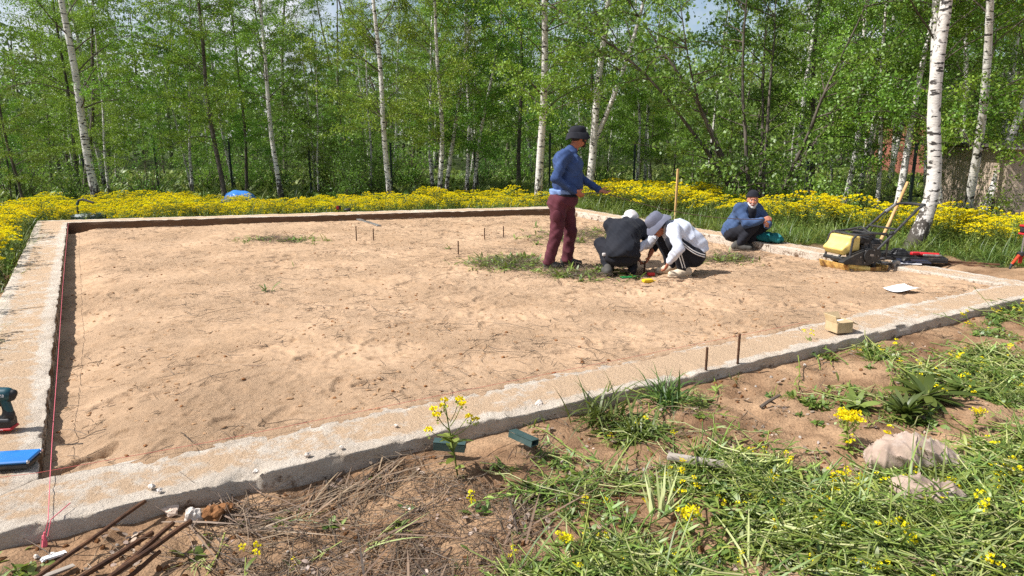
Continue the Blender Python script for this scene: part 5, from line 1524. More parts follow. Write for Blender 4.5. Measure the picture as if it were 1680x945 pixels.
# --- two pale crumpled sacks
def sack(px, py, prims, label, seed, res=0.007):
    p = at(px, py, 0.02); r = np.random.default_rng(seed); ph = r.uniform(0, 6, 8)
    def wr(X, Y, Z):
        q = np.sin(X * 38 + 9 * np.sin(Y * 13 + ph[0]) + 12 * Z + ph[1]) * 0.006 + np.sin(Y * 46 + 8 * np.sin(X * 11 + ph[2]) - 10 * Z + ph[3]) * 0.005
        return 0.6 * q - (1 - np.abs(np.sin(X * 15 + 3 * np.sin(Y * 19 + ph[6]) + Z * 21 + ph[4]))) ** 4 * 0.016 - (1 - np.abs(np.sin(Y * 18 - X * 9 + 2.5 * np.sin(X * 16 + ph[7]) + ph[0]))) ** 4 * 0.012 + np.abs(np.sin(X * 17 - Y * 21 + Z * 25 + ph[4])) ** 6 * 0.012 + np.sin(X * 90 + Y * 70 + ph[5]) * 0.0015
    o = soft('crumpled_sack', prims, M_SACK, None, res, 1, wr, (p.x, p.y, p.z)); return tag(o, label, 'sack')
sack(1490, 762, [ell((0, 0.02, 0.05), (0.17, 0.10, 0.105), k=0.03), ell((-0.13, 0.0, 0.03), (0.10, 0.07, 0.07), k=0.05), ell((0.13, 0.0, 0.03), (0.12, 0.07, 0.065), k=0.05), ell((0.22, -0.03, 0.0), (0.07, 0.05, 0.04), k=0.03)],
     'larger pale crumpled sack lying like a stone among the weeds', 5)
sack(1515, 815, [ell((-0.05, 0.0, 0.02), (0.11, 0.09, 0.06), k=0.03), ell((0.09, -0.02, 0.015), (0.1, 0.08, 0.05), k=0.04), ell((-0.02, 0.05, 0.03), (0.09, 0.05, 0.05), k=0.03)],
     'smaller pale crumpled sack in the weeds just below the larger one', 6)

# --- open cardboard box on the near beam
def cardboard_box():
    p = at(1381, 546, TOP + 0.01); L, W, H, t = 0.15, 0.14, 0.085, 0.004
    root = empty('cardboard_box', (p.x, p.y + 0.06, TOP + 0.012), 0.28, 'open brown cardboard box standing on the near beam', 'box')
    m = MB()
    m.box((0, -W / 2, H / 2), (L, t, H)); m.box((0, W / 2, H / 2), (L, t, H)); m.box((-L / 2, 0, H / 2), (t, W - t * 1.2, H - .001)); m.box((L / 2, 0, H / 2), (t, W - t * 1.2, H - .001)); m.box((0, 0, 0.004), (L - t * 1.5, W - t * 1.5, t))
    m.build('body', M_CARD, root)
    f = MB(); f.box((0, 0, 0.03), (t, W * .95, 0.06)); f.build('flap', M_CARDI, root, False, (-L / 2 - 0.002, 0, H), (0, -0.35, 0))
    f = MB(); f.box((0, 0, 0.03), (L * .95, t, 0.06)); f.build('flap', M_CARD, root, False, (0, W / 2 + 0.002, H), (-0.6, 0, 0))
    f = MB(); f.box((0.03, 0, 0), (0.065, W * .95, t)); f.build('flap', M_CARDI, root, False, (L / 2 + 0.003, 0, H + 0.002), (0, 0.5, 0))
    f = MB(); f.box((0, -0.03, 0), (L * .92, 0.06, t)); f.build('flap', M_CARD, root, False, (0, -W / 2 + 0.06, H + 0.004), (0.08, 0, 0))
    g = MB(); g.box((0.02, 0.0, H * .85), (L * .62, W * .6, 0.02), bev=0.004); g.build('packed_papers', M_WHITE, root)
cardboard_box()

# --- sheet of white paper
def paper():
    p = at(1478, 493, 0.03); z = sand_z(p.x, p.y) + 0.012
    n = 10; V = []; F = []
    for i in range(n + 1):
        for j in range(n + 1):
            u, v = i / n - .5, j / n - .5
            V.append((u * 0.30, v * 0.21, 0.02 * math.sin(u * 3 + 1) + 0.016 * v * v * 4 + 0.012 * (u * u * 4)))
    for i in range(n):
        for j in range(n):
            a = i * (n + 1) + j; F.append((a, a + n + 1, a + n + 2, a + 1))
    m = MB(); m.raw(V, F); m.raw([(x, y, z_ - 0.0012) for x, y, z_ in V], [f[::-1] for f in F])
    tag(m.build('paper_sheet', M_WHITE, None, True, (p.x, p.y, z), (0, 0, 0.35)), 'white sheet of paper lying on the sand on the right', 'paper')
paper()

# --- cordless drill on the left beam
def drill():
    p = at(2, 706, TOP)
    root = empty('cordless_drill', (p.x, p.y, TOP + 0.006), PI + 0.12, 'teal and black cordless drill standing on its red-trimmed battery at the left edge', 'drill')
    soft('motor_housing', [cap((-0.062, 0, 0.205), (0.07, 0, 0.205), 0.034, 0.032, k=0.01), ell((-0.02, 0, 0.2), (0.06, 0.036, 0.036), k=0.02)], M_TEAL, root, 0.004, 1)
    soft('rear_cap', [cap((-0.092, 0, 0.207), (-0.080, 0, 0.205), 0.021, 0.029, k=0.005), cap((-0.085, 0, 0.180), (-0.04, 0, 0.168), 0.014, 0.018, k=0.02)], M_BLACK, root, 0.004, 1)
    soft('handle', [cap((-0.035, 0, 0.18), (-0.055, 0, 0.07), 0.021, 0.02, k=0.02), cap((-0.055, 0, 0.085), (-0.03, 0, 0.058), 0.022, 0.03, k=0.03)], M_BLACK, root, 0.004, 1)
    soft('trigger', [cap((0.0, 0, 0.168), (-0.012, 0, 0.14), 0.011, 0.009, k=0.01)], M_BLACK, root, 0.003, 1)
    soft('handle_panel', [cap((-0.045, 0, 0.165), (-0.056, 0, 0.105), 0.0235, 0.0222, k=0.01)], M_TEAL, root, 0.004, 1)
    b = soft('battery', [rbox((-0.01, 0, 0.04), (0.062, 0.038, 0.022), 0.008), rbox((-0.015, 0, 0.06), (0.055, 0.034, 0.012), 0.008, k=0.01)], M_BLACK, root, 0.004, 0)
    m = MB(); m.box((-0.012, 0, 0.012), (0.13, 0.08, 0.018), bev=0.006); m.build('red_base', M_RED, b)
    m = MB(); m.lathe([(0.026, 0), (0.03, 0.01), (0.03, 0.035), (0.018, 0.05), (0.012, 0.055)], 18, (0.07, 0, 0.205), Matrix.Rotation(PI / 2, 3, 'Y')); m.build('chuck', M_BLACK, root, True)
    t = add('lettering', text_mesh('makita', 0.03, M_WHITE), root, (-0.024, 0.0372, 0.208), (PI / 2, 0, PI))
    t = add('lettering', text_mesh('Li-ion', 0.012, M_WHITE), b, (-0.02, 0.0405, 0.013), (PI / 2, 0, PI))
drill()

# --- blue case at the corner
def blue_case():
    p = at(8, 757, TOP + 0.03)
    root = empty('blue_case', (p.x, p.y, TOP + 0.012), 0.16, 'flat bright blue case lying on the corner of the foundation at the left edge', 'case')
    m = MB(); m.box((-0.05, 0, 0.014), (0.37, 0.135, 0.026), bev=0.006); m.build('lower_half', M_BLACK, root)
    m = MB(); m.box((-0.05, 0, 0.0365), (0.378, 0.142, 0.016), bev=0.006); m.build('blue_lid', M_BLUE, root)
    for sy in (-0.066, 0.066):
        m = MB(); m.box((0.136, sy, 0.0365), (0.012, 0.016, 0.019), bev=0.004); m.build('metal_corner', M_SILVER, root)
blue_case()

# --- mason's strings
def string(pts, r, m, label, name='mason_string'):
    mb = MB(); o = pts[0]; out = []
    for i in range(len(pts) - 1):
        for k in range(6):
            out.append(pts[i] + (pts[i + 1] - pts[i]) * (k / 6) - o)
    out.append(pts[-1] - o); mb.tube(out, r, 5)
    return tag(mb.build(name, m, None, True, o), label, 'string')
zt = TOP + 0.03
out0 = at(79, 853, TOP + 0.012)
s1 = string([at(112, 366, zt), at(103, 470, zt), at(95, 590, zt), at(86, 715, zt), at(82, 785, TOP + 0.024), out0, Vector((out0.x - 0.012, out0.y - 0.02, TOP - 0.05))], 0.0017, M_PINK,
       'pink mason\'s string stretched along the inner edge of the left beam')
p0 = out0 + Vector((0.012, 0.13, 0.004))
string([p0, Vector((out0.x + 0.012, out0.y - 0.0, TOP + 0.014)), Vector((out0.x + 0.004, out0.y - 0.022, TOP - 0.05))], 0.0022, M_PINK, 'loose end of pink string doubled over the near beam')
mb = MB(); mb.tube([(0, 0, 0.035), (0, 0, 0.0), (-0.004, 0, -0.02)], [0.006, 0.011, 0.012], 8); mb.tube([(0.006, 0, 0.05), (0.004, -0.004, 0.01)], [0.004, 0.006], 6)
tag(mb.build('string_knot', M_PINK, None, True, (out0.x - 0.006, out0.y - 0.032, TOP - 0.075)), 'bundled pink string end hanging down the face of the near beam', 'string')
string([at(-60, 790, zt - 0.005), at(60, 776, zt - 0.005), at(350, 724, zt), at(700, 653, zt), at(900, 613, zt), at(1330, 527, zt)], 0.0012, M_REDSTR, 'thin red string along the inner edge of the near beam')

# --- pale straightedge lying on the sand
board('straightedge', (588, 361), (622, 372), 0.09, 0.03, M_GREYM, 'pale metal straightedge lying on the sand near the far beam', 'straightedge', 0.02)

# --- small tools on the far beam
p = at(552, 347, TOP); m = MB(); m.box((0, 0, 0.05), (0.1, 0.09, 0.1), bev=0.01)
o = m.build('tool_box_small', M_BLACK, None, False, (p.x, p.y + 0.2, TOP + 0.012), (0, 0, 0.2)); tag(o, 'small dark device with a red front standing on the far beam', 'device')
m = MB(); m.box((-0.02, -0.052, 0.055), (0.05, 0.012, 0.07), bev=0.004); m.build('red_front', M_RED, o)
p = at(566, 348, TOP); soft_o = soft('dark_lump', [ell((0, 0, 0.025), (0.07, 0.05, 0.03)), ell((0.04, 0.02, 0.03), (0.04, 0.03, 0.035))], M_BLACK, None, 0.008, 1, None, (p.x, p.y + 0.2, TOP + 0.008))
soft_o.name = 'work_glove'; tag(soft_o, 'small dark bundle lying on the far beam right of the red-fronted device', 'bundle')

# --- blue tarpaulin and black handle in the flowers
p = at_depth(392, 331, 19.3)
tag(soft('tarpaulin', [ell((0, 0, 0.34), (0.36, 0.32, 0.20), k=0.1), ell((0.16, 0, 0.28), (0.28, 0.3, 0.18), k=0.1), rbox((0, 0, 0.1), (0.42, 0.3, 0.2), 0.05, k=0.1)], M_TARP, None, 0.025, 1,
         lambda X, Y, Z: 0.012 * np.sin(X * 19 + Z * 24) + 0.01 * np.sin(Y * 23 - Z * 14), (p.x, p.y, gz(p.x, p.y))), 'bright blue tarpaulin hump among the yellow flowers in front of the wood', 'tarpaulin')
def cart_handle():
    p = at_depth(128, 345, 13.9)
    root = empty('hand_cart', (p.x, p.y, gz(p.x, p.y)), 0.0, 'black bent handle of a cart sticking out of the yellow flowers at the left', 'cart')
    def q(px, py): v = at_depth(px, py, 13.9); return v - Vector(root.location)
    m = MB(); m.tube([q(128, 352), q(127, 338), q(129, 329), q(136, 327), q(154, 333)], 0.022, 8); m.build('handle', M_BLACK, root, True)
    m = MB(); m.tube([q(127, 337), q(127.5, 332)], 0.028, 8); m.build('teal_grip', M_TEAL, root, True)
    m = MB(); a = q(140, 352); m.box((a.x, 0.1, 0.16), (0.55, 0.4, 0.2), bev=0.05); m.build('tray', M_DGREEN, root)
    for sx in (-0.1, 0.4):
        m = MB(); m.tube([(sx, 0.1, 0.22), (sx, 0.1, -0.05)], 0.015, 6); m.build('leg', M_BLACK, root)
cart_handle()

# --- wooden stake behind the right beam
b = at(1107, 366, 0.0); t = at_depth(1108, 277, b.y)
m = MB(); m.box((0, 0, (t.z) / 2 - 0.1), (0.04, 0.035, t.z + 0.2), bev=0.004)
tag(m.build('wooden_stake', M_WOOD, None, False, (b.x, b.y, 0), (0, 0.01, 0.3)), 'straight pale wooden stake standing behind the right beam', 'stake')

# --- vibrating plate compactor
def compactor():
    base = at(1402, 445, 0.03)
    root = empty('plate_compactor', (base.x, base.y, 0.028), math.atan2(0.30, 0.95), 'dusty cream and black plate compactor with raised handle on the sand', 'compactor')
    # x = rear (handle side), front = -x, camera side = -y
    m = MB()
    prof = [(-0.36, 0.14), (-0.33, 0.06), (-0.27, 0.012), (0.22, 0.0), (0.27, 0.04), (0.29, 0.10), (0.275, 0.10), (0.25, 0.05), (0.2, 0.03), (-0.26, 0.04), (-0.31, 0.075), (-0.345, 0.145)]
    m.prism(prof, -0.24, 0.24); m.box((-0.02, -0.225, 0.065), (0.42, 0.018, 0.05), bev=0.006); m.box((-0.02, 0.225, 0.065), (0.42, 0.018, 0.05), bev=0.006)
    m.build('base_plate', mat('dirty_yellow_plate', lin(214, 176, 100), lin(170, 120, 66), nscale=12, rough=0.7, col3=lin(112, 78, 48), n3=9, lo3=0.48, hi3=0.62), root)
    m = MB(); m.box((-0.20, -0.2, 0.11), (0.22, 0.05, 0.085), Matrix.Rotation(0.28, 3, 'Y'), bev=0.02); m.box((-0.08, -0.215, 0.085), (0.2, 0.05, 0.055), Matrix.Rotation(0.16, 3, 'Y'), bev=0.014)
    m.build('side_guard', M_CREAM, root)
    m = MB(); m.box((-0.03, 0, 0.15), (0.44, 0.34, 0.03), bev=0.008); m.build('engine_deck', M_BLKM, root)
    for sx in (-0.18, 0.14):
        for sy in (-0.14, 0.14):
            m = MB(); m.lathe([(0.03, 0), (0.034, 0.01), (0.026, 0.04), (0.034, 0.075), (0.03, 0.083)], 14, (sx, sy, 0.05)); m.build('rubber_mount', M_BLACK, root, True)
    m = MB(); m.lathe([(0.075, -0.13), (0.085, -0.12), (0.085, 0.12), (0.075, 0.13)], 18, (-0.1, 0, 0.095), Matrix.Rotation(PI / 2, 3, 'X')); m.build('exciter', M_GREYM, root, True)
    # belt cover: egg-shaped black shell on the camera side
    pts = []
    for k in range(28):
        a = 2 * PI * k / 28; s = 0.5 - 0.5 * math.cos(a)
        pts.append((-0.15 + 0.29 * math.cos(a), 0.215 + (0.085 + 0.05 * math.cos(a)) * math.sin(a) + 0.035 * math.cos(a)))
    m = MB(); m.prism(pts, -0.255, -0.175); bc = m.build('belt_cover', M_BLACK, root, True)
    m = MB(); m.prism([(-0.05 + 0.085 * math.cos(2 * PI * k / 22), 0.245 + 0.085 * math.sin(2 * PI * k / 22)) for k in range(22)], -0.272, -0.254); m.build('cover_boss', M_BLACK, bc, True)
    m = MB(); m.box((-0.03, -0.2745, 0.255), (0.06, 0.004, 0.026), Matrix.Rotation(0.12, 3, 'Y')); m.build('badge', M_GREYM, bc)
    # cream water tank at the front
    soft('water_tank', [rbox((-0.19, 0.02, 0.385), (0.085, 0.18, 0.095), 0.03, k=0.02), rbox((-0.27, 0.02, 0.335), (0.10, 0.17, 0.055), 0.025, Matrix.Rotation(-0.62, 3, 'Y'), k=0.05)], M_CREAM, root, 0.009, 1)
    m = MB(); m.lathe([(0.035, 0), (0.035, 0.03), (0.025, 0.036)], 14, (-0.17, 0.06, 0.475)); m.build('tank_cap', M_BLACK, root, True)
    m = MB(); m.box((-0.36, 0.0, 0.20), (0.045, 0.32, 0.045), bev=0.012); m.build('front_bumper', M_BLACK, root)
    # engine
    e = soft('engine_block', [rbox((0.08, 0, 0.26), (0.13, 0.13, 0.09), 0.02), rbox((0.10, 0.02, 0.36), (0.12, 0.11, 0.06), 0.02, k=0.02)], M_BLKM, root, 0.009, 0)
    for k in range(7):
        m = MB(); m.box((0.04, -0.02, 0.30 + k * 0.014), (0.15, 0.25, 0.006)); m.build('cooling_fin', M_GREYM, e)
    soft('air_filter', [rbox((0.0, -0.06, 0.425), (0.10, 0.085, 0.05), 0.02)], M_BLACK, root, 0.008, 1)
    m = MB(); m.lathe([(0.09, 0), (0.10, 0.012), (0.10, 0.05), (0.07, 0.065)], 20, (0.13, -0.1, 0.33), Matrix.Rotation(PI / 2, 3, 'X')); m.build('recoil_starter', M_BLACK, root, True)
    soft('fuel_tank', [rbox((0.13, 0.05, 0.445), (0.10, 0.11, 0.05), 0.025)], M_BLKM, root, 0.009, 1)
    soft('muffler', [rbox((0.22, -0.04, 0.36), (0.05, 0.08, 0.06), 0.015)], M_GREYM, root, 0.008, 0)
    m = MB(); m.box((0.02, -0.16, 0.22), (0.06, 0.03, 0.06), bev=0.008); m.box((0.09, -0.165, 0.2), (0.05, 0.03, 0.05), bev=0.01); m.build('carburettor', M_GREYM, root)
    # roll cage of bent tube
    m = MB()
    for sy in (-0.2, 0.2):
        m.tube([(-0.30, sy, 0.18), (-0.27, sy, 0.46), (-0.22, sy, 0.50), (0.02, sy, 0.51), (0.24, sy, 0.50), (0.28, sy, 0.44), (0.26, sy, 0.18)], 0.014, 8)
    for x, z in ((-0.22, 0.50), (0.02, 0.51), (0.26, 0.48)): m.tube([(x, -0.2, z), (x, 0.2, z)], 0.013, 8)
    m.tube([(0.0, -0.2, 0.51), (0.03, 0, 0.57), (0.0, 0.2, 0.51)], 0.011, 8)
    m.build('roll_cage', M_BLKM, root, True)
    # handle
    m = MB(); hp = []
    L_ = [(-0.06, -0.235, 0.14), (0.1, -0.235, 0.32), (0.52, -0.215, 0.66), (0.70, -0.20, 0.80), (0.78, -0.18, 0.825), (0.86, -0.13, 0.83)]
    m.tube(L_ + [(x, -y, z) for x, y, z in L_[::-1]], 0.0165, 10); h = m.build('handle', M_BLKM, root, True)
    m = MB(); m.tube([(0.86, -0.14, 0.83), (0.86, 0.14, 0.83)], 0.021, 10); m.build('grip', M_BLACK, h, True)
    m = MB(); m.tube([(0.36, -0.22, 0.553), (0.36, 0.22, 0.553)], 0.012, 8); m.build('cross_tube', M_BLKM, h, True)
    for s in (-1, 1):
        m = MB(); m.box((0.30, s * 0.215, 0.50), (0.06, 0.045, 0.05), Matrix.Rotation(-0.73, 3, 'Y'), bev=0.01); m.build('clamp', M_BLACK, h)
    m = MB(); m.tube([(0.73, 0.19, 0.81), (0.60, 0.21, 0.72)], 0.022, 8); m.build('throttle_lever', M_GREYM, h, True)
    # hoses, cables, bolts
    m = MB(); m.tube([(-0.1, -0.1, 0.47), (-0.02, -0.19, 0.44), (0.03, -0.2, 0.36), (0.02, -0.17, 0.26)], 0.008, 6); m.tube([(0.22, -0.12, 0.42), (0.28, -0.2, 0.36), (0.24, -0.2, 0.24)], 0.007, 6); m.build('hose', M_BLACK, root, True)
    m = MB(); m.tube([(0.70, 0.19, 0.79), (0.5, 0.19, 0.6), (0.3, 0.12, 0.5), (0.15, -0.02, 0.49)], 0.005, 5); m.build('throttle_cable', M_BLACK, root, True)
    for k in range(6):
        a = k * PI / 3; m = MB(); m.lathe([(0.009, 0), (0.009, 0.008), (0.0, 0.009)], 6, (-0.05 + 0.11 * math.cos(a) * 1.2, -0.256, 0.235 + 0.085 * math.sin(a)), Matrix.Rotation(PI / 2, 3, 'X')); m.build('bolt', M_GREYM, bc)
    for k in range(5):
        m = MB(); m.box((0.13, -0.167, 0.29 + 0.018 * k), (0.12, 0.006, 0.007)); m.build('starter_vent', M_GREYM, root)
    # transport wheels on a folding bracket
    br = MB(); br.tube([(0.24, -0.16, 0.13), (0.42, -0.16, 0.10), (0.6, -0.16, 0.115)], 0.016, 8); br.tube([(0.24, 0.16, 0.13), (0.42, 0.16, 0.10), (0.6, 0.16, 0.115)], 0.016, 8); br.tube([(0.42, -0.2, 0.10), (0.42, 0.2, 0.10)], 0.013, 8)
    br.build('wheel_bracket', M_GREYM, root, True)
    for (wx, wy, wz) in ((0.42, -0.22, 0.10), (0.42, 0.22, 0.10), (0.62, -0.18, 0.12), (0.62, 0.18, 0.12)):
        m = MB(); m.lathe([(0.02, -0.028), (0.058, -0.026), (0.064, -0.015), (0.064, 0.015), (0.058, 0.026), (0.02, 0.028)], 22, (wx, wy, wz), Matrix.Rotation(PI / 2, 3, 'X')); w = m.build('wheel', M_GREYM if wx < 0.5 else M_BLACK, root, True)
        m = MB(); m.lathe([(0.018, -0.034), (0.022, -0.03), (0.022, 0.03), (0.018, 0.034)], 12, (wx, wy, wz), Matrix.Rotation(PI / 2, 3, 'X')); m.build('hub', M_BLKM, w, True)
    for dx in (0.46, 0.56):
        m = MB(); m.tube([(dx, -0.16, 0.10), (dx - 0.05, -0.17, 0.02)], 0.014, 6); m.build('bracket_foot', M_RUST, root)
compactor()

# --- shovel leaning behind the compactor
def shovel():
    y = 9.5; a = at_depth(1430, 448, y - 0.2); b = at_depth(1489, 299, y + 0.25)
    a.z = 0.14
    root = empty('shovel', a, 0.0, 'long pale wooden shovel handle slanting up behind the compactor', 'shovel')
    d = b - a
    m = MB(); m.tube([d * 0.08, d * .3 + Vector((0.012, 0, 0)), d * .65 + Vector((0.008, 0, 0)), d], [0.021, 0.022, 0.02, 0.019], 10); m.build('handle', M_WOOD, root, True)
    ax = d.normalized(); sd = Vector((0.8, 0.6, 0)); sd = (sd - ax * sd.dot(ax)).normalized(); nn = ax.cross(sd)
    V = []; F = []
    for i, (u, w) in enumerate(((0.14, 0.025), (0.11, 0.05), (0.05, 0.10), (-0.05, 0.105), (-0.12, 0.085), (-0.17, 0.03))):
        for j in range(5):
            s = (j / 4 - .5) * 2; V.append(tuple(ax * u + sd * (w * s) + nn * (0.02 * (1 - s * s))))
    for i in range(5):
        for j in range(4):
            q = i * 5 + j; F.append((q, q + 1, q + 6, q + 5))
    m = MB(); m.raw(V, F); m.raw(np.array(V) - np.array(nn) * 0.003, [f[::-1] for f in F]); m.tube([ax * 0.06, ax * 0.22], 0.024, 10); m.build('blade', M_GREYM, root, True)
shovel()

# --- open toolbox, note pad and strips right of the compactor
def toolbox():
    c = at(1507, 428, TOP + 0.02)
    root = empty('open_toolbox', (c.x + 0.05, c.y + 0.25, 0.105), -0.30, 'flat open black toolbox with red tools at the foot of the big leaning birch', 'toolbox')
    m = MB(); m.box((0, 0, 0.01), (0.78, 0.30, 0.02), bev=0.006)
    for s in (-1, 1): m.box((0, s * 0.146, 0.042), (0.78, 0.014, 0.042), bev=0.004); m.box((s * 0.384, 0, 0.042), (0.014, 0.275, 0.042), bev=0.004)
    m.box((0.05, 0, 0.04), (0.014, 0.275, 0.038)); m.build('tray', M_BLACK, root)
    m = MB(); m.box((-0.1, 0.235, 0.045), (0.7, 0.16, 0.03), Matrix.Rotation(0.25, 3, 'X'), bev=0.008); m.build('lid', M_BLACK, root)
    m = MB(); m.box((0.02, -0.06, 0.10), (0.12, 0.05, 0.045), Matrix.Rotation(0.4, 3, 'Z'), bev=0.012); m.build('red_tool', M_RED, root)
    m = MB(); m.box((0.20, 0.0, 0.09), (0.24, 0.07, 0.04), Matrix.Rotation(-0.06, 3, 'Z'), bev=0.012); m.build('red_tool', M_RED, root)
    m = MB(); m.box((0.22, -0.08, 0.085), (0.22, 0.03, 0.03), bev=0.008); m.build('grey_tool', M_GREYM, root)
    mb = MB()
    for k in range(4):
        r = 0.12 - 0.018 * k; mb.tube([(-0.16 + r * math.cos(a * PI / 10), r * 0.75 * math.sin(a * PI / 10), 0.085 + 0.018 * k) for a in range(21)], 0.011, 6)
    mb.build('coiled_cable', M_BLACK, root, True)
toolbox()
c = at(1497, 433, TOP)
root = empty('note_pads', (c.x - 0.02, c.y, TOP + 0.012), -0.35, 'dark blue folder with a white edge lying on the right beam below the toolbox', 'folder')
m = MB(); m.box((-0.06, -0.02, 0.006), (0.30, 0.2, 0.01)); m.build('white_sheet', M_WHITE, root, False, None, (0, 0, 0.1))
m = MB(); m.box((0.03, 0.03, 0.021), (0.36, 0.24, 0.016), bev=0.004); m.build('dark_cover', mat('navy_cover', (0.012, 0.018, 0.05), (0.02, 0.02, 0.03), nscale=10, rough=.5), root)
for i, (p, q, w, lab) in enumerate((((1535, 431), (1640, 438), 0.05, 'longer dark rusty strip on the ground right of the toolbox'), ((1550, 436), (1615, 441), 0.06, 'shorter dark rusty strip in front of the longer one right of the toolbox'))):
    o = board('steel_strip', p, q, w, 0.02, M_RUST, lab, 'strip', 0.05); o.location.z = gz(o.location.x, o.location.y) + 0.03

# dark tube laid on the sand in place of the handle's cast shadow
mb = MB(); hp = [at(1475, 448, 0.02), at(1500, 449, 0.02), at(1524, 447, 0.03)]
mb.tube([p - hp[0] for p in hp], 0.008, 6)
tag(mb.build('handle_shadow_strip', M_TWIG, None, True, hp[0] + Vector((0, 0, 0.01))), 'thin dark strip drawn on the sand as the shadow of the compactor handle', 'shadow strip')

# --- laser level on a red tripod
def tripod():
    c = at(1671, 446, 0.02); x0, y0 = c.x, c.y; z0 = gz(x0, y0)
    root = empty('laser_tripod', (x0, y0, z0), 0.2, 'red tripod with a red and black laser level at the right edge', 'tripod')
    s = lambda py: at_depth(1678, py, y0).z - z0
    zt, zc, zh = s(385), s(415), s(372)
    m = MB(); m.tube([(0, 0, zc - 0.02), (0, 0, zt)], 0.012, 10); m.build('column', M_SILVER, root, True)
    m = MB(); m.lathe([(0.03, 0), (0.05, 0.012), (0.05, 0.045), (0.03, 0.06)], 14, (0, 0, zc - 0.04)); m.build('collar', M_BLACK, root, True)
    for a in (3.35, 4.9, 1.1):
        d = Vector((math.cos(a), math.sin(a), 0)); t0 = d * 0.045 + Vector((0, 0, zc - 0.03)); t1 = d * 0.17 + Vector((0, 0, 0.06))
        m = MB(); m.tube([t0, t1], [0.019, 0.014], 8); l = m.build('leg', M_ORANGE if a < 4 else M_RED, root, True)
        m = MB(); m.tube([t1 - (t0 - t1) * -0.04, t1, d * 0.19 + Vector((0, 0, 0.0))], [0.018, 0.018, 0.012], 8); m.build('rubber_foot', M_BLACK, l, True)
    m = MB(); m.tube([(0, 0, zc), (0, 0, 0.07)], 0.022, 10); m.build('lower_column', M_RED, root, True)
    h = empty  # laser head
    m = MB(); m.box((0.02, 0, zt + 0.06), (0.13, 0.09, 0.07), bev=0.014); hd = m.build('laser_head', M_BLACK, root)
    m = MB(); m.box((0.02, 0, zt + 0.112), (0.14, 0.10, 0.026), bev=0.008); m.build('red_top', M_RED, hd)
    m = MB(); m.box((0.02, 0, zt + 0.012), (0.14, 0.10, 0.022), bev=0.006); m.build('red_base', M_RED, hd)
    m = MB(); m.box((-0.02, -0.048, zt + 0.06), (0.03, 0.008, 0.03)); m.build('window', M_SILVER, hd)
tripod()

# --- teal bag behind the man in the knitted cap
p = at(1258, 397, TOP)
tag(soft('teal_bag', [ell((0, 0, 0.06), (0.26, 0.16, 0.075), k=0.05), ell((0.2, -0.02, 0.05), (0.13, 0.11, 0.06), k=0.05), ell((-0.16, 0.03, 0.08), (0.14, 0.12, 0.07), k=0.05)], M_TEALBAG, None, 0.011, 1,
         lambda X, Y, Z: 0.012 * np.sin(X * 31 + 5 * np.sin(Y * 17) + Z * 22) + 0.008 * np.sin(Y * 40 - X * 13), (p.x, p.y + 0.12, TOP + 0.005), (0, 0, -0.9)), 'crumpled teal bag lying on the right beam behind the man in the knitted cap', 'bag')

# --- hand tools round the two crouching men
def small(name, prims, m, px, py, rz, label, cat, res=0.005):
    p = at(px, py, 0.04); z = sand_z(p.x, p.y); p = at(px, py, z)
    return tag(soft(name, prims, m, None, res, 1, None, (p.x, p.y, z + 0.006), (0, 0, rz)), label, cat)
small('tape_measure', [rbox((0, 0, 0.02), (0.06, 0.035, 0.02), 0.01), cap((0.05, 0, 0.01), (0.13, 0.01, 0.008), 0.011, 0.008)], M_YEL, 1062, 464, 0.3, 'yellow folding rule on the sand in front of the crouching men', 'rule')
small('marker', [rbox((0, 0, 0.02), (0.045, 0.025, 0.02), 0.008)], M_RED, 1068, 453, 0.2, 'small red object on the sand between the crouching men', 'tool')
o = small('pliers', [cap((-0.16, 0.02, 0.012), (0.02, 0.0, 0.012), 0.012, 0.01), cap((-0.15, -0.03, 0.012), (0.02, 0.0, 0.012), 0.012, 0.01)], M_GRN, 1040, 457, 0.15, 'pliers with green grips on the sand by the man in black', 'pliers')
m = MB(); m.box((0.06, 0, 0.014), (0.1, 0.03, 0.016), bev=0.005); m.build('jaws', M_BLKM, o)
def lath(p, q, w, lab): board('wood_lath', p, q, w, 0.012, M_RUST, lab, 'lath', 0.055)
lath((1082, 462), (1126, 462), 0.05, 'thin brown lath on the sand at the white shoes')
lath((1027, 473), (1088, 470), 0.02, 'thinner dark lath on the sand in front of the folding rule')

# --- wire fence along the wood
def fence():
    run = [(-17.5, 24.5), (-9.5, 23.6), (-1.2, 22.6), (3.5, 20.0), (6.6, 15.6), (8.4, 14.6), (10.6, 12.8), (12.8, 11.2)]
    root = empty('wire_fence', (run[0][0], run[0][1], 0), 0, 'dark wire mesh fence on thin posts between the flowers and the wood', 'fence')
    o = Vector(root.location); H = 1.7
    pm = MB(); pm.box((0, 0, H / 2 + 0.05), (0.06, 0.04, H + 0.1), bev=0.004); pm = pm.mesh('post', M_FENCE)
    P = []
    for i in range(len(run) - 1):
        a, b = Vector((*run[i], 0)), Vector((*run[i + 1], 0)); n = max(1, round((b - a).length / 2.6))
        for k in range(n): P.append(a + (b - a) * (k / n))
    P.append(Vector((*run[-1], 0)))
    for p in P: add('post', pm, root, (p.x - o.x, p.y - o.y, gz(p.x, p.y)))
    for i in range(len(P) - 1):
        a, b = P[i], P[i + 1]; za, zb = gz(a.x, a.y), gz(b.x, b.y); m = MB()
        L = (b - a).length
        for h in np.arange(0.1, H + 0.01, 0.2): m.tube([(a.x - o.x, a.y - o.y, za + h), (b.x - o.x, b.y - o.y, zb + h)], 0.0028, 3, cap=False)
        for k in range(1, int(L / 0.1)):
            q = a + (b - a) * (k * 0.1 / L); z = za + (zb - za) * k * 0.1 / L; m.tube([(q.x - o.x, q.y - o.y, z + 0.08), (q.x - o.x, q.y - o.y, z + H)], 0.002, 3, cap=False)
        m.build('mesh_panel', M_FENCE, root)
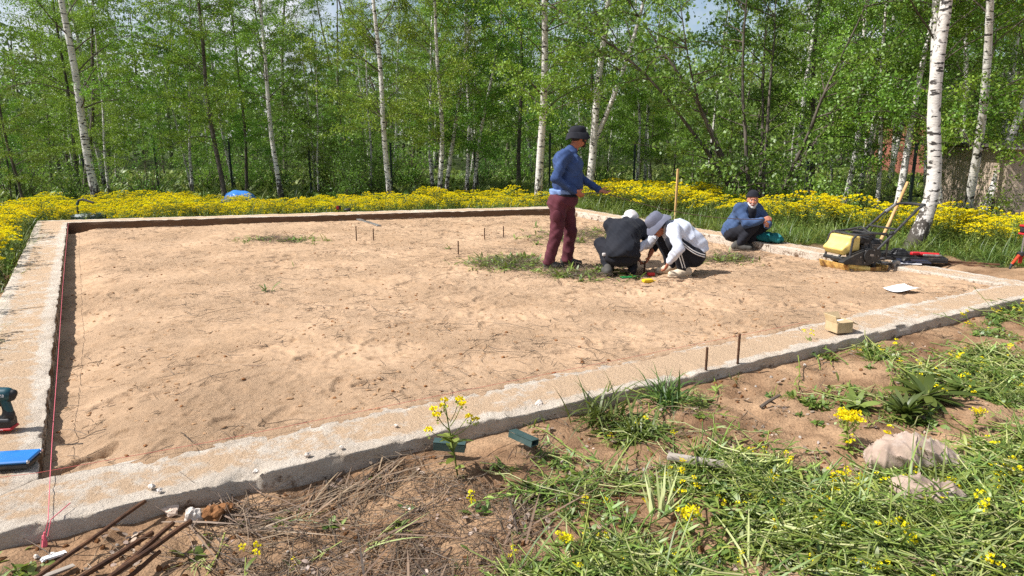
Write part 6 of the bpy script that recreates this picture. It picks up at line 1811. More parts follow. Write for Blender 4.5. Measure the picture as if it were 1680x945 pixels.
fence()

# --- concrete shed at the right edge and a brick house seen through the leaves
def shed():
    y = 13.6; a = at_depth(1643, 345, y); top = at_depth(1640, 243, y).z
    root = empty('concrete_shed', (a.x, y, -0.5), -0.2, 'blank rough concrete shed with a thin metal roof edge at the right', 'shed')
    W, Dp, H = 5.5, 4.0, top + 0.5
    m = MB(); m.box((W / 2, Dp / 2, H / 2), (W, Dp, H)); m.build('wall', M_WALLC, root)
    m = MB(); m.box((W / 2, Dp / 2, H + 0.05), (W + 0.5, Dp + 0.5, 0.06)); m.build('roof', M_ROOF, root)
    m = MB(); m.box((W / 2, -0.28, H + 0.0), (W + 0.5, 0.03, 0.035)); m.build('roof_edge', M_SILVER, root)
shed()
def house():
    y = 34; a = at_depth(1530, 320, y)
    root = empty('brick_house', (a.x, y, -0.3), 0.1, 'red brick house glimpsed through the leaves behind the birch pair by the concrete shed', 'house')
    m = MB(); m.box((2.5, 3, 1.5), (5, 6, 3.0)); m.build('wall', M_BRICK, root)
    m = MB(); m.prism([(-0.4, 3.0), (5.4, 3.0), (2.5, 4.9)], -0.4, 6.4); m.build('roof', M_ROOF, root)
    for wx in (1.2, 3.6):
        m = MB(); m.box((wx, -0.02, 1.6), (0.95, 0.1, 1.2)); w = m.build('window', M_WHITE, root)
        m = MB(); m.box((wx, -0.075, 1.6), (0.8, 0.02, 1.05)); m.build('pane', mat('window_glass', (0.02, 0.03, 0.04), rough=0.1, spec=0.6), w)
house()

# ================================================================== PEOPLE
def cloth(name, c1, c2, rough=0.85, c3=None, n3=6, lo3=0.6, hi3=0.75):
    return mat(name, c1, c2, nscale=5, detail=6, rough=rough, spec=0.15, bump=0.35, bscale=70, bdist=0.003, sheen=0.03, col3=c3, n3=n3, lo3=lo3, hi3=hi3)
M_SKIN = mat('skin', lin(190, 132, 104), lin(166, 106, 82), nscale=9, rough=0.55, spec=0.35, bump=0.15, bscale=90, bdist=0.002)
M_SKINR = mat('skin_tanned', lin(176, 112, 84), lin(150, 90, 66), nscale=9, rough=0.55, spec=0.35, bump=0.15, bscale=90, bdist=0.002)
M_HAIR = mat('dark_hair', (0.02, 0.015, 0.012), (0.035, 0.027, 0.02), nscale=40, rough=0.7, bump=0.6, bscale=120, bdist=0.004)
M_BEARDW = mat('white_beard', (0.62, 0.60, 0.57), (0.42, 0.40, 0.38), nscale=30, rough=0.8, bump=0.7, bscale=110, bdist=0.005)
M_EYE = mat('eye_dark', (0.01, 0.008, 0.007), rough=0.2, spec=0.5)
M_EYEW = mat('eye_white', (0.6, 0.58, 0.55), rough=0.3)
M_LIP = mat('lips', lin(150, 84, 74), rough=0.5)
M_SWEATER = cloth('blue_sweater', lin(60, 80, 122), lin(48, 66, 104))
M_TEE = cloth('light_blue_tee', lin(132, 158, 206), lin(112, 140, 190))
M_MAROON = cloth('maroon_trousers', lin(98, 52, 60), lin(78, 40, 48), c3=lin(132, 92, 84), n3=3, lo3=0.62, hi3=0.85)
M_SHOEG = cloth('grey_shoe', lin(84, 82, 78), lin(62, 60, 56))
M_SOLE = mat('sole', lin(120, 112, 102), lin(84, 76, 68), nscale=20, rough=0.8)
M_BLKC = cloth('black_cloth', (0.012, 0.013, 0.018), (0.02, 0.02, 0.026))
M_BLKDUST = cloth('black_dusty_cloth', (0.012, 0.014, 0.020), (0.02, 0.021, 0.027), c3=(0.22, 0.20, 0.18), n3=16, lo3=0.70, hi3=0.82)
M_WHITEC = cloth('white_sweatshirt', lin(206, 210, 220), lin(186, 192, 206))
M_WHITEH = cloth('white_cap', lin(214, 210, 206), lin(196, 190, 186))
M_HATGREY = cloth('grey_blue_hat', lin(112, 114, 128), lin(92, 94, 108))
M_JACKET = cloth('blue_grey_jacket', lin(70, 90, 124), lin(54, 72, 104))
M_STRIPE = cloth('white_stripe', lin(222, 222, 222), lin(206, 206, 206))
M_SHOEW = cloth('white_shoe', lin(212, 198, 176), lin(190, 172, 148))

def un(v): v = np.array(v, float); return v / np.linalg.norm(v)
def folds(amp, f, seed=0):
    ph = np.random.default_rng(seed).uniform(0, 6, 6)
    def w(X, Y, Z):
        return amp * (np.sin(f * (Z * 1.0 + 0.45 * X) + 3.0 * np.sin(7 * X + 6 * Y + ph[0]) + ph[1]) * 0.6 + np.sin(f * 1.7 * (0.5 * Z - 0.6 * X + 0.5 * Y) + 2.5 * np.sin(9 * Z + ph[2]) + ph[3]) * 0.5 + 0.3 * np.sin(f * 3 * (X + Z) + ph[4])) - amp * 1.5 * (1 - np.abs(np.sin(0.42 * f * (Z + 0.55 * X - 0.3 * Y) + 2.2 * np.sin(8 * Y + 5 * X + ph[5]) + ph[2]))) ** 4
    return w

def hand(pr, wrist, fdir, pnorm, side=1, curl=0.6, s=1.0, k=0.008):
    """palm with four bent fingers and a thumb from the side of the palm; fdir finger direction, pnorm out of the palm, side = where the thumb sits"""
    f = un(fdir); n = np.array(pnorm, float); n = un(n - f * (n @ f)); t = np.cross(n, f) * side
    w = np.array(wrist, float)
    for i, o in enumerate((0.027, 0.009, -0.010, -0.028)):
        kn = w + f * (0.088 - 0.004 * abs(i - 1)) * s + t * o * s
        pr.append(cap(w + t * o * 0.55 * s + f * 0.012, kn, 0.0145 * s, 0.0125 * s, k=0.014))
        L = (0.072, 0.08, 0.074, 0.058)[i] * s; p = kn; a = 0.25 * curl
        for j, fr in enumerate((0.45, 0.32, 0.23)):
            d = f * math.cos(a) + n * math.sin(a); q = p + d * L * fr
            pr.append(cap(p, q, (0.0098, 0.0088, 0.0078)[j] * s, (0.0088, 0.0078, 0.0068)[j] * s, k=0.003)); p = q; a += curl * 0.85
    b = w + f * 0.026 * s + t * 0.028 * s
    d1 = un(f * 0.55 + t * 0.7 + n * 0.35); m = b + d1 * 0.042 * s; d2 = un(f * 0.85 + t * 0.15 + n * (0.25 + 0.4 * curl)); e = m + d2 * 0.034 * s
    pr.append(cap(w + f * 0.01 + t * 0.012, b, 0.017 * s, 0.015 * s, k=0.012)); pr.append(cap(b, m, 0.013 * s, 0.0105 * s, k=0.008)); pr.append(cap(m, e, 0.0105 * s, 0.0085 * s, k=0.004))

def head(pr, c, f, up, s=1.0):
    f = un(f); up = np.array(up, float); up = un(up - f * (up @ f)); r = np.cross(f, up); c = np.array(c, float)
    R = np.stack([f, r, up], 1)
    P = lambda a, b, d: c + f * a * s + r * b * s + up * d * s
    pr += [ell(P(-0.012, 0, 0.03), (0.098 * s, 0.077 * s, 0.098 * s), R, k=0.02), ell(P(0.03, 0, -0.045), (0.062 * s, 0.058 * s, 0.075 * s), R, k=0.03),
           ell(P(0.062, 0, -0.092), (0.025 * s, 0.03 * s, 0.022 * s), R, k=0.025),
           cap(P(0.085, 0, 0.015), P(0.108, 0, -0.026), 0.009 * s, 0.014 * s, k=0.012),
           ell(P(0.075, 0.03, -0.02), (0.025 * s, 0.024 * s, 0.02 * s), R, k=0.02), ell(P(0.075, -0.03, -0.02), (0.025 * s, 0.024 * s, 0.02 * s), R, k=0.02),
           cap(P(0.082, 0.034, 0.032), P(0.086, 0.008, 0.034), 0.011 * s, 0.012 * s, k=0.012), cap(P(0.082, -0.034, 0.032), P(0.086, -0.008, 0.034), 0.011 * s, 0.012 * s, k=0.012),
           ell(P(-0.005, 0.078, -0.008), (0.02 * s, 0.009 * s, 0.032 * s), R, k=0.006), ell(P(-0.005, -0.078, -0.008), (0.02 * s, 0.009 * s, 0.032 * s), R, k=0.006)]
    return P, R

def face(body, P, R, s=1.0, beard=None, brow=True):
    for sd in (1, -1):
        e = soft('eye', [ell(P(0.083, 0.031 * sd, 0.010), (0.010 * s, 0.014 * s, 0.008 * s), R, k=0)], M_EYEW, body, 0.003, 1)
        soft('iris', [ell(P(0.090, 0.031 * sd, 0.010), (0.005 * s, 0.007 * s, 0.007 * s), R, k=0)], M_EYE, e, 0.002, 1)
        if brow: soft('eyebrow', [cap(P(0.092, 0.014 * sd, 0.034), P(0.082, 0.046 * sd, 0.036), 0.006 * s, 0.004 * s)], M_HAIR, body, 0.0025, 1)
    soft('mouth', [cap(P(0.088, 0.024, -0.058), P(0.097, 0, -0.057), 0.006 * s, 0.0065 * s), cap(P(0.088, -0.024, -0.058), P(0.097, 0, -0.057), 0.006 * s, 0.0065 * s)], M_LIP, body, 0.003, 1)
    if beard is not None:
        pr = [ell(P(0.066, 0, -0.098), (0.034 * s, 0.044 * s, 0.036 * s), R, k=0.015), cap(P(0.075, 0.036, -0.07), P(0.03, 0.064, -0.04), 0.015 * s, 0.014 * s, k=0.015), cap(P(0.075, -0.036, -0.07), P(0.03, -0.064, -0.04), 0.015 * s, 0.014 * s, k=0.015),
              cap(P(0.094, 0.02, -0.044), P(0.1, 0, -0.041), 0.007 * s, 0.008 * s, k=0.004), cap(P(0.094, -0.02, -0.044), P(0.1, 0, -0.041), 0.007 * s, 0.008 * s, k=0.004)]
        soft('beard', pr, beard, body, 0.004, 1, lambda X, Y, Z: 0.0015 * np.sin(X * 300) * np.sin(Y * 310) * np.sin(Z * 290))

def bucket_hat(parent, c, f, up, m, brim=0.155, crown=0.104, h=0.105, droop=0.045, wob=0.01):
    f = un(f); up = np.array(up, float); up = un(up - f * (up @ f)); r = np.cross(f, up); c = np.array(c, float)
    prof = [(brim - 0.004, -droop - 0.004), (brim, -droop), (brim - 0.002, -droop + 0.005), (crown + 0.022, -0.002), (crown + 0.003, 0.008), (crown, 0.03), (crown * 0.95, h * 0.55), (crown * 0.84, h * 0.86), (crown * 0.66, h), (crown * 0.3, h + 0.006), (0.0, h + 0.006)]
    inner = [(0.0, h), (crown * 0.62, h - 0.006), (crown * 0.90, h * 0.55), (crown - 0.006, 0.02), (crown + 0.014, -0.006), (brim - 0.004, -droop - 0.004)]
    V = []; F = []; n = 36
    for pf in (prof, inner):
        b = len(V)
        for (q, z) in pf:
            for k in range(n):
                a = 2 * PI * k / n; w = wob * math.sin(3 * a + 0.6) * (max(0, q - crown) / (brim - crown + 1e-6)) + 0.003 * math.sin(7 * a + z * 60)
                p = c + f * math.cos(a) * q * 1.08 + r * math.sin(a) * q * 0.97 + up * (z + w); V.append(p)
        for i in range(len(pf) - 1):
            for k in range(n):
                k2 = (k + 1) % n; F.append((b + i * n + k, b + i * n + k2, b + (i + 1) * n + k2, b + (i + 1) * n + k))
    mb = MB(); mb.raw(V, F); o = mb.build('bucket_hat', m, parent, True)
    me = o.data; me.shade_smooth() if hasattr(me, 'shade_smooth') else None
    return o

def shoe(root, heel, toe, m, sole=M_SOLE, name='shoe', h=0.085):
    heel = np.array(heel, float); toe = np.array(toe, float); d = toe - heel; mid = heel + d * 0.35
    zs = min(heel[2], toe[2]) - 0.035
    o = soft(name, [cap(heel + [0, 0, 0.01], heel + d * 0.6, 0.043, 0.046, k=0.02), cap(heel + d * 0.5, toe, 0.047, 0.036, k=0.02), cap(heel + [0, 0, 0.02], heel + d * 0.12 + [0, 0, h - 0.03], 0.042, 0.045, k=0.03),
                     cap(heel + d * 0.15 + [0, 0, h * .45], heel + d * 0.6, 0.045, 0.04, k=0.03)] + ([halfspace((0, 0, zs), (0, 0, -1))]), m, root, 0.007, 1)
    soft('sole', [cap(heel + [0, 0, -0.012], toe + [0, 0, -0.010], 0.050, 0.042, k=0.01), halfspace((0, 0, zs - 0.012), (0, 0, -1)), halfspace((0, 0, zs + 0.012), (0, 0, 1))], sole, o, 0.006, 0)
    return o

# ---------------------------------------------------------------- standing man
def standing_man():
    o = at(915, 436, 0.035); z0 = sand_z(o.x, o.y)
    root = empty('person', (o.x, o.y, z0 + 0.0), 0, 'standing man in blue sweater, maroon trousers and black bucket hat holding a tape', 'person')
    root.scale = (1, 1, 0.965)
    shR, elR, wrR = (0.06, -0.19, 1.51), (-0.06, -0.25, 1.21), (0.185, -0.21, 1.055)
    shL, elL, wrL = (0.15, 0.20, 1.50), (0.30, 0.25, 1.19), (0.52, 0.08, 1.045)
    hipR, knR, anR = (0.0, -0.10, 0.90), (-0.03, -0.11, 0.47), (-0.13, -0.12, 0.09)
    hipL, knL, anL = (0.10, 0.09, 0.90), (0.17, 0.10, 0.47), (0.13, 0.12, 0.09)
    hc = (0.245, 0.03, 1.74); hf = (0.9, 0.42, 0.02); hu = (0, 0, 1)
    b = [cap((0.07, 0, 0.95), (0.11, 0.0, 1.42), 0.12, 0.13, k=0.05), cap((0.14, 0.01, 1.50), (0.215, 0.025, 1.67), 0.066, 0.058, k=0.04)]
    P, R = head(b, hc, hf, hu, 1.02)
    for sh, el, wr in ((shR, elR, wrR), (shL, elL, wrL)): b += [cap(sh, el, 0.05, 0.042, k=0.03), cap(el, wr, 0.042, 0.028, k=0.02)]
    for hp, kn, an in ((hipR, knR, anR), (hipL, knL, anL)): b += [cap(hp, kn, 0.075, 0.055, k=0.03), cap(kn, an, 0.055, 0.038, k=0.02)]
    hand(b, np.array(wrR) + [0.015, 0, -0.006], (0.75, 0.15, -0.55), (0.2, 0.95, 0.1), -1, 1.25)
    hand(b, np.array(wrL) + [0.012, -0.003, -0.004], (0.92, -0.2, -0.28), (0.25, -0.5, 0.85), 1, 0.75)
    body = soft('body', b, M_SKINR, root, 0.0065, 1)
    face(body, P, R, 1.02, M_HAIR)
    soft('hair', [ell(P(-0.035, 0, 0.02), (0.082, 0.083, 0.082), R, k=0.01)], M_HAIR, body, 0.006, 1)
    t = [ell((0.13, 0.0, 1.36), (0.175, 0.20, 0.20), k=0.05), ell((0.115, 0.0, 1.14), (0.198, 0.205, 0.21), k=0.06), cap(shR, shL, 0.078, 0.078, k=0.05), ell((0.02, 0.0, 1.42), (0.10, 0.17, 0.14), k=0.06),
         cap((0.13, 0.0, 1.54), (0.16, 0.01, 1.58), 0.085, 0.07, k=0.03),
         cap(shR, elR, 0.076, 0.060, k=0.04), cap(elR, wrR, 0.058, 0.041, k=0.02), cap(shL, elL, 0.074, 0.058, k=0.04), cap(elL, wrL, 0.056, 0.041, k=0.02), halfspace((0.1, 0, 0.985), (-0.18, 0, -1))]
    for wr, el in ((wrR, elR), (wrL, elL)):
        pass
    soft('sweater', t, M_SWEATER, root, 0.009, 1, folds(0.006, 42, 3))
    soft('undershirt', [ell((0.06, 0.0, 1.06), (0.185, 0.19, 0.2), k=0.02), halfspace((0, 0, 1.06), (0, 0, 1)), halfspace((0.0, 0, 0.95), (-0.25, 0, -1))], M_TEE, root, 0.01, 1, folds(0.004, 40, 4))
    tr = [ell((0.075, 0.0, 0.93), (0.178, 0.185, 0.15), k=0.05), ell((-0.02, -0.03, 0.88), (0.13, 0.14, 0.13), k=0.05), cap(hipR, knR, 0.115, 0.083, k=0.04), cap(knR, np.array(anR) + [0, 0, -0.01], 0.082, 0.072, k=0.03), cap(hipL, knL, 0.112, 0.083, k=0.04), cap(knL, np.array(anL) + [0, 0, -0.01], 0.082, 0.072, k=0.03),
          halfspace((0.07, 0, 1.02), (0.1, 0, 1)), halfspace((0, 0, 0.062), (0, 0, -1))]
    tro = soft('trousers', tr, M_MAROON, root, 0.009, 1, folds(0.005, 44, 8))
    soft('belt', [ell((0.072, 0.0, 0.985), (0.184, 0.19, 0.15), k=0.02), halfspace((0.07, 0, 1.008), (0.1, 0, 1)), halfspace((0.07, 0, 0.975), (-0.1, 0, -1))], M_BLKC, tro, 0.008, 0)
    soft('side_pocket', [ell((-0.035, -0.21, 0.72), (0.06, 0.02, 0.085), k=0)], M_MAROON, tro, 0.007, 1)
    shoe(root, (-0.155, -0.13, 0.045), (0.045, -0.13, 0.042), M_SHOEG)
    shoe(root, (0.09, 0.13, 0.045), (0.30, 0.10, 0.042), M_SHOEG)
    h = bucket_hat(root, P(-0.012, 0, 0.055), hf, np.array([-0.05, 0, 1.0]), M_BLKC, 0.152, 0.106, 0.088, 0.075, 0.012)
    mb = MB(); c = P(0.085, 0.06, 0.11); mb.lathe([(0.012, 0), (0.012, 0.004), (0.0, 0.005)], 12, c, Matrix.Rotation(1.2, 3, 'Y')); mb.build('badge', M_STRIPE, h)
    return np.array(o) * [1, 1, 0] + [0, 0, z0] + np.array([0.60, 0.05, 0.975]), np.array(o) * [1, 1, 0] + [0, 0, z0] + np.array([0.24, -0.2, 0.985])
tape_a, tape_b = standing_man()

# ---------------------------------------------------------------- crouching man in black, seen from behind
def crouching_black():
    o = at(1019, 453, 0.03); z0 = sand_z(o.x, o.y)
    root = empty('person', (o.x, o.y, z0), 0, 'man in black crouching with his back to us, dusty shirt and white cap', 'person')
    hipC = np.array((0.0, 0.02, 0.27)); shL, shR = np.array((-0.11, 0.27, 0.585)), np.array((0.235, 0.29, 0.57))
    elR, wrR = np.array((0.45, 0.27, 0.35)), np.array((0.385, 0.20, 0.225)); elL, wrL = np.array((0.02, 0.50, 0.33)), np.array((0.19, 0.37, 0.18))
    knL, anL = np.array((-0.215, 0.31, 0.34)), np.array((-0.15, 0.02, 0.10)); knR, anR = np.array((0.19, 0.38, 0.37)), np.array((0.14, 0.08, 0.10))
    hipL, hipR = np.array((-0.10, 0.06, 0.26)), np.array((0.10, 0.06, 0.26))
    hc = np.array((0.16, 0.41, 0.625)); hf = un((0.45, 0.55, -0.70)); hu = un((0.25, 0.4, 0.8))
    b = [cap(hipC, (0.05, 0.2, 0.5), 0.12, 0.12, k=0.05), cap((0.08, 0.28, 0.58), hc, 0.062, 0.055, k=0.04)]
    P, R = head(b, hc, hf, hu)
    for a_, e_, w_ in ((shL, elL, wrL), (shR, elR, wrR)): b += [cap(a_, e_, 0.045, 0.04, k=0.03), cap(e_, w_, 0.041, 0.028, k=0.02)]
    for h_, k_, n_ in ((hipL, knL, anL), (hipR, knR, anR)): b += [cap(h_, k_, 0.07, 0.055, k=0.03), cap(k_, n_, 0.053, 0.036, k=0.02)]
    hand(b, wrR + [-0.005, -0.005, -0.012], (-0.45, -0.25, -0.8), (-0.8, 0.1, 0.3), 1, 0.9)
    hand(b, wrL + [0.012, -0.004, -0.006], (0.85, -0.15, -0.45), (0.2, 0.2, -0.9), 1, 0.8)
    body = soft('body', b, M_SKINR, root, 0.0065, 1)
    face(body, P, R)
    soft('shirt', [cap(hipC + [0, -0.03, 0.02], (0.04, 0.16, 0.46), 0.212, 0.20, k=0.06), ell((0.06, 0.22, 0.50), (0.215, 0.15, 0.15), k=0.06), cap(shL, shR, 0.085, 0.085, k=0.06), cap(shR, elR, 0.078, 0.064, k=0.04), cap(elR, elR + (wrR - elR) * 0.25, 0.062, 0.058, k=0.02),
                   cap(shL, elL, 0.075, 0.06, k=0.04), cap(elL, wrL, 0.056, 0.045, k=0.02), cap((0.08, 0.30, 0.59), (0.12, 0.36, 0.63), 0.075, 0.068, k=0.03), halfspace((0, 0, 0.20), (0, -0.35, -1))], M_BLKDUST, root, 0.009, 1, folds(0.007, 34, 14))
    soft('trousers', [ell((0.0, 0.0, 0.24), (0.22, 0.17, 0.13), k=0.05), cap(hipL, knL, 0.115, 0.085, k=0.05), cap(knL, anL, 0.083, 0.062, k=0.03), cap(hipR, knR, 0.115, 0.085, k=0.05), cap(knR, anR, 0.083, 0.062, k=0.03), halfspace((0, 0, 0.075), (0, 0, -1))], M_BLKC, root, 0.009, 1, folds(0.006, 36, 15))
    soft('label_patch', [rbox((-0.225, -0.05, 0.27), (0.022, 0.012, 0.02), 0.008)], M_WHITEH, root, 0.006, 1)
    shoe(root, (-0.17, -0.07, 0.055), (-0.19, 0.17, 0.042), M_SHOEG)
    shoe(root, (0.14, 0.01, 0.05), (0.17, 0.24, 0.042), M_BLKC)
    soft('white_cap', [ell(P(-0.015, 0, 0.042), (0.108, 0.092, 0.098), R, k=0.01), cap(P(-0.095, 0.05, -0.02), P(-0.095, -0.05, -0.02), 0.026, 0.026, k=0.03), halfspace(P(0, 0, 0.005), tuple(-R[:, 2] * 0.9 + R[:, 0] * 0.45))], M_WHITEH, root, 0.006, 1, folds(0.003, 60, 5))
crouching_black()

# ---------------------------------------------------------------- crouching man in white, side view
def crouching_white():
    o = at(1109, 455, 0.03); z0 = sand_z(o.x, o.y)
    root = empty('person', (o.x, o.y, z0), 0, 'crouching man in white sweatshirt, striped black track trousers and grey bucket hat', 'person')
    hipC = np.array((0.20, 0.04, 0.26)); shN, shF = np.array((-0.085, -0.12, 0.575)), np.array((-0.10, 0.20, 0.56))
    elN, wrN = np.array((-0.055, -0.28, 0.37)), np.array((-0.135, -0.22, 0.225)); elF, wrF = np.array((-0.30, 0.26, 0.36)), np.array((-0.47, 0.10, 0.31))
    hipN, hipF = np.array((0.19, -0.06, 0.25)), np.array((0.19, 0.14, 0.25))
    knN, anN = np.array((-0.08, -0.12, 0.43)), np.array((0.07, -0.08, 0.10)); knF, anF = np.array((-0.14, 0.22, 0.42)), np.array((-0.02, 0.18, 0.10))
    hc = np.array((-0.245, 0.03, 0.605)); hf = un((-0.72, -0.05, -0.68)); hu = un((-0.62, 0, 0.75))
    b = [cap(hipC, (0.0, 0.04, 0.48), 0.12, 0.12, k=0.05), cap((-0.09, 0.04, 0.58), hc, 0.062, 0.056, k=0.04)]
    P, R = head(b, hc, hf, hu)
    for a_, e_, w_ in ((shN, elN, wrN), (shF, elF, wrF)): b += [cap(a_, e_, 0.045, 0.04, k=0.03), cap(e_, w_, 0.041, 0.028, k=0.02)]
    for h_, k_, n_ in ((hipN, knN, anN), (hipF, knF, anF)): b += [cap(h_, k_, 0.07, 0.055, k=0.03), cap(k_, n_, 0.053, 0.036, k=0.02)]
    hand(b, wrN + [-0.008, 0.003, -0.012], (-0.35, 0.12, -0.9), (-0.75, 0.5, 0.25), -1, 0.7)
    hand(b, wrF + [-0.012, -0.01, -0.004], (-0.8, -0.45, -0.35), (0.1, -0.4, -0.9), 1, 0.8)
    body = soft('body', b, M_SKINR, root, 0.0065, 1)
    face(body, P, R)
    soft('hair', [ell(P(-0.03, 0, 0.005), (0.083, 0.082, 0.085), R, k=0.01)], M_HAIR, body, 0.006, 1)
    soft('sweatshirt', [cap(hipC + [0.015, 0, 0.09], (0.02, 0.04, 0.50), 0.165, 0.175, k=0.06), ell((-0.03, 0.04, 0.53), (0.15, 0.19, 0.12), k=0.06), cap(shN, shF, 0.08, 0.08, k=0.05), cap(shN, elN, 0.078, 0.062, k=0.04), cap(elN, wrN, 0.060, 0.047, k=0.02), cap(shF, elF, 0.074, 0.058, k=0.04), cap(elF, wrF, 0.056, 0.047, k=0.02),
                        cap((-0.1, 0.04, 0.58), (-0.14, 0.04, 0.60), 0.07, 0.065, k=0.03), halfspace((0.26, 0, 0.24), (0.75, 0, -0.8))], M_WHITEC, root, 0.009, 1, folds(0.0065, 36, 24))
    tr = soft('trousers', [ell((0.20, 0.04, 0.24), (0.15, 0.19, 0.14), k=0.05), cap(hipN, knN, 0.118, 0.088, k=0.05), cap(knN, anN, 0.085, 0.066, k=0.03), cap(hipF, knF, 0.115, 0.085, k=0.05), cap(knF, anF, 0.085, 0.064, k=0.03), halfspace((0, 0, 0.07), (0, 0, -1))], M_BLKC, root, 0.009, 1, folds(0.005, 36, 25))
    for dy, dz in ((0.0, 0.0), (0.03, 0.026)):
        a = knN + [0.01 + dy, -0.088, -0.03]; c = anN + [-0.03 + dy, -0.066, 0.02]
        mb = MB(); mb.tube([a + (c - a) * t + [0, -0.004 * math.sin(t * PI), 0] for t in np.linspace(0, 1, 9)], 0.0065, 6); mb.build('stripe', M_STRIPE, tr, True)
        a = knN + [0.05, -0.078, 0.035 + dz - 0.02]; c = hipN + [0.10, -0.105, 0.005 + dz]
        mb = MB(); mb.tube([a + (c - a) * t + np.array([0, -0.036 * math.sin(t * PI), -0.03 * math.sin(t * PI)]) for t in np.linspace(0, 1, 9)], 0.0065, 6); mb.build('stripe', M_STRIPE, tr, True)
    shoe(root, (0.12, -0.09, 0.047), (-0.09, -0.11, 0.042), M_SHOEW, M_SHOEW)
    shoe(root, (0.02, 0.18, 0.047), (-0.18, 0.14, 0.042), M_SHOEW, M_SHOEW)
    bucket_hat(root, P(-0.014, 0, 0.045), hf, un(hu + un(hf) * -0.15), M_HATGREY, 0.165, 0.108, 0.11, 0.055, 0.014)
crouching_white()

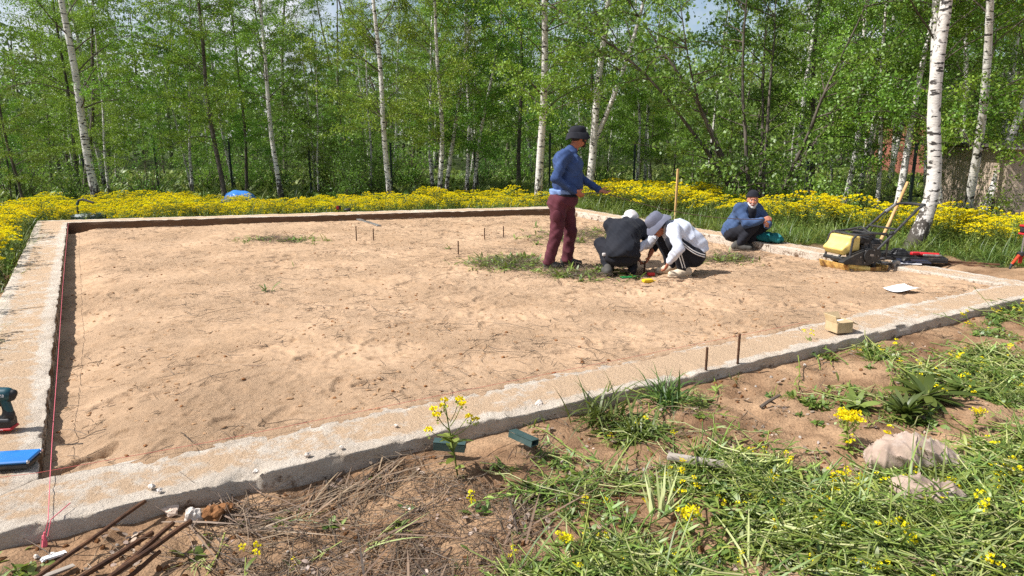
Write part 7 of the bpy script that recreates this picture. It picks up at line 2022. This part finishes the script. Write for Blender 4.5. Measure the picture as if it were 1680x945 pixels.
# ---------------------------------------------------------------- squatting man with white beard and knitted cap
def squatting_man():
    o = at(1222, 405, 0.03); z0 = sand_z(o.x, o.y)
    root = empty('person', (o.x, o.y, z0), 0, 'squatting man with white beard, black knitted cap and blue-grey jacket by the right beam', 'person')
    hipC = np.array((-0.17, 0.10, 0.25)); shR, shL = np.array((-0.14, -0.02, 0.625)), np.array((0.18, 0.10, 0.62))
    elR, wrR = np.array((-0.07, -0.20, 0.41)), np.array((0.13, -0.26, 0.475)); elL, wrL = np.array((0.33, 0.02, 0.40)), np.array((0.265, -0.17, 0.385))
    hipR, hipL = np.array((-0.19, 0.04, 0.24)), np.array((-0.06, 0.16, 0.24))
    knR, anR = np.array((0.06, -0.15, 0.38)), np.array((-0.13, -0.13, 0.10)); knL, anL = np.array((0.27, 0.02, 0.37)), np.array((0.08, 0.03, 0.10))
    hc = np.array((0.065, -0.01, 0.755)); hf = un((-0.22, -0.97, -0.06)); hu = (0.02, 0, 1)
    b = [cap(hipC, (-0.02, 0.05, 0.52), 0.12, 0.12, k=0.05), cap((0.02, 0.05, 0.60), hc + [0, 0.02, -0.03], 0.064, 0.058, k=0.04)]
    P, R = head(b, hc, hf, hu)
    for a_, e_, w_ in ((shR, elR, wrR), (shL, elL, wrL)): b += [cap(a_, e_, 0.045, 0.04, k=0.03), cap(e_, w_, 0.041, 0.028, k=0.02)]
    for h_, k_, n_ in ((hipR, knR, anR), (hipL, knL, anL)): b += [cap(h_, k_, 0.07, 0.055, k=0.03), cap(k_, n_, 0.053, 0.036, k=0.02)]
    hand(b, wrR + [0.014, -0.003, 0.004], (0.93, -0.1, 0.3), (0.1, 0.75, -0.5), 1, 1.2, 1.08)
    hand(b, wrL + [-0.004, -0.012, 0.002], (-0.35, -0.8, 0.3), (-0.75, 0.3, -0.2), 1, 1.2, 1.08)
    body = soft('body', b, M_SKIN, root, 0.0065, 1)
    face(body, P, R, 1.0, M_BEARDW)
    soft('undershirt', [cap((0.0, 0.0, 0.45), (0.03, -0.02, 0.58), 0.13, 0.10, k=0.04), cap((0.03, 0.0, 0.58), (0.05, 0.0, 0.65), 0.082, 0.07, k=0.03)], M_BLKC, root, 0.01, 1)
    soft('jacket', [cap(hipC + [0, 0.02, 0.03], (-0.02, 0.07, 0.50), 0.17, 0.18, k=0.06), ell((0.0, 0.06, 0.53), (0.2, 0.15, 0.13), k=0.05), cap(shR, shL, 0.08, 0.08, k=0.05), cap(shR, elR, 0.082, 0.068, k=0.04), cap(elR, wrR, 0.066, 0.05, k=0.02), cap(shL, elL, 0.08, 0.068, k=0.04), cap(elL, wrL, 0.066, 0.05, k=0.02),
                    cap((-0.06, 0.05, 0.64), (0.1, 0.08, 0.645), 0.06, 0.06, k=0.04), dict(cap((0.06, -0.17, 0.35), (0.055, -0.11, 0.66), 0.055, 0.075, k=0.0, op='s'))], M_JACKET, root, 0.009, 1, folds(0.0065, 34, 34))
    tr = soft('trousers', [ell(tuple(hipC + [0.03, 0, -0.02]), (0.18, 0.18, 0.13), k=0.05), cap(hipR, knR, 0.115, 0.088, k=0.05), cap(knR, anR, 0.086, 0.066, k=0.03), cap(hipL, knL, 0.112, 0.088, k=0.05), cap(knL, anL, 0.086, 0.066, k=0.03), halfspace((0, 0, 0.07), (0, 0, -1))], M_BLKC, root, 0.009, 1, folds(0.005, 36, 35))
    shoe(root, (-0.20, -0.11, 0.047), (0.01, -0.20, 0.042), M_SHOEG)
    shoe(root, (0.03, 0.05, 0.047), (0.22, -0.08, 0.042), M_SHOEG)
    soft('knitted_cap', [ell(P(-0.016, 0, 0.062), (0.108, 0.092, 0.098), R, k=0.01), cap(P(0.07, 0.05, 0.055), P(0.07, -0.05, 0.055), 0.024, 0.024, k=0.02), cap(P(-0.05, 0.08, 0.045), P(-0.05, -0.08, 0.045), 0.02, 0.02, k=0.03), halfspace(P(0.0, 0, 0.045), tuple(-R[:, 2] + R[:, 0] * 0.25))], M_BLKC, root, 0.006, 1, lambda X, Y, Z: 0.0015 * np.sin(Z * 260))
    return np.array(o) * [1, 1, 0] + [0, 0, z0] + np.array(wrR) + [0.05, -0.02, 0.02]
tape_c = squatting_man()

# --- tape stretched between the two men
a, b, c = Vector(tape_b), Vector(tape_a), Vector(tape_c)
n = 24; out = [a + (b - a) * (k / 4) for k in range(4)] + [b + (c - b) * (k / n) - Vector((0, 0, 0.10 * 4 * (k / n) * (1 - k / n))) for k in range(n + 1)]
m = MB(); m.tube([p - a for p in out], 0.005, 5)
tag(m.build('measuring_line', mat('tape_grey', lin(120, 100, 88), lin(90, 74, 64), nscale=40, rough=.6), None, True, a), 'thin brown line stretched from the standing man to the squatting man in the cap', 'line')
